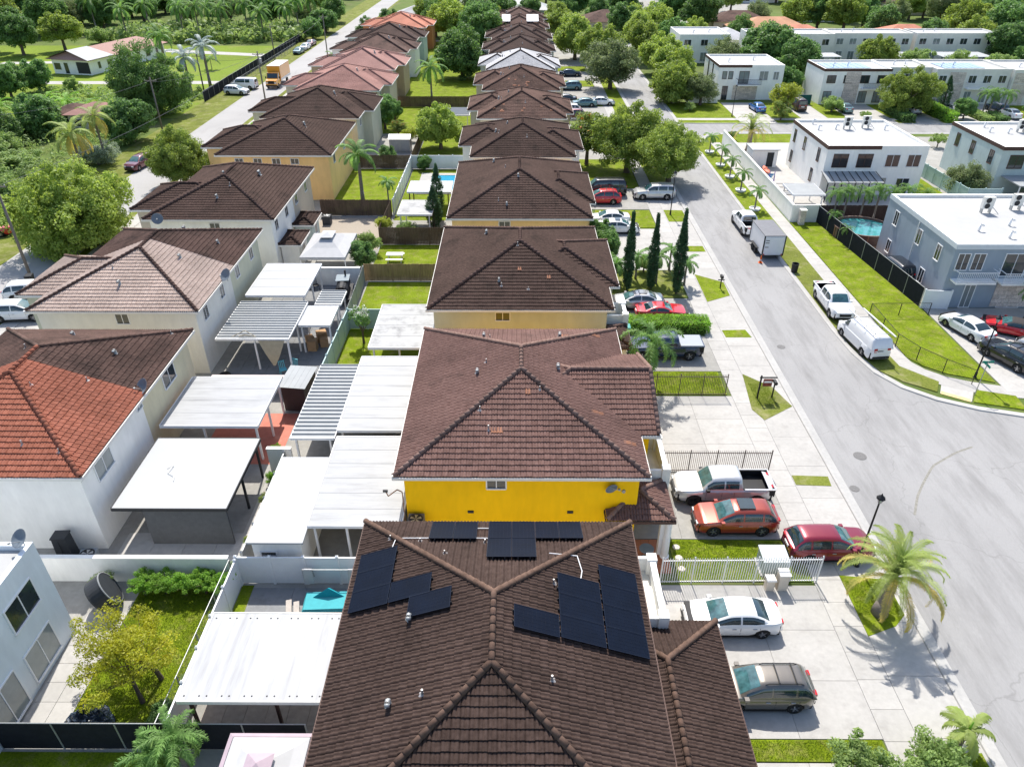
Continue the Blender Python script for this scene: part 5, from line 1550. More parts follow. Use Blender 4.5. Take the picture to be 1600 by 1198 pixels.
# ------------------------------------------------------------------ vehicles
_wheel = {}
def wheel_meshes(r, w, dark):
    key = (round(r, 3), round(w, 3), dark)
    if key not in _wheel:
        n = 20
        ty = MB().lathe([(r * 0.62, -w / 2), (r * 0.93, -w / 2), (r, -w / 2 + 0.04), (r, w / 2 - 0.04), (r * 0.93, w / 2), (r * 0.62, w / 2)], n=n, axis='y').mesh('tyre')
        ty.materials.append(RUBBER)
        ty.shade_smooth()
        rm = MB().lathe([(r * 0.63, -w / 2 + 0.015), (r * 0.56, -w / 2 + 0.05), (r * 0.12, -w / 2 + 0.07), (0.001, -w / 2 + 0.05)], n=n, axis='y')
        rm.lathe([(0.001, w / 2 - 0.05), (r * 0.12, w / 2 - 0.07), (r * 0.56, w / 2 - 0.05), (r * 0.63, w / 2 - 0.015)], n=n, axis='y')
        me = rm.mesh('rim')
        me.materials.append(RIM_DARK)
        sp = MB()
        for k in range(5):
            a = 2 * math.pi * k / 5
            for sgn in (-1, 1):
                y = sgn * (w / 2 - 0.035)
                sp.bar((0, y, 0), (math.cos(a) * r * 0.58, y, math.sin(a) * r * 0.58), 0.07, 0.03)
        se = sp.mesh('spokes')
        se.materials.append(RIM_DARK if dark else RIM)
        _wheel[key] = (ty, me, se)
    return _wheel[key]

def lerp(a, b, t):
    return a + (b - a) * t

def interp(xs, ys, x):
    return float(np.interp(x, xs, ys))

SPECS = {
    # L, W, wheelbase, wheel r, deck profile [(x, z)], cabin (rear base, rear top, front top, front base), belt z, roof z, ground clearance
    'sedan': dict(L=4.7, W=1.82, wb=2.7, r=0.33, top=[(-2.35, .62), (-2.30, .90), (-2.15, 1.00), (-1.5, 1.02), (0.0, .96), (1.05, .95), (1.9, .82), (2.25, .66), (2.35, .50)],
                  cab=(-1.85, -0.90, 0.28, 1.28), belt=0.91, roof=1.45, gc=0.20, doors=4),
    'suv': dict(L=4.75, W=1.88, wb=2.75, r=0.37, top=[(-2.37, .75), (-2.34, 1.02), (-2.2, 1.08), (0.0, 1.04), (1.2, 1.07), (1.95, .99), (2.28, .82), (2.37, .58)],
                cab=(-2.28, -1.70, 0.16, 1.26), belt=1.00, roof=1.68, gc=0.24, doors=4),
    'compact': dict(L=4.5, W=1.80, wb=2.62, r=0.35, top=[(-2.25, .70), (-2.22, 1.00), (-2.1, 1.06), (0, 1.02), (1.2, 1.04), (1.85, .96), (2.15, .81), (2.25, .56)],
                    cab=(-2.17, -1.66, 0.22, 1.26), belt=0.99, roof=1.66, gc=0.24, doors=4),
    'sport': dict(L=4.6, W=1.86, wb=2.65, r=0.34, top=[(-2.3, .60), (-2.26, .86), (-2.1, .96), (-1.4, .98), (0, .92), (0.9, .93), (1.9, .80), (2.2, .64), (2.3, .48)],
                  cab=(-1.75, -0.75, 0.05, 0.85), belt=0.92, roof=1.30, gc=0.17, doors=2),
    'pickup': dict(L=5.9, W=2.03, wb=3.68, r=0.42, top=[(-2.95, .80), (-2.92, 1.22), (-0.8, 1.22), (0.0, 1.20), (1.25, 1.20), (2.55, 1.12), (2.88, .95), (2.95, .62)],
                   cab=(-1.02, -0.90, 0.78, 1.42), belt=1.18, roof=1.93, gc=0.36, doors=4, bed=(-2.85, -1.08)),
    'van': dict(L=5.5, W=1.98, wb=3.2, r=0.36, top=[(-2.75, .80), (-2.72, 1.2), (0, 1.2), (1.4, 1.18), (2.3, 1.05), (2.66, .86), (2.75, .60)],
                cab=(-2.70, -2.60, 1.05, 1.85), belt=1.16, roof=2.1, gc=0.24, doors=2),
    'bigsuv': dict(L=5.1, W=1.98, wb=2.95, r=0.40, top=[(-2.55, .80), (-2.52, 1.12), (-2.4, 1.18), (0, 1.15), (1.15, 1.14), (2.1, 1.06), (2.45, .88), (2.55, .62)],
                   cab=(-2.47, -2.20, 0.35, 1.2), belt=1.12, roof=1.85, gc=0.28, doors=4),
}

def vehicle(spec, name, label, x, y, heading, col, cat='car', group=None, rails=False, dark_rims=False, sunroof=False, lod=2, cover=None, glassall=False, stripes=None, softtop=None, ladder=False, windows=True, z=0.03):
    """heading: degrees, 0 = facing +x; body lofted along its length, cabin, panes, wheels, lights"""
    s = SPECS[spec]
    L, W, wb, r, gc = s['L'], s['W'] / 2, s['wb'], s['r'], s['gc']
    t = thing(name, label, cat, (x, y, z), math.radians(heading), group)
    xs, zs = [p[0] for p in s['top']], [p[1] for p in s['top']]
    # stations: dense around the wheel arches
    st = sorted(set([round(q, 3) for q in list(np.linspace(-L / 2, L / 2, 15)) + xs + [sx * wb / 2 + r * 1.14 * c for sx in (-1, 1) for c in (-1, -.9, -.7, -.35, 0, .35, .7, .9, 1)]]))
    bed = s.get('bed')
    vs, fs = [], []
    rings = []
    for q in st:
        zt = interp(xs, zs, q)
        e = abs(q) / (L / 2)
        w = W * (1.0 if e < 0.72 else 1 - 0.30 * ((e - 0.72) / 0.28) ** 2.2)
        zb = gc + (0.10 if e > 0.97 else 0.0)
        for sx in (-1, 1):
            d = abs(q - sx * wb / 2)
            if d < r * 1.14:
                zb = max(zb, r + math.sqrt(max(0, (r * 1.14) ** 2 - d * d)) - 0.02)
        zb = min(zb, zt - 0.14)
        zm = max(zb + 0.03, lerp(gc, zt, 0.45))
        zs2 = max(zm + 0.02, zt - 0.10)
        half = [(w * 0.93, zb), (w * 0.99, max(zb + 0.02, min(zm, zb + 0.12))), (w, zm + 0.0), (w * 0.965, zs2), (w * 0.90, zt - 0.015), (w * 0.55, zt + 0.012), (0.0, zt + 0.022)]
        ring = [(q, -yy, zz) for yy, zz in half] + [(q, yy, zz) for yy, zz in half[-2::-1]]
        rings.append(ring)
    k = len(rings[0])
    for rg in rings:
        vs += rg
    for i in range(len(rings) - 1):
        q0, q1 = st[i], st[i + 1]
        for j in range(k - 1):
            if bed and 4 <= j <= k - 6 and q0 >= bed[0] - 1e-6 and q1 <= bed[1] + 0.3:
                continue
            fs.append((i * k + j, (i + 1) * k + j, (i + 1) * k + j + 1, i * k + j + 1))
    fs.append(tuple(range(k)))
    fs.append(tuple(range((len(rings) - 1) * k + k - 1, (len(rings) - 1) * k - 1, -1)))
    body = MB().add(vs, fs).build('body', col, t, smooth=True)
    body.data.set_sharp_from_angle(angle=math.radians(32))
    MB().box(-L / 2 + 0.15, L / 2 - 0.15, -W * 0.84, W * 0.84, gc - 0.04, min(zs[3], 0.8)).build('underbody', BLACK, t)
    if lod >= 1 and name != 'x':
        bz = interp(xs, zs, 0)
    # cabin: smooth shell, panes are raised patches of the same surface
    rb, rt, ft, fb = s['cab']
    zb_, zr = s['belt'], s['roof']
    boxy = spec in ('van', 'pickup', 'bigsuv')
    wbm, wt = W * 0.93, W * (0.80 if boxy else 0.74)
    kx = [rb, lerp(rb, rt, .55), rt, lerp(rt, ft, .25), lerp(rt, ft, .6), ft, lerp(ft, fb, .5), fb]
    H_ = zr - zb_
    kh = [0.0, H_ * .62, H_ * .955, H_ * 1.0, H_ * 1.0, H_ * .945, H_ * .55, 0.0]
    def surf(q, phi, off=0.0):
        h_ = max(0.0, float(np.interp(q, kx, kh)))
        def pt(p):
            c_, s_ = math.cos(p), math.sin(p)
            yy = (1 if c_ >= 0 else -1) * abs(c_) ** .36
            zz = abs(s_) ** .62
            f_ = h_ * zz / H_
            return Vector((q, yy * lerp(wbm, wt, min(1, f_)), zb_ - .02 + h_ * zz))
        p_ = pt(phi)
        if off:
            e_ = .02
            dq = .03
            a_ = surf(min(q + dq, fb), phi) - surf(max(q - dq, rb), phi)
            b_ = pt(phi + e_) - pt(phi - e_)
            n_ = a_.cross(b_)
            if n_.length > 1e-9:
                n_.normalize()
                if n_.dot(Vector((p_.x * .2, p_.y, .6))) < 0:
                    n_ = -n_
                p_ = p_ + n_ * off
        return p_
    def patch(nm, m, q0, q1, f0, f1, off, parent, nq=6, nf=5, thin=True):
        vs, fs = [], []
        for a_ in range(nq + 1):
            for b_ in range(nf + 1):
                vs.append(surf(lerp(q0, q1, a_ / nq), lerp(f0, f1, b_ / nf), off))
        for a_ in range(nq):
            for b_ in range(nf):
                k_ = a_ * (nf + 1) + b_
                fs.append((k_, k_ + nf + 1, k_ + nf + 2, k_ + 1))
        return MB().add(vs, fs).build(nm, m, parent, smooth=True)
    nq = 20
    cabin = patch('cabin', softtop or col, rb, fb, 0.0, math.pi, 0.0, t, nq, 18)
    D = math.radians
    patch('windscreen', CARGLASS_LIT, lerp(ft, fb, .10), lerp(ft, fb, .90), D(62), D(118), .008, cabin, 7, 6)
    if windows or spec != 'van':
        patch('rear_window', CARGLASS, lerp(rt, rb, .12 if not boxy else .3), lerp(rt, rb, .86), D(60), D(120), .008, cabin, 6, 6)
    if spec == 'van' and not windows:
        spans = [(.82, .95)]
    elif s['doors'] == 4:
        spans = [(.06, .25), (.28, .56), (.585, .90)] if spec in ('suv', 'bigsuv', 'compact') else [(.16, .50), (.53, .90)]
        if spec == 'van':
            spans = [(.04, .33), (.36, .66), (.69, .93)]
        if spec == 'pickup':
            spans = [(.12, .44), (.48, .88)]
    else:
        spans = [(.22, .42), (.45, .88)]
    for sgn in (-1, 1):
        for (u0, u1) in spans:
            a0, a1 = (D(3), D(41)) if sgn > 0 else (D(177), D(139))
            patch('side_window', CARGLASS, lerp(rb, fb, u0), lerp(rb, fb, u1), a0, a1, .008, cabin, 6, 5)
    # wheels
    ty, rm, se = wheel_meshes(r, 0.24, dark_rims)
    for sx in (-1, 1):
        for sy in (-1, 1):
            o = obj('wheel', ty, None, t, loc=(sx * wb / 2, sy * (W - 0.13), r))
            if lod >= 1:
                obj('rim', rm, None, o)
                obj('spokes', se, None, o)
    if lod >= 1:
        zt1 = interp(xs, zs, -L / 2 + 0.06)
        zf = interp(xs, zs, L / 2 - 0.12)
        for sy in (-1, 1):
            MB().box(-L / 2 + 0.005, -L / 2 + 0.20, sy * W * 0.55 - 0.13, sy * W * 0.55 + 0.13, zt1 - 0.14, zt1 + 0.015).build('tail_light', TAIL, t)
            MB().box(L / 2 - 0.34, L / 2 - 0.035, sy * W * 0.57 - 0.15, sy * W * 0.57 + 0.15, zf - 0.15, zf - 0.01).build('headlight', HEADL, t)
            MB().box(fb - 0.42, fb - 0.22, sy * W - 0.10, sy * W + 0.09, zb_ - 0.02, zb_ + 0.12).build('mirror', col if not dark_rims else BLACK, t)
            if lod >= 2:
                for dx in ((lerp(rb, fb, .30), lerp(rb, fb, .62)) if s['doors'] == 4 else (lerp(rb, fb, .4),)):
                    MB().box(dx - 0.1, dx + 0.1, sy * (W + 0.005) - 0.02, sy * (W + 0.005) + 0.02, zb_ - 0.19, zb_ - 0.155).build('door_handle', STEEL, t)
                for dx in ((lerp(rb, fb, .22), lerp(rb, fb, .52), lerp(rb, fb, .90)) if s['doors'] == 4 else (lerp(rb, fb, .3), lerp(rb, fb, .88))):
                    MB().box(dx - 0.006, dx + 0.006, sy * W - 0.006 * sy - 0.004, sy * W - 0.006 * sy + 0.004, gc + 0.16, zb_ - 0.10).build('door_gap', BLACK, t)
                MB().bar((-L / 2 + r * 2 + 0.6, sy * W * 0.97, gc + 0.02), (L / 2 - r * 2 - 0.6, sy * W * 0.97, gc + 0.02), 0.05, 0.10).build('sill', BLACK, t)
        MB().box(L / 2 - 0.10, L / 2 + 0.012, -W * 0.48, W * 0.48, zf - 0.34, zf - 0.12).build('grille', BLACK, t)
        MB().box(-L / 2 - 0.015, -L / 2 + 0.06, -W * 0.7, W * 0.7, gc + 0.12, gc + 0.30).build('rear_bumper', BLACK if spec in ('suv', 'bigsuv', 'compact', 'van') else col, t)
        MB().box(-L / 2 - 0.02, -L / 2 + 0.03, -0.26, 0.26, lerp(gc, zt1, .62), lerp(gc, zt1, .62) + 0.14).build('number_plate', WHITE, t)
        MB().box(L / 2 - 0.05, L / 2 + 0.015, -W * 0.72, W * 0.72, gc + 0.06, gc + 0.20).build('front_bumper', BLACK, t)
    if rails:
        for sy in (-1, 1):
            MB().tube([(rt + 0.1, sy * wt * .78, zr - .09), (rt + 0.25, sy * wt * .78, zr - 0.02), (ft - 0.25, sy * wt * .78, zr - 0.02), (ft - 0.1, sy * wt * .78, zr - .09)], 0.022, 6).build('roof_rail', DARK, t)
        for q in (.22, .62):
            MB().bar((lerp(rt, ft, q), -wt * .78, zr + 0.02), (lerp(rt, ft, q), wt * .78, zr + 0.02), 0.05, 0.03).build('cross_bar', DARK, t)
    if sunroof:
        MB().box(lerp(rt, ft, .42), lerp(rt, ft, .9), -wt * .62, wt * .62, zr + 0.0, zr + 0.045).build('sunroof', CARGLASS, t)
    if bed:
        x0, x1 = bed
        bm_ = MB().box(x0, x1, -W * .82, W * .82, .70, .76)
        bm_.box(x0, x1, -W * .90, -W * .82, .76, 1.235).box(x0, x1, W * .82, W * .90, .76, 1.235).box(x0 - 0.06, x0, -W * .9, W * .9, .7, 1.235).box(x1 - .02, x1 + 0.04, -W * .9, W * .9, .7, 1.235)
        bm_.build('cargo_bed', BLACK, t)
        for sy in (-1, 1):
            MB().bar((x0 - 0.05, sy * W * .915, 1.25), (x1, sy * W * .915, 1.25), 0.10, 0.05).build('bed_rail', col, t)
        MB().bar((x0 - 0.055, -W * .9, 1.245), (x0 - 0.055, W * .9, 1.245), 0.09, 0.06).build('tailgate', col, t)
        if cover:
            MB().box(x0, x1, -W * .86, W * .86, 1.26, 1.32).build('bed_cover', cover, t)
    if ladder:
        for sy in (-1, 1):
            MB().bar((-2.9, sy * 0.62, zr + 0.24), (1.9, sy * 0.62, zr + 0.24), 0.09, 0.07).build('ladder_rail', WHITE, t)
        for q in (-2.2, -0.9, 0.6):
            MB().tube([(q, -wt, zr - 0.02), (q, -wt * .9, zr + 0.16), (q, wt * .9, zr + 0.16), (q, wt, zr - 0.02)], 0.025, 6).build('rack_bar', GALV, t)
    if stripes:
        MB().box(rt + 0.15, ft - 0.35, -wt * .55, wt * .55, zr + 0.0, zr + 0.042).build('roof_patch', stripes, t)
    return t

P_SILVER = paint('silver', (0.55, 0.55, 0.55), 0.3, 0.5)
P_PEARL = paint('pearl_white', (0.80, 0.80, 0.79), 0.3, 0.0)
P_WHITE = paint('white', (0.80, 0.80, 0.80), 0.3, 0.0)
P_COPPER = paint('copper_red', (0.34, 0.055, 0.03), 0.28, 0.35)
P_DKRED = paint('dark_red', (0.23, 0.012, 0.03), 0.28, 0.3)
P_RED = paint('red', (0.55, 0.012, 0.02), 0.28, 0.1)
P_BRONZE = paint('bronze_grey', (0.16, 0.145, 0.125), 0.3, 0.5)
P_BLACK = paint('black', (0.012, 0.014, 0.02), 0.25, 0.2)
P_NAVY = paint('navy', (0.015, 0.03, 0.07), 0.25, 0.3)
P_BLUE = paint('blue', (0.03, 0.15, 0.45), 0.28, 0.3)
P_GREY = paint('mid_grey', (0.25, 0.26, 0.27), 0.3, 0.4)
P_TEALC = paint('teal_grey', (0.10, 0.20, 0.22), 0.3, 0.3)
P_BROWN = paint('dark_brown', (0.07, 0.03, 0.025), 0.3, 0.3)
P_MAROON = paint('maroon', (0.13, 0.02, 0.035), 0.3, 0.3)

V = vehicle
V('pickup', 'pickup_truck', 'silver crew-cab pickup truck parked before the brown railing', 12.5, 33.55, 180, P_SILVER, 'pickup', dark_rims=True)
V('suv', 'suv', 'copper red sport utility car with dark sunroof on the drive', 12.65, 30.95, 180, P_COPPER, 'car', sunroof=True, rails=False)
V('suv', 'suv', 'dark red sport utility car half hidden behind the date palm', 17.3, 28.9, 2, P_DKRED, 'car')
V('sedan', 'sedan', 'pearl white sedan parked behind the white railing', 10.75, 24.0, 180, P_PEARL, 'car')
V('compact', 'suv', 'bronze grey estate car with roof bars on the near driveway', 11.1, 20.05, 180, P_BRONZE, 'car', rails=True)
V('pickup', 'pickup_truck', 'black pickup truck with grey bed cover behind the palm', 11.9, 50.2, 180, P_NAVY, 'pickup', cover=mat('bed_cover', (0.33, 0.36, 0.39), 0.6, 0.05, 3))
V('sedan', 'sedan', 'grey sedan parked below the cypresses', 10.9, 58.6, 180, P_SILVER, 'car', stripes=P_GREY)
V('sport', 'sports_car', 'bright red sports coupe beside the clipped hedge', 12.8, 56.6, 0, P_RED, 'car')
V('sedan', 'sedan', 'white sedan closest to the lawn behind the cypresses', 10.6, 79.2, 180, P_PEARL, 'car')
V('sedan', 'sedan', 'white sedan with open sunroof facing the street', 11.3, 76.6, 0, P_WHITE, 'car', sunroof=True)
V('suv', 'suv', 'bright red utility car in the shade of the oaks', 10.4, 86.0, 180, P_RED, 'car', rails=True)
V('van', 'minivan', 'black people carrier parked under the oaks', 11.0, 89.0, 180, P_BLACK, 'van')
V('bigsuv', 'suv', 'pale silver large utility car by the street lamp', 17.0, 87.7, 180, P_SILVER, 'car')
V('pickup', 'pickup_truck', 'white pickup truck towing the box trailer', 25.6, 77.6, 91, P_WHITE, 'pickup')
V('pickup', 'pickup_truck', 'white crew-cab pickup parked facing the van on the verge', 28.3, 58.4, -91, P_WHITE, 'pickup')
t = V('van', 'work_van', 'white work van with ladders on the roof', 28.3, 51.8, 97, P_WHITE, 'van', ladder=True, windows=False)
MK = mat('logo_red', (0.55, 0.02, 0.03), 0.5, 0.05, 3)
MB().box(-2.768, -2.757, .62, .66, .92, 1.14).box(-2.768, -2.757, .46, .62, 1.10, 1.14).box(-2.768, -2.757, .46, .62, .92, .96).build('logo_mark', MK, t)
for k_ in range(7):
    MB().box(-2.768, -2.757, .36 - k_ * .07, .40 - k_ * .07, .98, 1.07).build('logo_letter', DARK, t)
V('sedan', 'sedan', 'white sedan on the drive of the blue grey house', 37.9, 54.0, 108, P_WHITE, 'car')
V('sport', 'convertible', 'red convertible with black soft top at the right edge', 41.6, 54.0, 150, P_RED, 'car', softtop=mat('soft_top', (0.05, 0.045, 0.045), 0.9, 0.1, 5))
V('suv', 'suv', 'black utility car at the corner driveway', 38.8, 49.2, 112, P_BLACK, 'car', rails=True)
V('sedan', 'sedan', 'silver sedan cut off by the right edge', 42.3, 50.0, 115, P_SILVER, 'car')
V('bigsuv', 'suv', 'black off-road car squeezed between the fence and the blue grey house', 36.85, 65.6, 95, P_BLACK, 'car')
# far cars on the right
V('sedan', 'sedan', 'blue car in front of the balconied white house', 42.5, 134.0, 95, P_BLUE, 'car', lod=1)
V('van', 'minivan', 'dark brown minivan beside the green screen', 49.8, 135.2, 92, P_BROWN, 'van', lod=1)
V('sedan', 'sedan', 'teal grey car before the stone-clad terrace', 57.6, 133.6, 90, P_TEALC, 'car', lod=1)
V('suv', 'suv', 'white hatchback beside the round street tree', 68.6, 132.4, 95, P_WHITE, 'car', lod=1)
V('sedan', 'sedan', 'pale grey car behind the clipped hedge', 76.0, 132.6, 92, P_SILVER, 'car', lod=1)
V('suv', 'suv', 'dark blue car near the right edge of the cross street', 84.0, 133.2, 92, P_NAVY, 'car', lod=1)
V('sedan', 'sedan', 'white car cut by the right edge at the cross street', 84.2, 129.4, 92, P_WHITE, 'car', lod=1)
V('suv', 'suv', 'dark car behind the sage house shrub', 66.5, 104.5, 90, P_BLACK, 'car', lod=1)
# cars by the far middle-row houses
V('sedan', 'sedan', 'white car with reddish roof by the bend in the street', 15.6, 138.2, 0, P_WHITE, 'car', lod=1)
V('sedan', 'sedan', 'black car behind the small far lawn', 8.9, 140.2, 180, P_BLACK, 'car', lod=1)
V('sedan', 'sedan', 'teal grey car next to the black far car', 12.3, 137.2, 180, P_TEALC, 'car', lod=1)
V('suv', 'suv', 'teal grey utility car behind the white gate fence', 10.6, 151.4, 180, P_TEALC, 'car', lod=1)
V('sedan', 'sedan', 'dark blue car under the far oak', 11.6, 165.0, 0, P_NAVY, 'car', lod=1)
V('suv', 'suv', 'white car half hidden by the flowering tree', 8.9, 131.6, 180, P_WHITE, 'car', lod=1)
V('suv', 'suv', 'maroon car behind the flowering tree', 9.4, 127.8, 180, P_MAROON, 'car', lod=1)
# left side
V('suv', 'suv', 'white utility car parked on the left verge before the van', -53.2, 146.8, 170 + 180, P_WHITE, 'car', lod=1)
V('van', 'van', 'white people carrier on the left verge beside the fence', -53.4, 152.0, 172, P_WHITE, 'van', lod=1)
V('sedan', 'sedan', 'blue grey car, nearest of three on the far left verge', -52.9, 193.2, 265, P_TEALC, 'car', lod=1)
V('sedan', 'sedan', 'white car, middle of three on the far left verge', -52.8, 199.4, 265, P_WHITE, 'car', lod=1)
V('sedan', 'sedan', 'maroon car, farthest of three on the far left verge', -52.8, 205.4, 265, P_MAROON, 'car', lod=1)
V('suv', 'suv', 'maroon car parked under the trees of the left street', -51.6, 100.0, 262, P_MAROON, 'car', lod=1)
V('suv', 'suv', 'white car at the left edge, farther one by the pavement', -44.0, 60.2, 12, P_PEARL, 'car')
V('suv', 'suv', 'white car at the left edge, nearer one by the cream house', -42.9, 56.2, 6, P_PEARL, 'car')
V('sedan', 'sedan', 'red car on the grass at the far left edge', -57.2, 75.0, 200, P_RED, 'car', lod=1)
V('sedan', 'sedan', 'purple car in the far car park at the top', 63.0, 262, 20, P_MAROON, 'car', lod=0)
for i, (xx, yy, c_, lb) in enumerate([(48, 262, P_BLACK, 'black car at the near edge of the far car park'), (70, 268, P_WHITE, 'white car right of the purple one in the far car park'), (56, 282, P_BLUE, 'blue car deep in the far car park')]):
    V('sedan', 'sedan', lb, xx, yy, 15 + 30 * i, c_, 'car', lod=0)

# yellow box truck
t = thing('box_truck', 'yellow box truck driving down the left street', 'truck', (-47.7, 156.0, 0.03), math.radians(-91))
YEL = paint('truck_yellow', (0.75, 0.30, 0.01), 0.4, 0.0)
MB().box(-4.6, 2.0, -1.25, 1.25, 1.05, 3.75).build('cargo_box', YEL, t)
MB().box(-4.62, 2.02, -1.27, 1.27, 3.752, 3.83).build('box_roof', OFFWHITE, t)
MB().box(-4.6, 2.0, 1.252, 1.262, 1.05, 1.5).box(-4.6, 2.0, -1.262, -1.252, 1.05, 1.5).build('lower_band', WHITE, t)
cb = MB().add([(2.15, -1.1, .6), (4.6, -1.1, .6), (4.6, 1.1, .6), (2.15, 1.1, .6), (2.15, -1.1, 2.7), (3.0, -1.1, 2.7), (3.0, 1.1, 2.7), (2.15, 1.1, 2.7), (3.45, -1.1, 1.75), (3.45, 1.1, 1.75), (4.6, -1.05, 1.55), (4.6, 1.05, 1.55)],
              [(4, 5, 6, 7), (5, 8, 9, 6), (8, 10, 11, 9), (10, 1, 2, 11), (0, 3, 2, 1), (3, 0, 4, 7), (0, 1, 10, 8, 5, 4), (3, 7, 6, 9, 11, 2)]).build('cab', YEL, t)
MB().add([(3.05, -1.0, 2.62), (3.46, -1.0, 1.82), (3.46, 1.0, 1.82), (3.05, 1.0, 2.62)], [(0, 1, 2, 3)]).build('windscreen', CARGLASS, cb, loc=(0.02, 0, 0.01))
for sy in (-1, 1):
    MB().add([(2.35, sy * 1.11, 1.8), (3.3, sy * 1.11, 1.8), (2.98, sy * 1.11, 2.55), (2.35, sy * 1.11, 2.55)], [(0, 1, 2, 3) if sy < 0 else (3, 2, 1, 0)]).build('side_window', CARGLASS, cb)
    MB().box(4.5, 4.64, sy * .8 - .18, sy * .8 + .18, 1.0, 1.25).build('headlight', HEADL, cb)
    MB().box(3.2, 3.3, sy * 1.35 - .1, sy * 1.35 + .1, 1.7, 2.1).build('mirror', BLACK, cb)
MB().box(4.55, 4.66, -0.6, 0.6, .95, 1.45).build('grille', BLACK, cb)
MB().box(4.5, 4.75, -1.1, 1.1, .5, .72).build('bumper', BLACK, cb)
MB().box(-4.5, 4.3, -.45, .45, .7, 1.04).build('chassis', BLACK, t)
ty, rm, se = wheel_meshes(0.48, 0.28, False)
for xx in (3.7, -2.6):
    for sy in (-1, 1):
        o = obj('wheel', ty, None, t, loc=(xx, sy * 1.0, 0.48))
        obj('rim', rm, None, o)
        obj('spokes', se, None, o)

# enclosed box trailer
t = thing('box_trailer', 'white enclosed box trailer with black roof edges', 'trailer', (26.0, 71.3, 0.03), math.radians(91))
MB().box(-2.2, 2.2, -1.05, 1.05, .45, 2.45).build('box', mat('trailer_white', (0.74, 0.75, 0.77), 0.4, 0.03, 3, coat=0.4), t)
MB().box(-2.23, 2.23, -1.08, 1.08, 2.453, 2.52).build('roof', mat('trailer_roof', (0.16, 0.16, 0.17), 0.5, 0.1, 3, metal=0.3), t)
for sx in (-1, 1):
    for sy in (-1, 1):
        MB().box(sx * 2.2 - .05, sx * 2.2 + .05, sy * 1.05 - .05, sy * 1.05 + .05, .42, 2.46).build('corner_trim', DARK, t)
MB().box(-2.26, -2.21, -.95, .95, .55, 2.35).build('rear_door', mat('trailer_white', (0.74, 0.75, 0.77)), t)
for zz in (1.3, 1.75, 2.0):
    MB().box(-2.29, -2.262, .55, .9, zz, zz + .06).build('latch', DARK, t)
MB().box(-2.24, 2.24, -1.06, 1.06, .38, .447).build('frame', DARK, t)
MB().bar((2.2, -.5, .45), (3.4, 0, .45), .08).bar((2.2, .5, .45), (3.4, 0, .45), .08).build('drawbar', DARK, t)
ty, rm, se = wheel_meshes(0.34, 0.22, False)
for sy in (-1, 1):
    for sx in (-.45, .45):
        o = obj('wheel', ty, None, t, loc=(sx, sy * 1.18, 0.34))
        obj('rim', rm, None, o)
    MB().box(-.95, .95, sy * 1.18 - .14, sy * 1.18 + .14, .72, .76).build('mudguard', BLACK, t)
    MB().box(-2.27, -2.2, sy * .9 - .06, sy * .9 + .06, .5, .62).build('tail_light', TAIL, t)
t = thing('traffic_cone', 'orange traffic cone behind the box trailer', 'traffic cone', (24.7, 68.3, 0.01))
MB().lathe([(0.001, 0.03), (0.14, .03), (0.05, .72), (0.03, .75), (0.001, .75)], n=12).build('cone', mat('cone_orange', (0.75, 0.14, 0.02), 0.6, 0.05, 4), t, smooth=True)
MB().box(-.19, .19, -.19, .19, 0, .035).build('base', mat('cone_orange', (0.75, 0.14, 0.02)), t)
MB().lathe([(0.113, .26), (0.080, .46)], n=12).build('reflective_band', WHITE, t)
# ------------------------------------------------------------------ foliage helpers
def leaf_cloud(centers, radii, n_per, size, seed=0, upbias=0.4, flat=1.0, aspect=0.5):
    """small leaf faces scattered through clumps; returns verts, quads"""
    r = np.random.default_rng(seed)
    k = len(centers)
    N = k * n_per
    c = np.repeat(centers, n_per, 0)
    rad = np.repeat(radii, n_per)[:, None]
    d = r.normal(size=(N, 3))
    d /= np.linalg.norm(d, axis=1)[:, None]
    rr = r.uniform(0.25, 1, (N, 1)) ** 0.5
    d2 = d * np.array([1, 1, flat])
    p = c + d2 * rr * rad
    nrm = d * 0.7 + r.normal(size=(N, 3)) * 0.6 + np.array([0, 0, upbias])
    nrm /= np.linalg.norm(nrm, axis=1)[:, None]
    a = np.cross(nrm, r.normal(size=(N, 3)))
    a /= np.linalg.norm(a, axis=1)[:, None] + 1e-9
    b = np.cross(nrm, a)
    s = size * r.uniform(0.65, 1.35, (N, 1)) * 0.5
    v = np.stack([p - a * s, p - b * s * aspect + a * s * 0.1, p + a * s, p + b * s * aspect + a * s * 0.1], 1).reshape(-1, 3)
    f = np.arange(N * 4).reshape(-1, 4)
    return v, f
# ------------------------------------------------------------------ street furniture and yard things
def street_lamp(label, x, y, h=5.0):
    t = thing('street_lamp', label, 'street lamp', (x, y, 0))
    MB().lathe([(0.16, 0), (0.16, 0.06), (0.10, 0.12), (0.085, 0.5), (0.06, 0.6), (0.045, h - 0.45), (0.06, h - 0.42), (0.001, h - 0.40)], n=10).build('pole', BLACK, t, smooth=False)
    hd = MB().lathe([(0.06, h - 0.42), (0.16, h - 0.12), (0.165, h - 0.1)], n=8).build('lantern_glass', mat('lamp_glass', (0.45, 0.47, 0.47), 0.2, 0.05, 3), t)
    MB().lathe([(0.23, h - 0.11), (0.2, h - 0.04), (0.05, h + 0.10), (0.02, h + 0.2), (0.001, h + 0.21)], n=8).build('lantern_cap', BLACK, t)
    for k in range(4):
        a = math.pi / 2 * k + math.pi / 4
        MB().bar((0.062 * math.cos(a), 0.062 * math.sin(a), h - 0.42), (0.17 * math.cos(a), 0.17 * math.sin(a), h - 0.11), 0.018).build('lantern_bar', BLACK, t)
    return t
street_lamp('black street lamp beside the near date palm', 18.6, 27.9, 5.0)
street_lamp('black street lamp beside the silver utility car', 18.05, 81.9, 5.0)
street_lamp('black street lamp at the corner of the wire fence', 35.0, 46.9, 5.2)
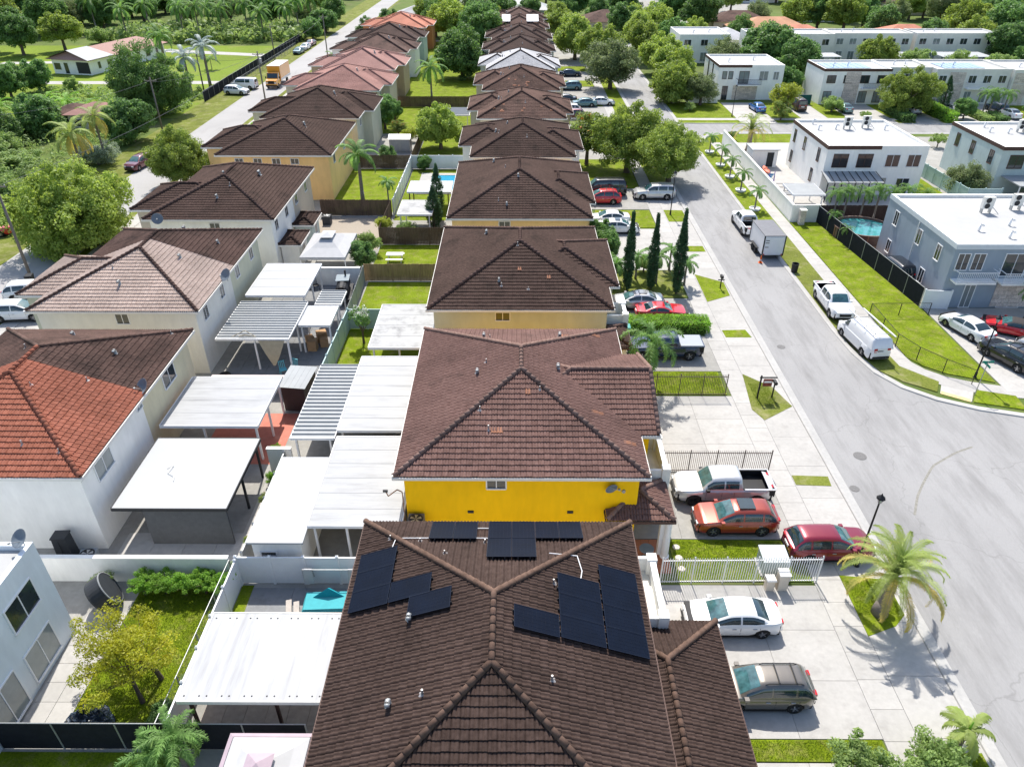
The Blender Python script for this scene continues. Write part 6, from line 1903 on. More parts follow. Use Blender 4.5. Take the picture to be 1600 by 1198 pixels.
street_lamp('black street lamp in front of the balconied house', 37.0, 129.5, 5.0)
# street sign beside the corner lamp
t = thing('street_sign', 'green street name sign on a thin post at the corner', 'sign', (33.8, 44.6, 0))
MB().cyl((0, 0, 0), (0, 0, 2.9), 0.03, n=8).build('post', GALV, t)
MB().box(-0.42, 0.42, -0.012, 0.012, 2.72, 2.9).box(-0.012, 0.012, -0.42, 0.42, 2.5, 2.68).build('name_plate', mat('sign_green', (0.01, 0.22, 0.16), 0.5, 0.05, 3), t)
t = thing('mailbox', 'black mailbox on a post in the grass wedge', 'mailbox', (19.25, 62.3, 0.05))
MB().box(-.045, .045, -.045, .045, 0, 1.05).box(-.3, .3, -.04, .04, .82, .9).build('post', BLACK, t)
MB().lathe([(0.001, -.26), (0.12, -.26), (0.12, .26), (0.001, .26)], (0, 0, 1.22), 12, axis='y').build('box', BLACK, t, smooth=False)
MB().box(-.11, .11, -.24, .24, 1.06, 1.2).build('box_base', BLACK, t)
MB().box(.12, .14, -.1, -.04, 1.2, 1.45).build('flag', RUBBER, t)
# hanging sign with mailbox on the worn patch
t = thing('yard_sign', 'hanging real estate sign on a black post frame', 'sign', (17.65, 44.0, 0.05))
MB().box(-.05, .05, -.05, .05, 0, 1.95).box(-.1, 1.15, -.04, .04, 1.75, 1.83).build('post', BLACK, t)
MB().box(.2, .85, -.02, .02, 1.05, 1.66).build('board', mat('sign_red_dark', (0.20, 0.045, 0.035), 0.5, 0.5, 5), t)
MB().box(.26, .79, -.028, -.021, 1.36, 1.5).build('print_band', WHITE, t)
MB().bar((.3, 0, 1.66), (.3, 0, 1.75), .012).bar((.75, 0, 1.66), (.75, 0, 1.75), .012).build('hook', STEEL, t)
t = thing('mailbox', 'black mailbox next to the hanging sign', 'mailbox', (18.75, 44.1, 0.05))
MB().box(-.04, .04, -.04, .04, 0, 1.2).build('post', BLACK, t)
MB().lathe([(0.001, -.25), (0.13, -.25), (0.13, .25), (0.001, .25)], (0, 0, 1.33), 12, axis='y').build('box', BLACK, t)
def wheelie(label, x, y, m, h=1.05, rz=0.0, z=0.03):
    t = thing('wheelie_bin', label, 'bin', (x, y, z), rz)
    MB().add([(-.24, -.26, .06), (.24, -.26, .06), (.24, .26, .06), (-.24, .26, .06), (-.31, -.34, h), (.31, -.34, h), (.31, .36, h), (-.31, .36, h)],
             [(3, 2, 1, 0), (4, 5, 6, 7), (0, 1, 5, 4), (1, 2, 6, 5), (2, 3, 7, 6), (3, 0, 4, 7)]).build('body', m, t)
    MB().add([(-.33, -.37, h), (.33, -.37, h), (.33, .39, h), (-.33, .39, h), (-.3, -.34, h + .06), (.3, -.34, h + .06), (.3, .36, h + .1), (-.3, .36, h + .1)],
             [(4, 5, 6, 7), (0, 1, 5, 4), (1, 2, 6, 5), (2, 3, 7, 6), (3, 0, 4, 7)]).build('lid', m, t)
    for sx in (-1, 1):
        MB().cyl((sx * .2, .3, .1), (sx * .27, .3, .1), .1, n=10).build('wheel', RUBBER, t)
    MB().bar((-.25, .43, h), (.25, .43, h), .03).build('handle', m, t)
    return t
BINB = mat('bin_black', (0.02, 0.02, 0.022), 0.5, 0.1, 4)
BING = mat('bin_green', (0.05, 0.30, 0.27), 0.5, 0.1, 4)
BINT = mat('bin_teal', (0.01, 0.14, 0.20), 0.5, 0.1, 4)
wheelie('pale green wheeled bin behind the foxtail palm', 9.2, 52.9, BING)
wheelie('teal wheeled bin on the left street pavement', -43.3, 85.4, BINT, rz=0.3)
wheelie('black wheeled bin at the left street edge by the white cars', -45.6, 62.6, BINB, rz=0.2)
wheelie('dark green wheeled bin behind the silver utility car', 19.1, 89.3, mat('bin_dkgreen', (0.01, 0.06, 0.05), 0.5, 0.1, 4))
t = thing('litter_bin', 'round black barrel bin on the kerb by the pickup', 'bin', (27.35, 66.0, 0.05))
MB().lathe([(0.26, 0), (0.30, 0.05), (0.33, 0.85), (0.35, 0.9), (0.31, 0.9), (0.29, 0.55), (0.001, 0.55)], n=18).build('barrel', BINB, t, smooth=False)
# stone pillar, electric boxes
t = thing('utility_pillar', 'beige stone utility pillar at the corner of the white wall', 'pillar', (32.2, 78.9, 0.05))
for k in range(6):
    MB().box(-.3 + .01 * (k % 2), .3 - .01 * (k % 2), -.3, .3, k * .27, k * .27 + .255).build('stone', STONE, t)
MB().box(-.36, .36, -.36, .36, 1.62, 1.72).build('cap', OFFWHITE, t)
t = thing('utility_box', 'pale green transformer box behind the white railing', 'utility box', (13.9, 27.75, 0.05))
MB().box(-.65, .65, -.55, .55, 0.06, 1.0).build('cabinet', mat('box_green', (0.36, 0.43, 0.42), 0.5, 0.05, 4), t)
MB().add([(-.7, -.6, 1.0), (.7, -.6, 1.0), (.7, .6, 1.08), (-.7, .6, 1.08), (-.7, -.6, .96), (.7, -.6, .96), (.7, .6, .96), (-.7, .6, .96)], [(0, 1, 2, 3), (0, 4, 5, 1), (1, 5, 6, 2), (2, 6, 7, 3), (3, 7, 4, 0)]).build('lid', mat('box_top', (0.55, 0.60, 0.60), 0.5, 0.05, 4), t)
MB().box(-.75, .75, -.65, .65, 0, .06).build('plinth', CONC, t)
for i, (xx, yy, hh, ww) in enumerate(((14.0, 26.35, 1.1, .24), (13.35, 26.3, .72, .2))):
    t = thing('fence_pillar', ['taller cream masonry pillar at the white railing', 'shorter cream masonry pillar at the white railing'][i], 'pillar', (xx, yy, 0.03))
    MB().box(-ww, ww, -ww, ww, 0, hh).build('shaft', stucco('cream2', (0.66, 0.58, 0.48)), t)
    MB().box(-ww - .05, ww + .05, -ww - .05, ww + .05, hh, hh + .07).build('cap', OFFWHITE, t)
# stepping stones on the front lawn
for i in range(3):
    o = MB().lathe([(0.001, 0.05), (0.18, 0.05), (0.21, 0.02), (0.22, 0)], n=12).build('stepping_stone', mat('pale_stone', (0.62, 0.55, 0.46), 0.8, 0.1, 5), loc=(9.05, 29.2 - i * 0.8, 0.05))
    tag(o, ['pale stepping stone, nearest the porch of three', 'pale stepping stone, middle of three', 'pale stepping stone, nearest the white railing of three'][i], 'stepping stone', 'stepping stones')
# telephone poles and wires on the left street
POLE = mat('pole_wood', (0.17, 0.15, 0.13), 0.9, 0.2, 6, stretch=(4, 4, 0.4))
poles = [(-46.6, 64.2, 9.5, 'leaning utility pole at the lower left beside the big tree'), (-55.0, 116.6, 8.6, 'utility pole under the wires beside the dark ficus'), (-45.0, 137.6, 9.0, 'utility pole with transformer box beside the yellow truck'),
         (-60.5, 149.5, 6.8, 'thick utility pole behind the two white cars'), (-45.0, 189, 9.0, 'utility pole on the far left street'), (-66, 92.0, 9.0, 'utility pole at the far left edge among shrubs'), (-56.5, 185, 7.5, 'thin pole in the mown field')]
tops = []
for x, y, h, lb in poles:
    t = thing('utility_pole', lb, 'utility pole', (x, y, 0))
    MB().cyl((0, 0, 0), (0.05, 0, h), .15, .10, 10).build('shaft', POLE, t, smooth=True)
    MB().bar((-.9, 0, h - .5), (.95, 0, h - .5), .09, .11).build('cross_arm', POLE, t)
    for q in (-.8, .05, .85):
        MB().lathe([(.03, h - .44), (.05, h - .38), (.04, h - .3), (.001, h - .28)], (q, 0, 0), 8).build('insulator', GALV, t)
    tops.append((x, y, h))
    if 'transformer' in lb:
        MB().lathe([(.001, h - 1.9), (.24, h - 1.85), (.24, h - 1.15), (.001, h - 1.1)], (.36, 0, 0), 12).build('transformer', GALV, t)
def wire(label, a, b, sag=0.8, r=0.02):
    n = 14
    pts = []
    for i in range(n + 1):
        q = i / n
        pts.append((lerp(a[0], b[0], q), lerp(a[1], b[1], q), lerp(a[2], b[2], q) - sag * 4 * q * (1 - q)))
    o = MB().tube(pts, r, 4).build('power_line', mat('wire_grey', (0.12, 0.12, 0.13), 0.6, 0.1, 4))
    return tag(o, label, 'power line', 'overhead lines along the left street')
wire('overhead line from the left edge to the ficus pole', (-66, 92, 8.5), (-55, 116.6, 8.1))
wire('overhead line from the ficus pole to the field pole', (-55, 116.6, 8.1), (-60.5, 149.5, 6.5))
wire('overhead line from the big tree pole to the transformer pole', (-46.6, 64.2, 9.0), (-45, 137.6, 8.5), 1.4)
wire('overhead line from the transformer pole up the far street', (-45, 137.6, 8.5), (-45, 189, 8.5), 1.0)
wire('overhead line crossing the street to the transformer pole', (-55, 116.6, 7.9), (-45, 137.6, 8.4))
wire('overhead line from the transformer pole to the thick pole', (-45, 137.6, 8.3), (-60.5, 149.5, 6.3))

# air conditioners on the ground
def condenser(label, x, y, z=0.03, s=0.75, h=0.8, stand=0.0, rz=0.0, m=None):
    t = thing('air_conditioner', label, 'air conditioner', (x, y, z), rz)
    a = s / 2
    if stand:
        for sx in (-1, 1):
            MB().box(sx * a * .8 - .03, sx * a * .8 + .03, -a * .8, a * .8, 0, stand).build('stand', GALV, t)
    mm = m or mat('ac_grey', (0.17, 0.165, 0.15), 0.6, 0.1, 4)
    MB().box(-a, a, -a, a, stand, stand + h).build('cabinet', mm, t)
    MB().lathe([(a * .9, 0.0), (a * .92, .03), (a * .84, .03), (a * .80, -.04 + .045), (0.001, .005)], (0, 0, stand + h), 20).build('fan_ring', DARK, t)
    for k in range(5):
        q = 2 * math.pi * k / 5
        MB().add([(0, 0, stand + h + .022), (math.cos(q) * a * .75, math.sin(q) * a * .75, stand + h + .018), (math.cos(q + .6) * a * .75, math.sin(q + .6) * a * .75, stand + h + .03)], [(0, 1, 2)]).build('fan_blade', STEEL, t)
    return t
condenser('grey air conditioner beside the yellow wall', -5.25, 28.55, 0.0, .85, .75, 2.0)
condenser('dark air conditioner in the gravel yard', -21.2, 78.9, 0.02, .9, .95, m=mat('ac_dark', (0.05, 0.055, 0.065), 0.5, 0.1, 4))
condenser('grey air conditioner below the white house', -23.1, 27.9, 0.03, .85, .7, rz=0.15, m=mat('ac_mid', (0.28, 0.31, 0.33), 0.5, 0.1, 4))
t = thing('storage_cabinet', 'tall black plastic storage cabinet against the white wall', 'cabinet', (-24.4, 28.25, 0.03), 0.05)
MB().add([(-.42, -.35, 0), (.42, -.35, 0), (.42, .35, 0), (-.42, .35, 0), (-.36, -.3, 1.7), (.36, -.3, 1.7), (.36, .3, 1.7), (-.36, .3, 1.7)], [(3, 2, 1, 0), (4, 5, 6, 7), (0, 1, 5, 4), (1, 2, 6, 5), (2, 3, 7, 6), (3, 0, 4, 7)]).build('body', TANK, t)
MB().box(-.4, .4, -.34, .34, 1.7, 1.78).build('lid', TANK, t)
MB().box(-.006, .006, -.365, -.34, .1, 1.6).build('door_gap', BLACK, t)
# trampoline with black cover (round) in the lower left garden
t = thing('water_tank', 'round black covered tub with white rim lying behind the modern house', 'tub', (-20.6, 24.4, 0.03), 0.35)
o = MB().lathe([(1.05, 0), (1.1, 0.1), (1.12, 0.85), (1.16, 0.9), (1.06, 0.92), (0.001, 0.9)], n=32).build('shell', TANK, t, smooth=False)
MB().lathe([(1.10, .88), (1.17, .90), (1.17, .94), (1.10, .95)], n=32).build('rim', GALV, t)
t.rotation_euler = (0, math.radians(66), 0.5)
t.location = (-21.15, 24.9, 0.80)
t.scale = (.78, .78, .9)
# blue bench and pool float in near yard
t = thing('day_bed', 'teal cushioned day bed beside the white fence', 'day bed', (-9.5, 25.0, 0.08), 0.05)
MB().box(-1.15, 1.15, -.6, .6, .06, .32).build('frame', BROWN_TRIM, t)
cu = MB().add([(-1.2, -.66, .33), (1.2, -.66, .33), (1.2, .62, .33), (-1.2, .62, .33), (-1.1, -.58, .47), (1.1, -.58, .47), (1.1, .5, .50), (-1.1, .5, .50)], [(4, 5, 6, 7), (0, 1, 5, 4), (1, 2, 6, 5), (2, 3, 7, 6), (3, 0, 4, 7)]).build('cushion', mat('aqua_cushion', (0.06, 0.36, 0.40), 0.8, 0.08, 3), t)
MB().add([(-.75, .15, .5), (.85, .15, .5), (.05, .3, 1.0), (0.05, .75, .5)], [(0, 1, 2), (1, 3, 2), (3, 0, 2)]).build('pillow', TEAL, t)
for sx in (-1, 1):
    for sy in (-1, 1):
        MB().box(sx * 1.0 - .05, sx * 1.0 + .05, sy * .5 - .05, sy * .5 + .05, 0, .06).build('leg', BLACK, t)
t = thing('clothes_airer', 'white laundry frame draped with white towels behind the day bed', 'clothes airer', (-9.5, 26.1, 0.03))
MB().bar((-1.4, 0, 1.5), (1.4, 0, 1.5), .03).bar((-1.4, 0, 0), (-1.4, 0, 1.5), .03).bar((1.4, 0, 0), (1.4, 0, 1.5), .03).bar((-1.4, .5, 1.5), (1.4, .5, 1.5), .03).build('frame', GALV, t)
for i, (a_, b_) in enumerate(((-1.35, -.9), (.95, 1.35))):
    MB().add([(a_, -.02, 1.52), (b_, -.02, 1.52), (b_ + .05, -.06, .55), (a_ - .05, -.1, .5), (a_, .06, 1.52), (b_, .06, 1.52), (b_ + .04, .16, .8), (a_, .14, .75)], [(3, 2, 1, 0), (4, 5, 6, 7), (0, 1, 5, 4)]).build('towel', CANV, t)
for i, (xx, yy, ln) in enumerate(((-10.95, 24.3, .9), (-11.35, 24.35, 1.0))):
    t = thing('bench', ['narrow pale bench nearer the day bed', 'narrow pale bench nearer the grey slabs'][i], 'bench', (xx, yy + .2, 0.08), 0.25)
    MB().box(-.14, .14, -ln / 2, ln / 2, .36, .42).build('seat', mat('bench_wood', (0.42, 0.38, 0.34), 0.8, 0.1, 4), t)
    for sy in (-1, 1):
        MB().box(-.11, .11, sy * (ln / 2 - .12) - .03, sy * (ln / 2 - .12) + .03, 0, .36).build('leg', BLACK, t)
# picnic table
t = thing('picnic_table', 'white picnic table with benches on the lawn', 'picnic table', (-12.1, 68.6, 0.03))
for k in range(4):
    MB().box(-.85, .85, -.4 + k * .2, -.4 + k * .2 + .18, .72, .76).build('plank', WHITE, t)
for sy in (-1, 1):
    MB().box(-.85, .85, sy * .75 - .14, sy * .75 + .14, .43, .47).build('bench', WHITE, t)
for sx in (-.65, .65):
    MB().bar((sx, -.65, 0), (sx, .2, .72), .05, .08).bar((sx, .65, 0), (sx, -.2, .72), .05, .08).bar((sx, -.85, .41), (sx, .85, .41), .05, .08).build('leg_frame', WHITE, t)
# black covered vehicle / grill trailer in the grey yard
t = thing('grill_trailer', 'black smoker trailer parked beside the slatted fence', 'trailer', (-15.6, 60.2, 0.05), 0.1)
MB().lathe([(0.001, -1.3), (.5, -1.3), (.58, -1.1), (.58, 1.1), (.5, 1.3), (.001, 1.3)], (0, 0, 1.15), 14, axis='y').build('smoker_barrel', BLACK, t, smooth=False)
MB().box(-.75, .75, -1.7, 1.7, .5, .62).build('chassis', BLACK, t)
MB().box(-.6, .6, -.2, 1.2, 1.72, 1.78).build('lid', mat('lid_grey', (0.2, 0.24, 0.26), 0.4, 0.1, 4), t)
MB().cyl((.2, .9, 1.6), (.2, .9, 2.3), .08, n=8).build('chimney', BLACK, t)
for sx in (-1, 1):
    o = obj('wheel', wheel_meshes(0.34, 0.22, False)[0], None, t, loc=(sx * .8, 0.1, 0.34))
    o.rotation_euler = (0, 0, math.pi / 2)
# patio furniture: chairs, cartons, pots
def chair(label, x, y, rz, m, z=0.03):
    t = thing('garden_chair', label, 'chair', (x, y, z), rz)
    MB().box(-.25, .25, -.24, .24, .40, .44).build('seat', m, t)
    for k in range(4):
        MB().bar((-.2 + k * .13, .25, .44), (-.2 + k * .13, .36, .95), .05, .02).build('back_slat', m, t)
    MB().bar((-.25, .36, .95), (.25, .36, .95), .05).build('back_rail', m, t)
    for sx in (-1, 1):
        for sy in (-1, 1):
            MB().bar((sx * .22, sy * .2, .4), (sx * .26, sy * .26, 0), .04).build('leg', m, t)
    return t
CH_T = mat('chair_teal', (0.12, 0.42, 0.48), 0.5, 0.05, 4)
chair('teal garden chair under the torn shade sail', -17.7, 47.2, 0.5, CH_T)
chair('teal garden chair just behind the shade sail chair', -17.0, 47.5, -0.4, CH_T)
for i, (xx, yy) in enumerate(((-20.6, 61.6), (-19.6, 61.8), (-18.6, 61.7), (-21.4, 61.7))):
    chair(['black patio chair, second from the left beyond the far patio roof', 'black patio chair, third from the left beyond the far patio roof', 'black patio chair, rightmost beyond the far patio roof', 'black patio chair, leftmost beyond the far patio roof'][i], xx, yy + 0.3, 0.3 * i, BLACK)
t = thing('shade_sail', 'torn beige shade sail hanging from the corrugated roof', 'shade sail', (-18.3, 47.3, 0))
MB().add([(-1.0, .25, 2.75), (1.0, .25, 2.75), (.55, -.05, 1.6), (.12, -.1, .8), (-.05, -.1, .75), (-.5, -.02, 1.7)], [(0, 5, 2, 1), (5, 4, 3, 2)]).build('cloth', mat('beige_cloth', (0.42, 0.36, 0.25), 0.9, 0.1, 3), t)
MB().tube([(-3.0, .45, 2.95), (-2.0, .7, 3.35), (-1.2, .5, 2.95), (-2.0, .6, 3.05), (-2.5, .6, 2.95)], .03, 5).build('torn_edge', mat('beige_cloth', (0.42, 0.36, 0.25)), t)
CARD = mat('cardboard', (0.42, 0.26, 0.14), 0.9, 0.1, 4)
for i, (xx, yy, a_, h_) in enumerate(((-16.3, 50.9, .35, .9), (-15.5, 51.5, .3, .7), (-15.9, 52.4, .4, .8), (-16.8, 52.0, .3, .6))):
    t = thing('carton', ['tall cardboard carton at the front of the lean-to', 'cardboard carton nearest the teal fence', 'cardboard carton at the back of the lean-to', 'cardboard carton beside the corrugated roof post'][i], 'carton', (xx, yy, 0.03), .2 * i)
    MB().box(-a_, a_, -a_, a_, 0, h_).build('box', CARD, t)
    MB().add([(-a_, -a_, h_), (a_, -a_, h_), (a_, -a_ - .2, h_ + .12), (-a_, -a_ - .2, h_ + .12)], [(0, 1, 2, 3), (3, 2, 1, 0)]).build('flap', CARD, t)
def pot(label, x, y, r=.22, h=.4, z=0.03, m=None):
    t = thing('plant_pot', label, 'plant pot', (x, y, z))
    MB().lathe([(0.001, 0), (r * .7, 0), (r, h), (r * 1.08, h), (r * 1.08, h - .06), (r * .9, h - .05), (0.001, h - .08)], n=14).build('pot', m or CLAY, t)
    v, f = leaf_cloud(np.array([[0, 0, h + .25]]), np.array([.3]), 90, .2, seed=int(abs(x * 10)))
    obj('leaves', np_mesh('leaves', v, f), LF['shrub'], t)['kind'] = 'stuff'
    return t
# stump of items under the red patio roof
t = thing('water_heater', 'grey metal drum on the dark yard under the corrugated roof', 'drum', (-22.0, 46.6, 0.03))
MB().lathe([(.001, 0), (.42, 0), (.45, .3), (.4, .34), (.32, .2), (.001, .18)], n=18).build('drum', BLACK, t)
# round pool on the right
t = thing('above_ground_pool', 'round above-ground pool with turquoise water', 'pool', (37.6, 75.3, 0.01))
MB().lathe([(3.0, 0), (3.0, 1.15), (3.08, 1.17), (3.08, 1.23), (2.88, 1.23), (2.88, 0.9)], n=40).build('wall', mat('pool_wall', (0.16, 0.10, 0.08), 0.6, 0.15, 3), t)
MB().lathe([(0.001, 1.0), (2.88, 1.0)], n=40).build('water', POOL, t)
for k in range(14):
    a = 2 * math.pi * k / 14
    MB().bar((3.04 * math.cos(a), 3.04 * math.sin(a), 0), (3.04 * math.cos(a), 3.04 * math.sin(a), 1.2), .1).build('strut', DECK_WOOD, t)
t = thing('pool_deck', 'small brown timber deck below the round pool', 'deck', (37.2, 71.0, 0.02))
for k in range(10):
    MB().box(-1.6, 1.6, -1.3 + k * .27, -1.3 + k * .27 + .25, 0, .12).build('plank', DECK_WOOD, t)
# small blue pool
t = thing('swimming_pool', 'small rectangular blue swimming pool with pale deck', 'pool', (-9.3, 94.0, 0.02))
MB().box(-3.2, 2.4, -5.0, -3.6, 0, .08).box(-3.2, -1.7, -3.6, 3.4, 0, .08).box(1.4, 2.4, -3.6, 3.4, 0, .08).box(-1.7, 1.4, 2.5, 3.4, 0, .08).build('deck', CONC, t)
MB().box(-1.7, 1.4, -3.6, 2.5, 0, .03).build('water', POOL_BLUE, t)
# toys and shed behind the white wall
t = thing('garden_shed', 'white garden shed behind the white boundary wall', 'shed', (34.1, 102.0, 0.02))
MB().box(-1.7, 1.7, -1.5, 1.5, 0, 2.3).build('wall', WHITE_WALL, t)
MB().box(-1.9, 1.9, -1.7, 1.7, 2.303, 2.42).build('roof', PATIO_CLEAN, t)
MB().box(.3, 1.2, -1.54, -1.505, .05, 2.0).build('door', DARK, t)
def kayak(label, x, y, rz, m, ln=3.2, z=0.35):
    t = thing('kayak', label, 'kayak', (x, y, z), rz)
    prof = [(-ln / 2, .02, .18), (-ln / 2 * .8, .2, .1), (-ln / 4, .36, .03), (0, .4, 0), (ln / 4, .36, .03), (ln / 2 * .8, .2, .1), (ln / 2, .02, .18)]
    vs, fs = [], []
    for q, w, zb in prof:
        vs += [(q, -w, .26), (q, -w * .7, zb + .03), (q, 0, zb), (q, w * .7, zb + .03), (q, w, .26), (q, w * .5, .33), (q, 0, .35), (q, -w * .5, .33)]
    for i in range(len(prof) - 1):
        for j in range(8):
            fs.append((i * 8 + j, i * 8 + (j + 1) % 8, (i + 1) * 8 + (j + 1) % 8, (i + 1) * 8 + j))
    MB().add(vs, fs).build('hull', m, t, smooth=True)
    MB().lathe([(.26, .33), (.30, .38), (.24, .38), (.2, .3), (.001, .25)], n=16).build('cockpit', BLACK, t)
    MB().box(-.9, -.8, -.3, .3, -z, .02).box(.8, .9, -.3, .3, -z, .02).build('stand', GALV, t)
    return t
kayak('yellow kayak leaning behind the white wall', 32.6, 98.0, 1.4, mat('kayak_yellow', (0.80, 0.48, 0.04), 0.4, 0.05, 3))
kayak('coral red kayak next to the yellow one', 33.6, 97.6, 1.5, mat('kayak_coral', (0.78, 0.22, 0.14), 0.4, 0.05, 3))
t = thing('play_slide', 'blue children play slide behind the white wall', 'slide', (32.7, 92.4, 0.02), 1.5)
vs = []
for i in range(7):
    q = i / 6
    vs += [(q * 2.4, -.3, 1.5 * (1 - q) ** 1.4 + .22), (q * 2.4, -.26, 1.5 * (1 - q) ** 1.4 + .1), (q * 2.4, .26, 1.5 * (1 - q) ** 1.4 + .1), (q * 2.4, .3, 1.5 * (1 - q) ** 1.4 + .22)]
MB().add(vs, [(i * 4 + j, (i + 1) * 4 + j, (i + 1) * 4 + j + 1, i * 4 + j + 1) for i in range(6) for j in range(3)]).build('chute', mat('toy_blue', (0.02, 0.30, 0.62), 0.4, 0.05, 3), t)
for sy in (-.3, .3):
    MB().bar((-.5, sy, 0), (0, sy, 1.7), .07).bar((0, sy, 0), (0, sy, 1.9), .07).build('frame', mat('toy_purple', (0.22, 0.12, 0.45), 0.4, 0.05, 3), t)
for k in range(4):
    MB().bar((-.4 + k * .1, -.3, .35 + k * .35), (-.4 + k * .1, .3, .35 + k * .35), .05).build('rung', WHITE, t)
t = patio('grey flat shelter roof inside the white wall', 32.4, 36.1, 83.2, 87.2, 2.0, PATIO_GREY, [(32.6, 83.4), (35.9, 83.4), (32.6, 87), (35.9, 87)], seam=4)
for i in range(4):
    o = MB().box(-1.5, 1.5, -.5, .5, 0, .06).build('paving_slab', CONC_GREY if i == 0 else CONC, loc=(34.6, 89.4 + i * 1.5, 0.02))
    tag(o, ['grey paving slab nearest the shelter inside the white wall', 'second pale paving slab from the shelter inside the white wall', 'third pale paving slab from the shelter inside the white wall', 'farthest pale paving slab from the shelter inside the white wall'][i], 'paving slab')
t = thing('barbecue', 'covered black barbecue on the bright lawn by the white house', 'barbecue', (49.6, 86.2, 0.03))
MB().box(-.5, .5, -.3, .3, .1, .8).build('cabinet', BLACK, t)
MB().lathe([(.001, -.5), (.3, -.48), (.34, 0), (.3, .48), (.001, .5)], (0, 0, .85), 12, axis='y').build('hood', BLACK, t).rotation_euler = (0, 0, math.pi / 2)
# white conduit on the nearest roof
t = thing('roof_conduit', 'white conduit pipe linking the solar panels over the far hip', 'pipe', (0, 0, 0))
def rz_(x, y):
    return roof_z(x, y, -7.05, 5.48, 9.8, 25.4, 5.5) + 0.1
def conduit(pts):
    MB().tube([(x, y, rz_(x, y)) for x, y in pts], .022, 6).build('pipe_run', WHITE, t)
conduit([(-3.35, 23.6), (-5.3, 23.6), (-5.5, 22.6)])
conduit([(-0.85, 23.6), (-1.3, 23.6), (-1.75, 23.6)])
conduit([(-0.8, 24.6), (-1.3, 24.6), (-1.75, 24.6)])
conduit([(1.5, 22.2), (2.7, 22.2), (2.85, 21.4), (2.7, 20.6)])
# power conduit and meter on the yellow house wall
t = thing('wall_mast', 'rusty antenna mast on the left corner of the yellow wall', 'antenna', (-5.9, 29.0, 0))
MB().tube([(0, 0, 1.0), (0, -.05, 4.3), (-.25, -.05, 4.45), (-.75, -.05, 4.0), (-.85, -.05, 4.3)], .03, 6).build('mast', mat('rust', (0.25, 0.12, 0.06), 0.8, 0.2, 6), t)
MB().box(-1.0, -.75, -.1, 0, 4.3, 4.42).build('antenna_head', DARK, t)
# porch pieces by the yellow house
t = thing('wall_light', 'small round meter beside the dish on the yellow wall', 'meter', (5.75, 29.12, 4.25))
MB().lathe([(.001, -.08), (.09, -.08), (.11, 0)], n=12, axis='y').build('body', GALV, t)
for i, (xx, yy) in enumerate(((7.6, 29.2),)):
    t = thing('terrace_floor', 'terracotta tiled porch floor beside the yellow house', 'porch floor', (7.4, 28.7, 0.03))
    for a_ in range(5):
        for b_ in range(4):
            MB().box(-1.2 + a_ * .46, -1.2 + a_ * .46 + .44, -1.4 + b_ * .62, -1.4 + b_ * .62 + .6, 0, .05).build('tile', CLAY, t)
    t = thing('white_column', 'white round porch column beside the front lawn', 'column', (8.25, 28.5, 0.03))
    MB().lathe([(.26, 0), (.26, .12), (.2, .16), (.17, 2.5), (.24, 2.6), (.24, 2.78)], n=16).build('shaft', WHITE, t, smooth=False)
    t = thing('cafe_table', 'round glass cafe table on the terracotta porch', 'table', (7.2, 28.35, 0.09))
    MB().lathe([(.001, .70), (.4, .70), (.4, .73), (.001, .74)], n=20).build('top', GLASS_PALE, t)
    MB().cyl((0, 0, 0), (0, 0, .7), .03, n=8).lathe([(.25, 0), (.25, .02), (.03, .04)], n=12).build('stand', GALV, t)
# ------------------------------------------------------------------ trees, palms, hedges
def crown_points(R, H, n, seed, shell=0.62, lobes=7, floor=-0.55):
    """clump centres for a broadleaf crown of radius R, half height H: several uneven lobes"""
    r = np.random.default_rng(seed)
    lob = []
    for i in range(lobes):
        a = 2 * math.pi * (i + r.uniform(-.3, .3)) / lobes
        q = r.uniform(.30, .62) * R
        lob.append((q * math.cos(a), q * math.sin(a), r.uniform(-.35, .35) * H, r.uniform(.42, .62)))
    lob.append((0, 0, .35 * H, .62))
    lob.append((r.uniform(-.2, .2) * R, r.uniform(-.2, .2) * R, -.1 * H, .6))
    P = []
    while len(P) < n:
        lx, ly, lz, lr = lob[r.integers(len(lob))]
        d = r.normal(size=3)
        d /= np.linalg.norm(d)
        k = r.uniform(shell, 1.0)
        p = np.array([lx + d[0] * lr * R * k, ly + d[1] * lr * R * k, lz + d[2] * lr * H * k * 1.15])
        if p[2] / H < floor and r.uniform() < .8:
            continue
        P.append(p)
    return np.array(P)

def trunk_mesh(R, h, seed, branches=6, r0=None, lean=0.0):
    r = random.Random(seed)
    r0 = r0 or max(0.12, R * 0.07)
    m = MB()
    fork = h * 0.45
    m.tube([(0, 0, -0.05), (lean * .3, 0, fork * .5), (lean * .6, 0.02, fork)], [r0 * 1.25, r0, r0 * .85], 9)
    for i in range(branches):
        a = 2 * math.pi * (i + r.uniform(-.2, .2)) / branches
        q = R * r.uniform(.45, .75)
        e = (lean + q * math.cos(a), q * math.sin(a), h + r.uniform(-.15, .45) * R * .6)
        mid = (lean * .8 + e[0] * .4, e[1] * .42, fork + (e[2] - fork) * .55)
        m.tube([(lean * .6, .02, fork - .05), mid, e], [r0 * .6, r0 * .38, r0 * .12], 6)
        for k in range(2):
            b = a + r.uniform(-.8, .8)
            e2 = (mid[0] + R * .35 * math.cos(b), mid[1] + R * .35 * math.sin(b), mid[2] + R * r.uniform(.15, .4))
            m.tube([mid, e2], [r0 * .3, r0 * .08], 5)
    return m

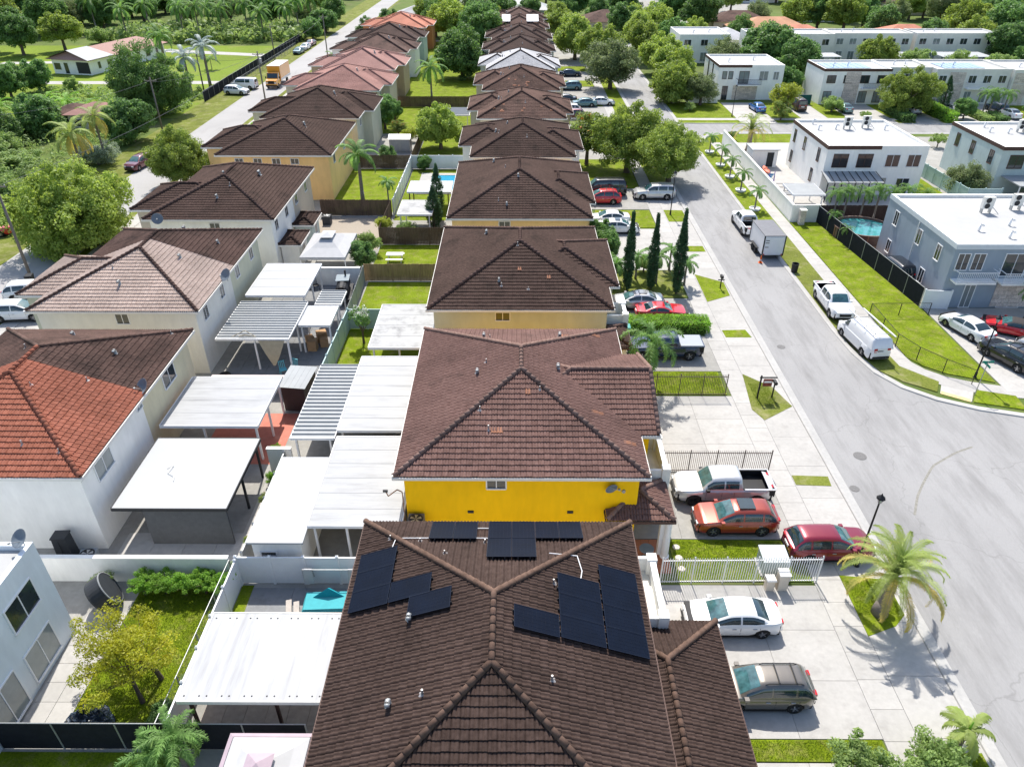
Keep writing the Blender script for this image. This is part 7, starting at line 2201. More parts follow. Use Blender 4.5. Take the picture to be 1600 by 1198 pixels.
_tree = {}
def tree_mesh(kind, var, big=False):
    """canonical crown of radius 3 m, crown centre at z = 0"""
    key = (kind, var, big)
    if key in _tree:
        return _tree[key]
    seed = hash_(kind) + var * 17
    prm = {  # half height, clumps, leaves per clump, leaf size, clump radius
        'oak': (2.3, 190, 130, .27, .62), 'ficus': (2.6, 210, 140, .26, .60), 'mango': (2.4, 160, 130, .32, .64), 'willow': (2.2, 160, 130, .19, .60),
        'silver': (1.6, 80, 100, .24, .55), 'shrub': (1.7, 85, 105, .26, .58), 'yellow': (2.2, 85, 90, .24, .58), 'flower': (2.2, 90, 90, .26, .58), 'lime': (1.6, 80, 110, .24, .55)}[kind]
    H, n, per, sz, cr = prm
    if big:
        n, per, sz, cr = int(n * 1.9), int(per * 1.35), sz * .52, cr * .72
    P = crown_points(3.0 - cr * .6, H, n, seed, lobes=6 + var)
    rr = np.random.default_rng(seed + 1)
    v, f = leaf_cloud(P, cr * rr.uniform(.65, 1.3, n), per, sz, seed + 2, flat=.8)
    me = np_mesh('crown', v, f)
    me.materials.append(LF[kind])
    extra = None
    if kind == 'flower':
        Q = P[rr.permutation(n)[:34]]
        v, f = leaf_cloud(Q * 1.06, np.full(34, .35), 12, .26, seed + 5)
        extra = np_mesh('blossom', v, f)
        extra.materials.append(LF['bloom'])
    tm = trunk_mesh(3.0, 0.0 + 3.0, seed, 6).mesh('trunk')
    tm.materials.append(BARK)
    _tree[key] = (me, extra, tm, H)
    return _tree[key]

def hash_(s):
    return sum(ord(c) * (i + 3) for i, c in enumerate(s)) % 997

TREEN = [0]
def tree(label, x, y, h, R, kind, group=None, name=None, cat='tree', squash=1.0, trunk=True):
    """crown centre height h, crown radius R"""
    TREEN[0] += 1
    var = TREEN[0] % 3
    big = R > 4.55 and y < 135
    if big:
        var = 0
    me, extra, tm, H = tree_mesh(kind, var, big)
    rz = random.uniform(0, 6.28)
    s = R / 3.0
    low = kind in ('shrub', 'silver', 'lime') or not trunk
    t = thing(name or ('shrub' if low else 'broadleaf_tree'), label, 'shrub' if low and cat == 'tree' else cat, (x, y, 0), rz, group)
    sz = s * squash
    hz = h
    if low:
        sz = min(sz, h / H * 1.1)
    o = obj('crown' if not low else 'foliage', me, None, t, loc=(0, 0, hz), scale=(s, s * random.uniform(.92, 1.08), sz * random.uniform(.95, 1.1)))
    if extra is not None:
        obj('blossom', extra, None, t, loc=(0, 0, hz), scale=(s, s, sz))
    obj('trunk' if not low else 'stem', tm, None, t, loc=(0, 0, 0), scale=(s, s, max(.05, hz / 3.0)))
    return t

TL = [
 (-45.8, 73.2, 3.3, 6.5, 'oak', 'huge light green tree beside the left street'), (-42.0, 91.8, 3.6, 4.6, 'oak', 'round light green street tree beside the dark roof'),
 (-62.2, 130.1, 5.0, 6.9, 'ficus', 'massive dark green ficus left of the utility pole'), (-58.2, 113.1, 3.0, 3.7, 'mango', 'glossy green tree just below the massive ficus'),
 (-57.9, 101.5, 1.5, 3.2, 'silver', 'low silvery green shrub beside the maroon car'), (-74.2, 117.2, 2.5, 4.5, 'mango', 'dark leafy tree left of the yellowing palms'),
 (-76.3, 110.2, 2.5, 3.6, 'ficus', 'dark round tree at the left edge'), (-73.7, 105.0, 1.5, 3.8, 'shrub', 'pale green shrub mass at the left edge, farthest of three'),
 (-68.3, 98.9, 1.2, 4.0, 'shrub', 'pale green shrub mass at the left edge, middle of three'), (-61.7, 94.0, 1.2, 3.4, 'shrub', 'pale green shrub mass below the yellowing palms'),
 (-61.8, 85.6, 1.5, 3.4, 'shrub', 'pale green shrub mass at the left edge, nearest of three'), (-92.0, 148.9, 3.0, 3.4, 'mango', 'dark small tree in front of the farmhouse'),
 (-94.4, 143.5, 3.0, 3.5, 'mango', 'dark tree at the left edge below the farm drive'), (-85.8, 149.5, 1.5, 1.8, 'shrub', 'young pale tree on the grass before the farmhouse'),
 (-112.1, 197.1, 5.0, 5.0, 'oak', 'round tree behind the left end of the farmhouse'), (-118.7, 190.4, 5.0, 5.0, 'mango', 'dark tree left of the round farm tree'),
 (-127.5, 194.7, 6.0, 5.5, 'mango', 'big dark tree at the far left edge of the field'), (-128.6, 222.2, 6.0, 6.3, 'ficus', 'dark tree mass behind the far left field'),
 (-108.0, 207.3, 2.0, 4.2, 'shrub', 'pale bush right behind the farmhouse roof'),
 (-20.9, 120.7, 3.0, 2.8, 'mango', 'dark tree between the pale cream and pink roofed houses'), (-11.0, 109.5, 3.2, 3.7, 'oak', 'round light green tree behind the white fence'),
 (-11.0, 162.7, 5.0, 6.0, 'ficus', 'big dark tree left of the silver grey roof'), (-7.9, 194.5, 5.0, 5.8, 'ficus', 'big dark tree behind the first between the rows'),
 (-21.8, 219.9, 5.0, 4.9, 'ficus', 'dark tree right of the coral roof'), (-5.6, 227.0, 4.0, 4.1, 'oak', 'green tree behind the farthest middle house'),
 (15.0, 98.0, 4.6, 5.4, 'oak', 'large yellow green oak, left of the street pair'), (19.8, 93.4, 4.1, 4.7, 'oak', 'large yellow green oak over the silver utility car'),
 (9.9, 101.6, 4.2, 3.7, 'flower', 'orange flowering tree beside the white walled house'),
 (13.9, 184.9, 4.8, 5.8, 'oak', 'broad green tree right of the far dark roofs'), (18.8, 172.8, 4.6, 5.4, 'oak', 'broad green tree beside the far street'),
 (18.6, 152.0, 4.2, 6.0, 'willow', 'grey green feathery tree at the street bend'), (28.6, 180.1, 5.0, 4.3, 'oak', 'green tree right of the far street'),
 (28.9, 216.0, 5.0, 4.8, 'mango', 'dark tree at the end of the far street'), (30.6, 167.7, 4.3, 5.0, 'oak', 'green tree left of the far white box house'),
 (30.2, 151.7, 4.0, 5.0, 'oak', 'yellow green tree on the far corner, behind'), (33.4, 138.2, 3.0, 3.6, 'willow', 'dark grey green tree before the white boundary wall'),
 (28.8, 139.7, 3.4, 4.7, 'oak', 'yellow green tree at the far street corner'), (30.6, 197.7, 5.0, 4.7, 'oak', 'light green tree far up the street'),
 (38.0, 196.5, 4.0, 4.0, 'mango', 'dark tree behind the far white box house'), (45.6, 129.8, 3.3, 3.4, 'yellow', 'yellow green tree before the balconied house'),
 (44.6, 127.2, 1.6, 2.0, 'flower', 'low orange flowering shrub under the yellow green tree'), (57.3, 159.4, 4.0, 5.4, 'mango', 'big dark tree between the terraces'),
 (53.9, 170.7, 4.0, 6.5, 'mango', 'broad dark tree behind the balconied house'), (44.2, 168.5, 4.0, 4.5, 'willow', 'grey green tree before the far white box house'),
 (52.0, 147.5, 2.4, 2.9, 'mango', 'dark tree squeezed beside the stone-clad terrace'), (55.2, 133.0, 1.3, 2.2, 'shrub', 'leafy shrubs beside the dark minivan drive'),
 (66.8, 131.3, 3.7, 5.0, 'oak', 'big round street tree before the terrace'), (78.4, 170.8, 3.5, 4.2, 'oak', 'round tree before the middle far terrace'),
 (85.7, 169.1, 3.0, 3.6, 'shrub', 'shrubs behind the cream terrace, left group'), (95.1, 168.3, 2.5, 3.7, 'shrub', 'shrubs behind the cream terrace, middle group'),
 (102.1, 166.4, 2.5, 3.4, 'shrub', 'shrubs behind the cream terrace, right group'), (112.0, 180.1, 4.0, 5.2, 'mango', 'dark tree at the right end of the far terrace'),
 (108.6, 167.6, 3.0, 3.6, 'mango', 'dark tree at the right edge behind the terrace'), (62.8, 110.5, 1.2, 1.25, 'shrub', 'round clipped bush beyond the sage house'),
 (75.6, 128.0, 1.8, 1.8, 'mango', 'leafy bush at the end of the clipped hedge'), (56.1, 90.0, 1.8, 2.9, 'willow', 'grey green bush beside the sage house'),
 (-55.7, 250.0, 4.0, 4.2, 'ficus', 'dark tree left of the far left street end'), (-53.9, 228.2, 3.0, 4.0, 'mango', 'green tree over the far end of the black fence'),
 (-54.9, 216.4, 2.6, 3.4, 'mango', 'green bush beside the far black fence'), (-35.4, 228.2, 3.0, 3.6, 'mango', 'green bush right of the far left street end'),
 (-40.2, 217.0, 3.0, 3.0, 'ficus', 'round dark tree beside the coral roof by the street')]
for x, y, h, R, k, lb in TL:
    tree(lb, x, y, h, R, k)
# far background trees, one mass seen as separate crowns
rt = random.Random(5)
FARLB = 'green tree crown in the distant wooded neighbourhood'
placed = []
def far_tree(x, y, R, k, lb, gp):
    adj = {'oak': 'yellow green', 'mango': 'glossy green', 'ficus': 'dense dark green', 'willow': 'grey green'}[k]
    lb = adj + ' ' + lb.replace('green ', '', 1) + (', left part' if x < -110 else ', centre part' if x < 60 else ', right part' if x < 150 else ', far right part')
    tree(lb, x, y, R * .95, R, k, group=gp)
n = 0
while n < 190:
    y = rt.uniform(212, 420)
    x = rt.uniform(-30, 0.72 * y + 10)
    if 30 < x < 92 and 246 < y < 330 and not rt.random() < .12:
        continue
    if 38 < x < 132 and y < 228 and rt.random() < .85:
        continue
    if abs(x - 23.6) < 6 and y < 235:
        continue
    if -8 < x < 10 and y < 228:
        continue
    if any((x - a) ** 2 + (y - b) ** 2 < 26 for a, b in placed):
        continue
    placed.append((x, y))
    far_tree(x, y, rt.uniform(3.6, 6.6), rt.choice(('oak', 'mango', 'ficus', 'oak', 'mango', 'willow')), FARLB, 'distant trees beyond the terraces')
    n += 1
n = 0
while n < 130:
    y = rt.uniform(214, 400)
    x = rt.uniform(-0.72 * y - 15, -58)
    if y < 238 and x > -115:
        continue
    if any((x - a) ** 2 + (y - b) ** 2 < 28 for a, b in placed):
        continue
    placed.append((x, y))
    far_tree(x, y, rt.uniform(3.4, 6.2), rt.choice(('mango', 'ficus', 'oak', 'mango', 'willow', 'oak')), 'green tree crown in the distant grove beyond the field', 'distant trees beyond the field')
    n += 1
for i, (x, y, R, k) in enumerate([(112, 196, 5, 'oak'), (124, 204, 6, 'mango'), (118, 212, 6, 'oak'), (132, 190, 5, 'mango'), (140, 210, 6, 'oak'), (104, 200, 4, 'mango'), (86, 201, 3.0, 'oak'), (60, 197, 3.0, 'mango'), (58, 207, 4.0, 'ficus'), (45, 204, 4, 'oak'), (96, 212, 5, 'mango'), (125, 172, 5, 'mango'), (118, 162, 4.5, 'oak')]):
    tree(['light', 'dark glossy', 'broad light', 'dark', 'round light', 'small dark', 'small light', 'mid dark', 'dense dark', 'low light', 'wide dark', 'tall dark', 'tall light'][i] + ' green tree crown beyond the white terraces', x, y, R * .9, R, k, group='trees beyond the terraces')
# plant rows of the weedy plot at left and the banana / crop rows
def stuff_leaves(label, name, pts, rad, per, size, m, cat='plants', flat=.7):
    v, f = leaf_cloud(np.array(pts), np.array(rad), per, size, 99, flat=flat)
    o = obj(name, np_mesh(name, v, f), m)
    return tag(o, label, cat, kind='stuff')
pp, rr = [], []
for i in range(420):
    pp.append((rt.uniform(-92, -58.5), rt.uniform(130, 152), .4))
    rr.append(rt.uniform(.5, 1.0))
pp = [p for p in pp]
stuff_leaves('low pale shrubs covering the plot before the farm drive', 'ground_cover', pp, rr, 26, .5, LF['shrub'])
pp, rr = [], []
for i in range(520):
    pp.append((rt.uniform(-108, -56.5), rt.uniform(208, 232), rt.uniform(.8, 2.2)))
    rr.append(rt.uniform(.9, 1.6))
stuff_leaves('rows of banana plants along the far side of the field', 'banana_grove', pp, rr, 14, 1.3, LF['shrub'], flat=1.2)
pp, rr = [], []
for i in range(360):
    pp.append((rt.uniform(-100, -58.5), rt.uniform(72, 118), rt.uniform(.2, 1.0)))
    rr.append(rt.uniform(.8, 1.7))
stuff_leaves('tangled weeds and low bushes left of the left street', 'ground_cover', pp, rr, 42, .45, LF['shrub'])

# crumpled dark tarps in the lower left gardens
def tarp(label, x, y, rx, ry, h, m, seed):
    r = np.random.default_rng(seed)
    n, k = 26, 14
    vs, fs = [], []
    for i in range(k + 1):
        q = i / k
        for j in range(n):
            a = 2 * math.pi * j / n
            rad = q * (1 + .12 * math.sin(3 * a + seed) + .06 * r.normal())
            z = h * max(0, 1 - q ** 2.2) * (1 + .14 * r.normal()) + .01
            vs.append((rx * rad * math.cos(a), ry * rad * math.sin(a), max(.01, z)))
    for i in range(k):
        for j in range(n):
            fs.append((i * n + j, (i + 1) * n + j, (i + 1) * n + (j + 1) % n, i * n + (j + 1) % n))
    o = MB().add(vs, fs).build('tarp_pile', m, loc=(x, y, .02))
    return tag(o, label, 'tarp')
TARP = mat('shiny_tarp', (0.03, 0.045, 0.07), 0.25, 0.3, 3, spec=0.7, bump=0.5, bscale=5)
tarp('shiny dark blue tarp heap under the sparse tree', -18.6, 18.6, 1.15, .8, .75, TARP, 3)
tarp('black plastic covered heap at the bottom left corner', -20.6, 15.2, 1.1, .8, .9, mat('black_plastic_sheet', (0.015, 0.015, 0.02), 0.22, 0.3, 3, spec=0.7), 5)

# grass blades on the near lawns
def blades(label, rects, dens, z, seed=1):
    r = np.random.default_rng(seed)
    V = []
    for (x0, x1, y0, y1) in rects:
        n = int((x1 - x0) * (y1 - y0) * dens)
        p = np.stack([r.uniform(x0, x1, n), r.uniform(y0, y1, n), np.full(n, z)], 1)
        a = r.uniform(0, 6.28, n)
        d = np.stack([np.cos(a), np.sin(a), np.zeros(n)], 1) * .012
        h = r.uniform(.03, .085, n)
        l = r.normal(0, .03, (n, 2))
        tip = p + np.concatenate([l, h[:, None]], 1)
        V.append(np.stack([p - d, p + d, tip], 1).reshape(-1, 3))
    V = np.concatenate(V)
    o = obj('grass_blades', np_mesh('grass_blades', V, np.arange(len(V)).reshape(-1, 3)), BLADE)
    tag(o, label, 'grass', kind='stuff')
BLADE = leaf_mat('grass_blade', (0.10, 0.17, 0.016), (0.24, 0.30, 0.04), .35)
blades('grass blades of the lawn around the sparse tree', [(-19.5, -15.0, 17.7, 26.4)], 700, .012)
blades('grass blades of the front lawn and strips by the near driveways', [(8.75, 15.7, 26.8, 29.65), (5.5, 15.7, 17.05, 17.9), (17.5, 19.6, 24.6, 26.8), (17.5, 19.7, 6, 17.3), (17.5, 18.9, 43, 46)], 700, .055)
blades('grass blades of the lawn behind the brown fence', [(8.7, 15.5, 44.6, 47.5)], 350, .055)

# ---- hedges
def hedge(label, x0, x1, y0, y1, h, m, size=.14, dens=230, seed=3):
    t = thing('hedge', label, 'hedge', ((x0 + x1) / 2, (y0 + y1) / 2, 0.03))
    a, b = (x1 - x0) / 2, (y1 - y0) / 2
    r = np.random.default_rng(seed)
    MB().box(-a * .93, a * .93, -b * .8, b * .8, 0, h * .9).build('branch_core', mat('hedge_core', (0.03, 0.045, 0.012), 0.95, 0.3, 6), t)
    A = 4 * a * b + 4 * (a + b) * h
    N = int(A * dens)
    p = np.stack([r.uniform(-a, a, N), r.uniform(-b, b, N), r.uniform(0.03, h, N)], 1)
    side = r.choice(5, N, p=np.array([4 * a * b, 2 * a * h, 2 * a * h, 2 * b * h, 2 * b * h]) / A)
    j = r.normal(0, .05, N)
    p[side == 0, 2] = h + j[side == 0]
    p[side == 1, 1] = -b + j[side == 1]
    p[side == 2, 1] = b + j[side == 2]
    p[side == 3, 0] = -a + j[side == 3]
    p[side == 4, 0] = a + j[side == 4]
    v, f = leaf_cloud(p, np.full(N, .06), 1, size, seed)
    o = obj('foliage', np_mesh('foliage', v, f), m, t)
    o['kind'] = 'stuff'
    return t
hedge('clipped green hedge beside the red sports car', 9.6, 16.3, 53.6, 55.2, 1.0, LF['lime'], dens=260)
hedge('long bright clipped hedge along the cross street drive', 71.4, 73.0, 124.9, 134.5, 1.6, LF['lime'], .25, 90)
hedge('light green hedge at the corner of the pale cream house', -40.8, -35.8, 112, 116.5, 2.0, LF['lime'], .25, 80)
hedge('low hedge below the leafy bush on the cross street', 77.6, 79.2, 125.2, 131, .9, LF['shrub'], .25, 80)
hedge('low hedge between drives at the right edge', 80.3, 81.9, 125.2, 130, .8, LF['mango'], .25, 80)
hedge('dark shrub hedge beside the paved terrace drive', 64.2, 66.2, 125.2, 134.8, 1.2, LF['mango'], .28, 70)
# leafy hedge against the block wall in the lower left garden: separate bushes
for i in range(5):
    t = tree(['yellow green bush against the block wall, leftmost of five', 'yellow green bush against the block wall, second of five', 'yellow green bush against the block wall, middle of five', 'yellow green bush against the block wall, fourth of five', 'yellow green bush against the block wall, rightmost of five'][i],
             -19.2 + i * 1.05, 25.75 + .1 * (i % 2), .95, .85, 'lime', group='garden bushes along the block wall', name='garden_bush')
tree('small bush behind the black tub', -21.4, 26.0, .8, .7, 'shrub', name='garden_bush')
tree('pale flowering climber on the chain fence by the patio roof', -14.7, 20.5, .7, .55, 'shrub', name='garden_bush')
tree('dark clump of plants below the chain fence', -15.2, 18.6, .6, .8, 'mango', name='garden_bush', trunk=False)
# bottom right bushes
tree('large leafy bush at the bottom right edge, left one', 13.9, 16.2, 1.0, 1.5, 'shrub', name='garden_bush')
tree('large leafy bush at the bottom right edge, right one', 17.2, 16.4, 1.1, 1.6, 'shrub', name='garden_bush')
tree('leafy bush low at the bottom edge between the two larger ones', 15.6, 15.6, .9, 1.2, 'shrub', name='garden_bush')
for i, (x, y, h, R, k, lb) in enumerate([(8.7, 64.0, 1.5, 1.5, 'mango', 'dark green bush at the cream house corner behind the grey sedan'), (9.0, 68.4, 1.6, 1.9, 'mango', 'leafy bushes beside the cream and peach houses, nearer'), (8.9, 72.2, 1.6, 1.8, 'mango', 'leafy bushes beside the cream and peach houses, farther'), (12.6, 66.0, 1.0, 1.2, 'shrub', 'light green bush between the cypresses'),
        (-15.0, 70.4, 1.3, 1.6, 'shrub', 'spiky leaved bush right of the white canopy'), (-14.9, 66.8, 1.4, 1.6, 'mango', 'dark leafy bush before the picnic lawn'), (-14.2, 75.2, 1.4, 1.3, 'yellow', 'yellow leaved bush in the gravel yard'), (-11.6, 74.4, 1.0, 1.6, 'shrub', 'pale bush in front of the grey shelter'),
        (-15.5, 37.3, .6, .45, 'lime', 'potted green plant on the red patio'), (-14.9, 34.4, .7, .55, 'lime', 'green plant beside the grey metal fence'), (-14.9, 32.6, .5, .4, 'flower', 'orange tinted plant by the grey metal fence'), (-14.8, 29.2, .5, .35, 'flower', 'small reddish plant at the near end of the metal fence'), (-15.2, 27.3, .5, .4, 'silver', 'white flowered plant at the yard corner'),
        (-12.3, 99.0, 1.0, 1.2, 'mango', 'bush at the corner of the white fence'), (-17.5, 101.4, 1.3, 1.5, 'mango', 'dark bush below the small metal shed'), (-18.2, 116.5, 1.4, 1.6, 'flower', 'orange leaved bush beside the dark tree'), (-16.0, 113.5, 1.3, 1.5, 'yellow', 'yellow leaved bush by the metal shed'),
        (-20.2, 127.0, 1.8, 1.6, 'mango', 'green bush behind the nearer pink roof'), (33.2, 114.6, .8, 1.0, 'shrub', 'low bush beside the tall date palm'), (30.6, 133.5, .8, 1.2, 'shrub', 'low bush before the far corner lawn'), (13.6, 122.9, 1.0, 1.0, 'mango', 'round bush beside the white gate fence'),
        (58.8, 127.2, .8, 1.2, 'shrub', 'low bush at the paved terrace drive'), (88, 129.6, 1.4, 1.8, 'mango', 'bush at the far right of the cross street')]):
    tree(lb, x, y, h, R, k, name='garden_bush', trunk=False)
# conical evergreens
def conifer(label, x, y, h, R, seed, m='cypress', name='cypress_tree', pinch=1.0):
    t = thing(name, label, 'tree', (x, y, 0.03))
    r = np.random.default_rng(seed)
    n = int(60 * h)
    z = r.uniform(.03, 1, n) ** .9
    prof = R * np.clip(np.sin(np.pi * np.clip(z * .93 + .09, 0, 1)) ** .6, .04, 1) * np.where(z > .55, 1 - (z - .55) / .45 * .8 * pinch, 1)
    a = r.uniform(0, 2 * math.pi, n)
    q = prof * r.uniform(.45, 1, n)
    P = np.stack([q * np.cos(a), q * np.sin(a), z * h], 1)
    v, f = leaf_cloud(P, np.full(n, .16), 26, .15, seed, flat=1.6)
    o = obj('crown', np_mesh('crown', v, f), LF[m], t)
    MB().cyl((0, 0, -.05), (0, 0, h * .9), R * .22, .02, 8).build('trunk', BARK, t)
    return t
conifer('slim dark cypress, leftmost of three', 10.4, 61.7, 7.6, .48, 1)
conifer('slim dark cypress, middle of three', 12.7, 62.2, 7.2, .48, 2)
conifer('slim dark cypress, rightmost of three', 14.9, 61.2, 8.0, .55, 3)
conifer('bushy dark evergreen in front of the pool gazebo, nearer one', -9.0, 77.6, 4.6, .95, 4, name='conifer', pinch=.7)
conifer('bushy dark evergreen in front of the pool gazebo, farther one', -8.8, 80.4, 6.2, .8, 5, name='conifer', pinch=.8)
conifer('dark conical tree against the cream terrace', 75.0, 134.2, 5.6, 1.1, 6, name='conifer', pinch=.7)

# ---- palms
_frond = {}
def frond_mesh(kind, var):
    key = (kind, var)
    if key in _frond:
        return _frond[key]
    r = np.random.default_rng(hash_(kind) + var)
    P = {'date': (3.3, 1.22, 64, .36, .030, 1.05, .25), 'coco': (3.4, .85, 40, .62, .075, .55, .9), 'royal': (2.8, .95, 40, .6, .07, .75, 1.0), 'fox': (2.2, 1.25, 60, .38, .036, .8, .5), 'areca': (1.7, .8, 26, .42, .07, .5, .7), 'small': (1.25, .85, 24, .34, .06, .5, .8)}[kind]
    ln, droop, nl, ll, lw, up, hang = P
    n = 14
    pts = []
    for i in range(n + 1):
        q = i / n
        th = 1.05 * up - q ** 1.3 * droop * 2.0
        pts.append(th)
    pos = [np.zeros(3)]
    for i in range(n):
        pos.append(pos[-1] + np.array([math.cos(pts[i]), 0, math.sin(pts[i])]) * ln / n)
    pos = np.array(pos)
    V, F = [], []
    def at(q):
        i = min(int(q * n), n - 1)
        w = q * n - i
        return pos[i] * (1 - w) + pos[i + 1] * w, (pos[i + 1] - pos[i]) / np.linalg.norm(pos[i + 1] - pos[i])
    # rachis
    for i in range(n):
        w0, w1 = .035 * (1 - i / n) + .008, .035 * (1 - (i + 1) / n) + .008
        b = len(V)
        V += [pos[i] + (0, -w0, 0), pos[i] + (0, w0, 0), pos[i + 1] + (0, w1, 0), pos[i + 1] + (0, -w1, 0)]
        F.append((b, b + 1, b + 2, b + 3))
    for k in range(nl):
        q = .10 + .9 * k / nl
        p, tdir = at(q)
        L_ = ll * (math.sin(math.pi * min(1, q * .82 + .14)) ** .7) * r.uniform(.85, 1.1)
        for sg in (-1, 1):
            pl = r.uniform(-1.1, 1.1) if kind == 'fox' else r.uniform(-.12, .12)
            d = np.array([tdir[0] * .75 - tdir[2] * pl, sg * 1.0, tdir[2] * .75 + tdir[0] * pl])
            d = d / np.linalg.norm(d)
            up_ = np.array([0, 0, 1.0])
            mid = p + d * L_ * .55 + up_ * (.08 * L_ - .14 * hang * L_)
            tip = p + d * L_ * .95 - up_ * hang * L_ * .5 + r.normal(0, .03, 3)
            wv = np.cross(d, up_)
            wv = wv / np.linalg.norm(wv) * lw * .5
            b = len(V)
            V += [p - wv * .6, p + wv * .6, mid + wv, mid - wv, tip]
            F.append((b, b + 1, b + 2, b + 3))
            F.append((b + 3, b + 2, b + 4, b + 4))
    F2 = [f if f[2] != f[3] else f[:3] for f in F]
    me = bpy.data.meshes.new('frond')
    me.from_pydata([tuple(v) for v in V], [], F2)
    me.update()
    _frond[key] = me
    return me

PALMK = {  # fronds, tilt range (low .. high degrees above horizontal), trunk radius
    'date': (40, -14, 80, .32), 'coco': (20, -45, 68, .15), 'royal': (15, -28, 70, .20), 'fox': (16, -30, 66, .13), 'areca': (9, 8, 66, .05), 'small': (10, -20, 62, .08)}
_palmj = {}
def palm(label, x, y, h, kind, m, scale=1.0, parts=True, group=None, lean=(0, 0), name='palm_tree', m2=None, z=0.03, seed=None, skirt=False):
    n, lo, hi, tr = PALMK[kind]
    seed = seed if seed is not None else int(abs(x * 31 + y * 17)) % 1000
    r = random.Random(seed)
    t = thing(name, label, 'palm tree', (x, y, z), 0, group)
    tr *= scale
    m_ = MB().tube([(0, 0, -.05), (lean[0] * .3, lean[1] * .3, h * .35), (lean[0] * .7, lean[1] * .7, h * .7), (lean[0], lean[1], h)], [tr * 1.35, tr, tr * .92, tr * .85], 9)
    m_.build('trunk', PALMBARK, t, smooth=True)
    if kind in ('royal', 'fox', 'small'):
        MB().cyl((lean[0], lean[1], h - .02), (lean[0], lean[1], h + .8 * scale), tr * .9, tr * .35, 9).build('crownshaft', LF['lime'], t, smooth=True)
    hub = h + (.75 * scale if kind in ('royal', 'fox') else .3 * scale if kind == 'small' else 0)
    acc = []
    for i in range(n):
        q = (i + .5) / n
        el = math.radians(lo + (hi - lo) * q ** .9 + r.uniform(-6, 6))
        az = i * 2.39996 + r.uniform(-.25, .25)
        base = frond_mesh(kind, i % 3)
        mm = m2 if (m2 is not None and q < .30) else m
        M4 = Matrix.Translation((lean[0], lean[1], hub)) @ Matrix.Rotation(az, 4, 'Z') @ Matrix.Rotation(-(el - .55), 4, 'Y') @ Matrix.Scale(scale * r.uniform(.88, 1.08), 4)
        if parts:
            key = (kind, i % 3, mm.name)
            if key not in _palmj:
                me = base.copy()
                me.name = 'frond'
                me.materials.append(mm)
                _palmj[key] = me
            o = obj('frond', _palmj[key], None, t)
            o.matrix_local = M4
        else:
            acc.append((base, M4))
    if acc:
        V, F = [], []
        for base, M4 in acc:
            b = len(V)
            V += [tuple(M4 @ v.co) for v in base.vertices]
            F += [tuple(i + b for i in p.vertices) for p in base.polygons]
        me = bpy.data.meshes.new('crown')
        me.from_pydata(V, [], F)
        me.update()
        obj('crown', me, m, t)
    return t
PM, PY, PS = LF['palm'], LF['palm_y'], LF['palm_s']
palm('big date palm on the grass island by the street', 18.5, 24.7, 2.6, 'date', LF['datepalm'], 1.0, m2=PY, skirt=True)
palm('tall date palm at the far corner of the white wall', 34.2, 108.6, 2.6, 'date', LF['datepalm'], 1.15, m2=PY)
palm('small yellowing palm at the bottom right kerb', 18.9, 17.6, 1.1, 'small', LF['datepalm'], 1.05)
palm('lush foxtail palm in front of the black pickup', 9.6, 45.7, 3.0, 'fox', PM, 1.3, lean=(.2, -.4))
palm('royal palm on the bright lawn behind the wooden fence', -18.3, 85.4, 5.0, 'royal', PM, 1.1)
palm('small palm before the white vinyl fence', -14.9, 83.6, 3.0, 'small', PM, 1.1)
palm('bushy palm at the bottom edge by the black fence', -13.6, 16.6, 1.5, 'fox', PM, .85)
palm('second bushy palm stem at the bottom edge by the black fence', -14.5, 16.2, 1.0, 'fox', PM, .72)
palm('coconut palm between the house rows', -15.3, 140.3, 6.0, 'coco', PM, 1.1)
palm('yellowing coconut palm left of the maroon car, nearer', -56.4, 94.6, 6.0, 'coco', LF['datepalm'], 1.05, m2=PY)
palm('yellowing coconut palm left of the maroon car, farther', -57.2, 102.3, 6.2, 'coco', LF['datepalm'], 1.0, m2=PY)
palm('royal palm right of the farmhouse', -72.6, 162.7, 7.0, 'royal', PM, 1.3)
palm('silver fan palm beside the ficus, taller one', -60.7, 153.7, 6.3, 'royal', PS, 1.3)
palm('silver fan palm beside the ficus, shorter one', -62.4, 148.0, 5.2, 'royal', PS, 1.3)
palm('young palm on the mown field', -57.8 - 9, 172, 2.0, 'areca', PM, 1.4)
for i, (x, y) in enumerate(((28.3, 83.6), (28.4, 90.4), (28.4, 96.0), (28.4, 101.2), (28.3, 107.6))):
    palm(['young palm in the verge row, nearest the white pickup', 'young palm in the verge row, second from the white pickup', 'young palm in the verge row, middle of five', 'young palm in the verge row, fourth from the white pickup', 'young palm in the verge row, farthest from the white pickup'][i],
         x, y, 2.0, 'small', PM, 1.15, group='young palms in the right verge')
    t = thing('tree_ring', ['white tree ring under the nearest verge palm', 'white tree ring under the second verge palm', 'white tree ring under the middle verge palm', 'white tree ring under the fourth verge palm', 'white tree ring under the farthest verge palm'][i], 'planter ring', (x, y, .05))
    MB().lathe([(.62, 0), (.66, .22), (.55, .24), (.5, .1), (.001, .1)], n=20).build('ring', WHITE, t)
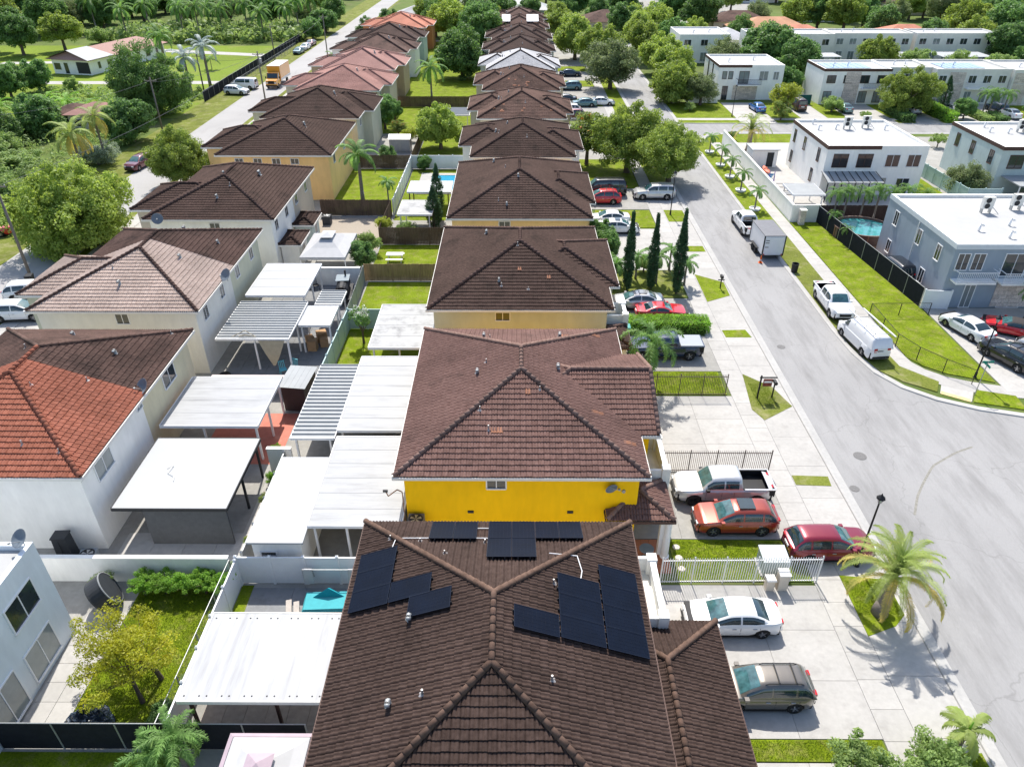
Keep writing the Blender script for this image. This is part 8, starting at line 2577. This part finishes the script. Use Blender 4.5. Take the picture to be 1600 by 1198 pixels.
for i, (x, y, h) in enumerate(((35.4, 78.4, 3.0), (36.8, 79.0, 3.2), (38.6, 78.8, 3.0), (40.3, 79.1, 3.3), (41.8, 78.9, 3.0), (43.5, 79.2, 3.2), (45.4, 79.0, 2.8), (34.9, 76.6, 1.6), (35.0, 73.2, 1.2))):
    lbs = ['palm screen behind the pool, leftmost stem', 'palm screen behind the pool, second stem', 'palm screen behind the pool, third stem', 'palm screen behind the pool, fourth stem', 'palm screen behind the pool, fifth stem', 'palm screen behind the pool, sixth stem', 'palm screen behind the pool, rightmost stem', 'palm beside the black screened fence and pool', 'short palm hanging over the near pool edge']
    palm(lbs[i], x, y, h, 'fox', PM, .8 if i < 7 else .5, group='palm screen around the round pool')
for i, (x, y, h) in enumerate(((13.4, 63.4, 2.4), (16.0, 63.0, 2.0), (15.2, 66.5, 1.8), (11.6, 64.4, 2.0), (9.4, 62.6, 2.0))):
    palm(['palm between the middle and right cypress', 'small palm right of the three cypresses', 'small palm behind the right cypress', 'palm between the left and middle cypress', 'palm left of the three cypresses'][i], x, y, h, 'small', PM, 1.25)
for i, (x, y) in enumerate(((80.4, 131.0), (82.2, 132.2), (83.6, 130.6))):
    palm(['palm clump before the terrace at the right, left stem', 'palm clump before the terrace at the right, middle stem', 'palm clump before the terrace at the right, right stem'][i], x, y, 2.6, 'fox', PM, 1.0)
palm('small palm beside the far pink roof', -38.8, 141.0, 2.6, 'small', PM, 1.5)
palm('small palm beside the far left pavement', -39.8, 172.0, 2.6, 'small', PM, 1.5)
palm('palm against the blue grey house front at the right edge', 44.2, 56.3, 2.0, 'fox', PM, .7)
rt2 = random.Random(11)
for i, (x, y) in enumerate([(-92, 222), (-104, 214), (-118, 226), (-84, 236), (-76, 228), (-70, 240), (-64, 226), (-99, 240), (-60, 238), (-112, 246), (-68, 216), (-80, 219), (-88, 232), (-73, 234), (-96, 229), (-107, 234), (-62, 230), (-84, 213)]):
    palm('tall coconut palm standing in the far grove', x, y, rt2.uniform(6.5, 8.5), 'coco', PM, 1.25, parts=False, group='coconut palms in the far grove')
for i in range(5):
    palm('palm among the banana plants left of the street', -72 - 5 * i, 128 + 3 * (i % 3), 2.0, 'areca', LF['lime'], 1.7, parts=False, group='banana clump at the left')

# ---- sparse tree in the lower left garden
t = thing('garden_tree', 'sparse yellow green tree on the lower left lawn', 'tree', (-16.7, 19.6, 0.02))
br = MB()
r = random.Random(4)
br.tube([(0, 0, 0), (-.1, .1, .5), (-.25, .25, 1.35)], [.11, .09, .08], 8)
br.tube([(.35, 1.2, 0), (.25, 1.2, .6), (.05, 1.0, 1.5)], [.12, .1, .08], 8)
tips = []
for i in range(46):
    a = r.uniform(0, 6.28)
    q = r.uniform(.4, 3.0)
    e = (-.9 + q * math.cos(a) * .95, .9 + q * math.sin(a) * .8, 2.5 + r.uniform(-.5, .8) + .3 * (3 - q) * .4)
    s_ = (-.25, .25, 1.3) if r.random() < .5 else (.05, 1.0, 1.45)
    mid = (s_[0] * .5 + e[0] * .5, s_[1] * .5 + e[1] * .5, s_[2] * .5 + e[2] * .5 + .15)
    br.tube([s_, mid, e], [.035, .022, .01], 5)
    tips.append(e)
    tips.append(tuple(np.array(mid) * .35 + np.array(e) * .65 + np.array((r.uniform(-.3, .3), r.uniform(-.3, .3), .1))))
br.build('trunk', BARK, t)
v, f = leaf_cloud(np.array(tips), np.random.default_rng(1).uniform(.28, .55, len(tips)), 150, .12, 3, flat=.5, aspect=.42)
obj('crown', np_mesh('crown', v, f), LF['sparse'], t)
# plumeria in the lawn strip
t = thing('flowering_tree', 'small white flowering tree in the lawn strip', 'tree', (-12.4, 52.0, .02))
trunk_mesh(1.3, 2.2, 8, 5, .09).build('trunk', BARK, t)
P = crown_points(1.1, .8, 26, 12)
v, f = leaf_cloud(P + np.array((0, 0, 2.5)), np.full(26, .28), 34, .22, 4)
obj('crown', np_mesh('crown', v, f), LF['mango'], t)
v, f = leaf_cloud(P[P[:, 2] > 0] + np.array((0, 0, 2.72)), np.full((P[:, 2] > 0).sum(), .22), 18, .14, 5)
obj('blossom', np_mesh('blossom', v, f), LF['wbloom'], t)

# ------------------------------------------------------------------ farmhouse and distant houses
t = thing('farmhouse', 'long white farmhouse with pinkish roof in the field', 'house', (-91.5, 178.5, 0), math.radians(76))
hl, hw = 12.5, 4.6
MB().box(-hl, hl, -hw, hw, 0, 2.9).build('wall', WHITE_WALL, t)
MB().add([(-hl - .8, -hw - .9, 2.95), (hl + .8, -hw - .9, 2.95), (hl + .8, hw + .9, 2.95), (-hl - .8, hw + .9, 2.95), (-hl + 1, 0, 4.6), (hl - 3, 0, 4.6)],
         [(0, 1, 5, 4), (1, 2, 5), (2, 3, 4, 5), (3, 0, 4), (3, 2, 1, 0)]).build('roof', mat('roof_pinkish', (0.36, 0.21, 0.175), 0.8, 0.12, 4), t)
MB().add([(-hl - 1.0, -hw - .9, 3.06), (-hl + 7, -hw - .9, 3.06), (-hl + 6, 0, 4.75), (-hl - .2, 0, 4.75), (-hl - 1.0, hw + 1, 3.06), (-hl + 7, hw + 1, 3.06)], [(0, 1, 2, 3), (3, 2, 5, 4)]).build('metal_roof', PATIO_GREY, t)
for i in range(7):
    window(t, 'S', -9.5 + i * 3.2, 1.6, 1.5 if i % 2 else .8, 1.3, -hw, WHITE, GLASS, panes=1)
MB().box(-hl - .05, -hl - .01, -4.6, -1.5, .3, 2.5).build('porch_opening', DARK, t)  # dark panel on the wall stands in for the shade inside the porch
window(t, 'W', 1.2, 1.2, 1.0, 2.1, -hl, WHITE, GLASS, panes=1)
window(t, 'W', 3.4, 1.5, 1.6, 1.3, -hl, WHITE, GLASS, panes=1)
def low_house(label, x, y, wx, wy, tm, wm=BEIGE_WALL, h=2.9, rz=0.0):
    t = thing('distant_house', label, 'house', (x, y, 0), rz)
    a, b = wx / 2, wy / 2
    MB().box(-a, a, -b, b, 0, h).build('wall', wm, t)
    e = .6
    hh = min(wx, wy) / 2 * .42
    k = min(a, b) + e
    if wx >= wy:
        vs = [(-a - e, -b - e, h), (a + e, -b - e, h), (a + e, b + e, h), (-a - e, b + e, h), (-a - e + k, 0, h + hh), (a + e - k, 0, h + hh)]
        fs = [(0, 1, 5, 4), (1, 2, 5), (2, 3, 4, 5), (3, 0, 4), (3, 2, 1, 0)]
    else:
        vs = [(-a - e, -b - e, h), (a + e, -b - e, h), (a + e, b + e, h), (-a - e, b + e, h), (0, -b - e + k, h + hh), (0, b + e - k, h + hh)]
        fs = [(0, 1, 4), (1, 2, 5, 4), (2, 3, 5), (3, 0, 4, 5), (3, 2, 1, 0)]
    MB().add(vs, fs).build('roof', tm, t)
    for i in (-1, 0, 1):
        window(t, 'S', i * a * .6, h * .55, 1.2, 1.1, -b, WHITE, GLASS, panes=1)
    return t
low_house('small pink roofed outbuilding hidden among the left trees', -66.5, 121, 7, 6, T_PINK)
low_house('small brown roofed shed among the left shrubs', -72, 124, 5, 5, T_ROWN, h=2.3)
low_house('low orange roofed house behind the far terraces', 68, 216, 20, 13, tile_mat('sand_orange', (0.42, 0.22, 0.13), (0.52, 0.30, 0.19), (0.36, 0.2, 0.12)))
low_house('low red roofed house right behind the far terraces', 71, 202, 16, 12, T_CORAL)
low_house('low red brown roofed house behind the middle terrace', 98, 203, 15, 11, T_CORAL, h=3.1)
low_house('dark roofed house behind the right terrace', 116, 201.5, 16, 11, T_ROWN)
low_house('pale grey roofed house behind the white box house', 53, 201, 9, 12, T_GREY, WHITE_WALL)
low_house('red roofed house at the right edge behind the terraces', 142, 180, 14, 12, T_CORAL)
low_house('dark roofed house behind the far street oaks', 27.5, 234, 17, 12, T_ROWN)
low_house('brown roofed house at the end of the middle row', 3, 236, 14, 11, T_ROWN)
low_house('pale metal roofed hall near the top centre', -6, 262, 34, 12, PATIO_GREY, SAGE_WALL)
low_house('grey roofed house at the top near the far left street', -28, 246, 16, 12, T_GREY)
low_house('white roofed building at the top right of centre', 96, 258, 18, 12, PATIO_CLEAN, WHITE_WALL)
low_house('brown roofed house right of the far car park', 64, 234, 16, 11, T_ROWN)
flat_house('white commercial building at the top of the far car park', 60, 96, 300, 318, 6.5, WHITE_WALL, mat('blue_band', (0.03, 0.07, 0.25), 0.5, 0.1, 2), wins=[('S', 66, 2, 3, 2.5), ('S', 74, 2, 3, 2.5), ('S', 84, 2, 3, 2.5)])
rt3 = random.Random(21)
HL = ['far rooftop among distant trees', ]
for i in range(26):
    y = rt3.uniform(262, 410)
    x = rt3.uniform(-0.35 * y, 0.68 * y)
    if 25 < x < 100 and y < 340:
        x += 90
    tm_ = rt3.choice((T_ROWN, T_PINK, T_CORAL, T_GREY, T_CHAR))
    t = low_house('distant low house with %s roof among trees at the top %s' % (tm_.name[6:].replace('_', ' '), 'left' if x < -20 else 'centre' if x < 70 else 'right'), x, y, rt3.uniform(12, 18), rt3.uniform(10, 13), tm_)
    t['group'] = 'distant houses'
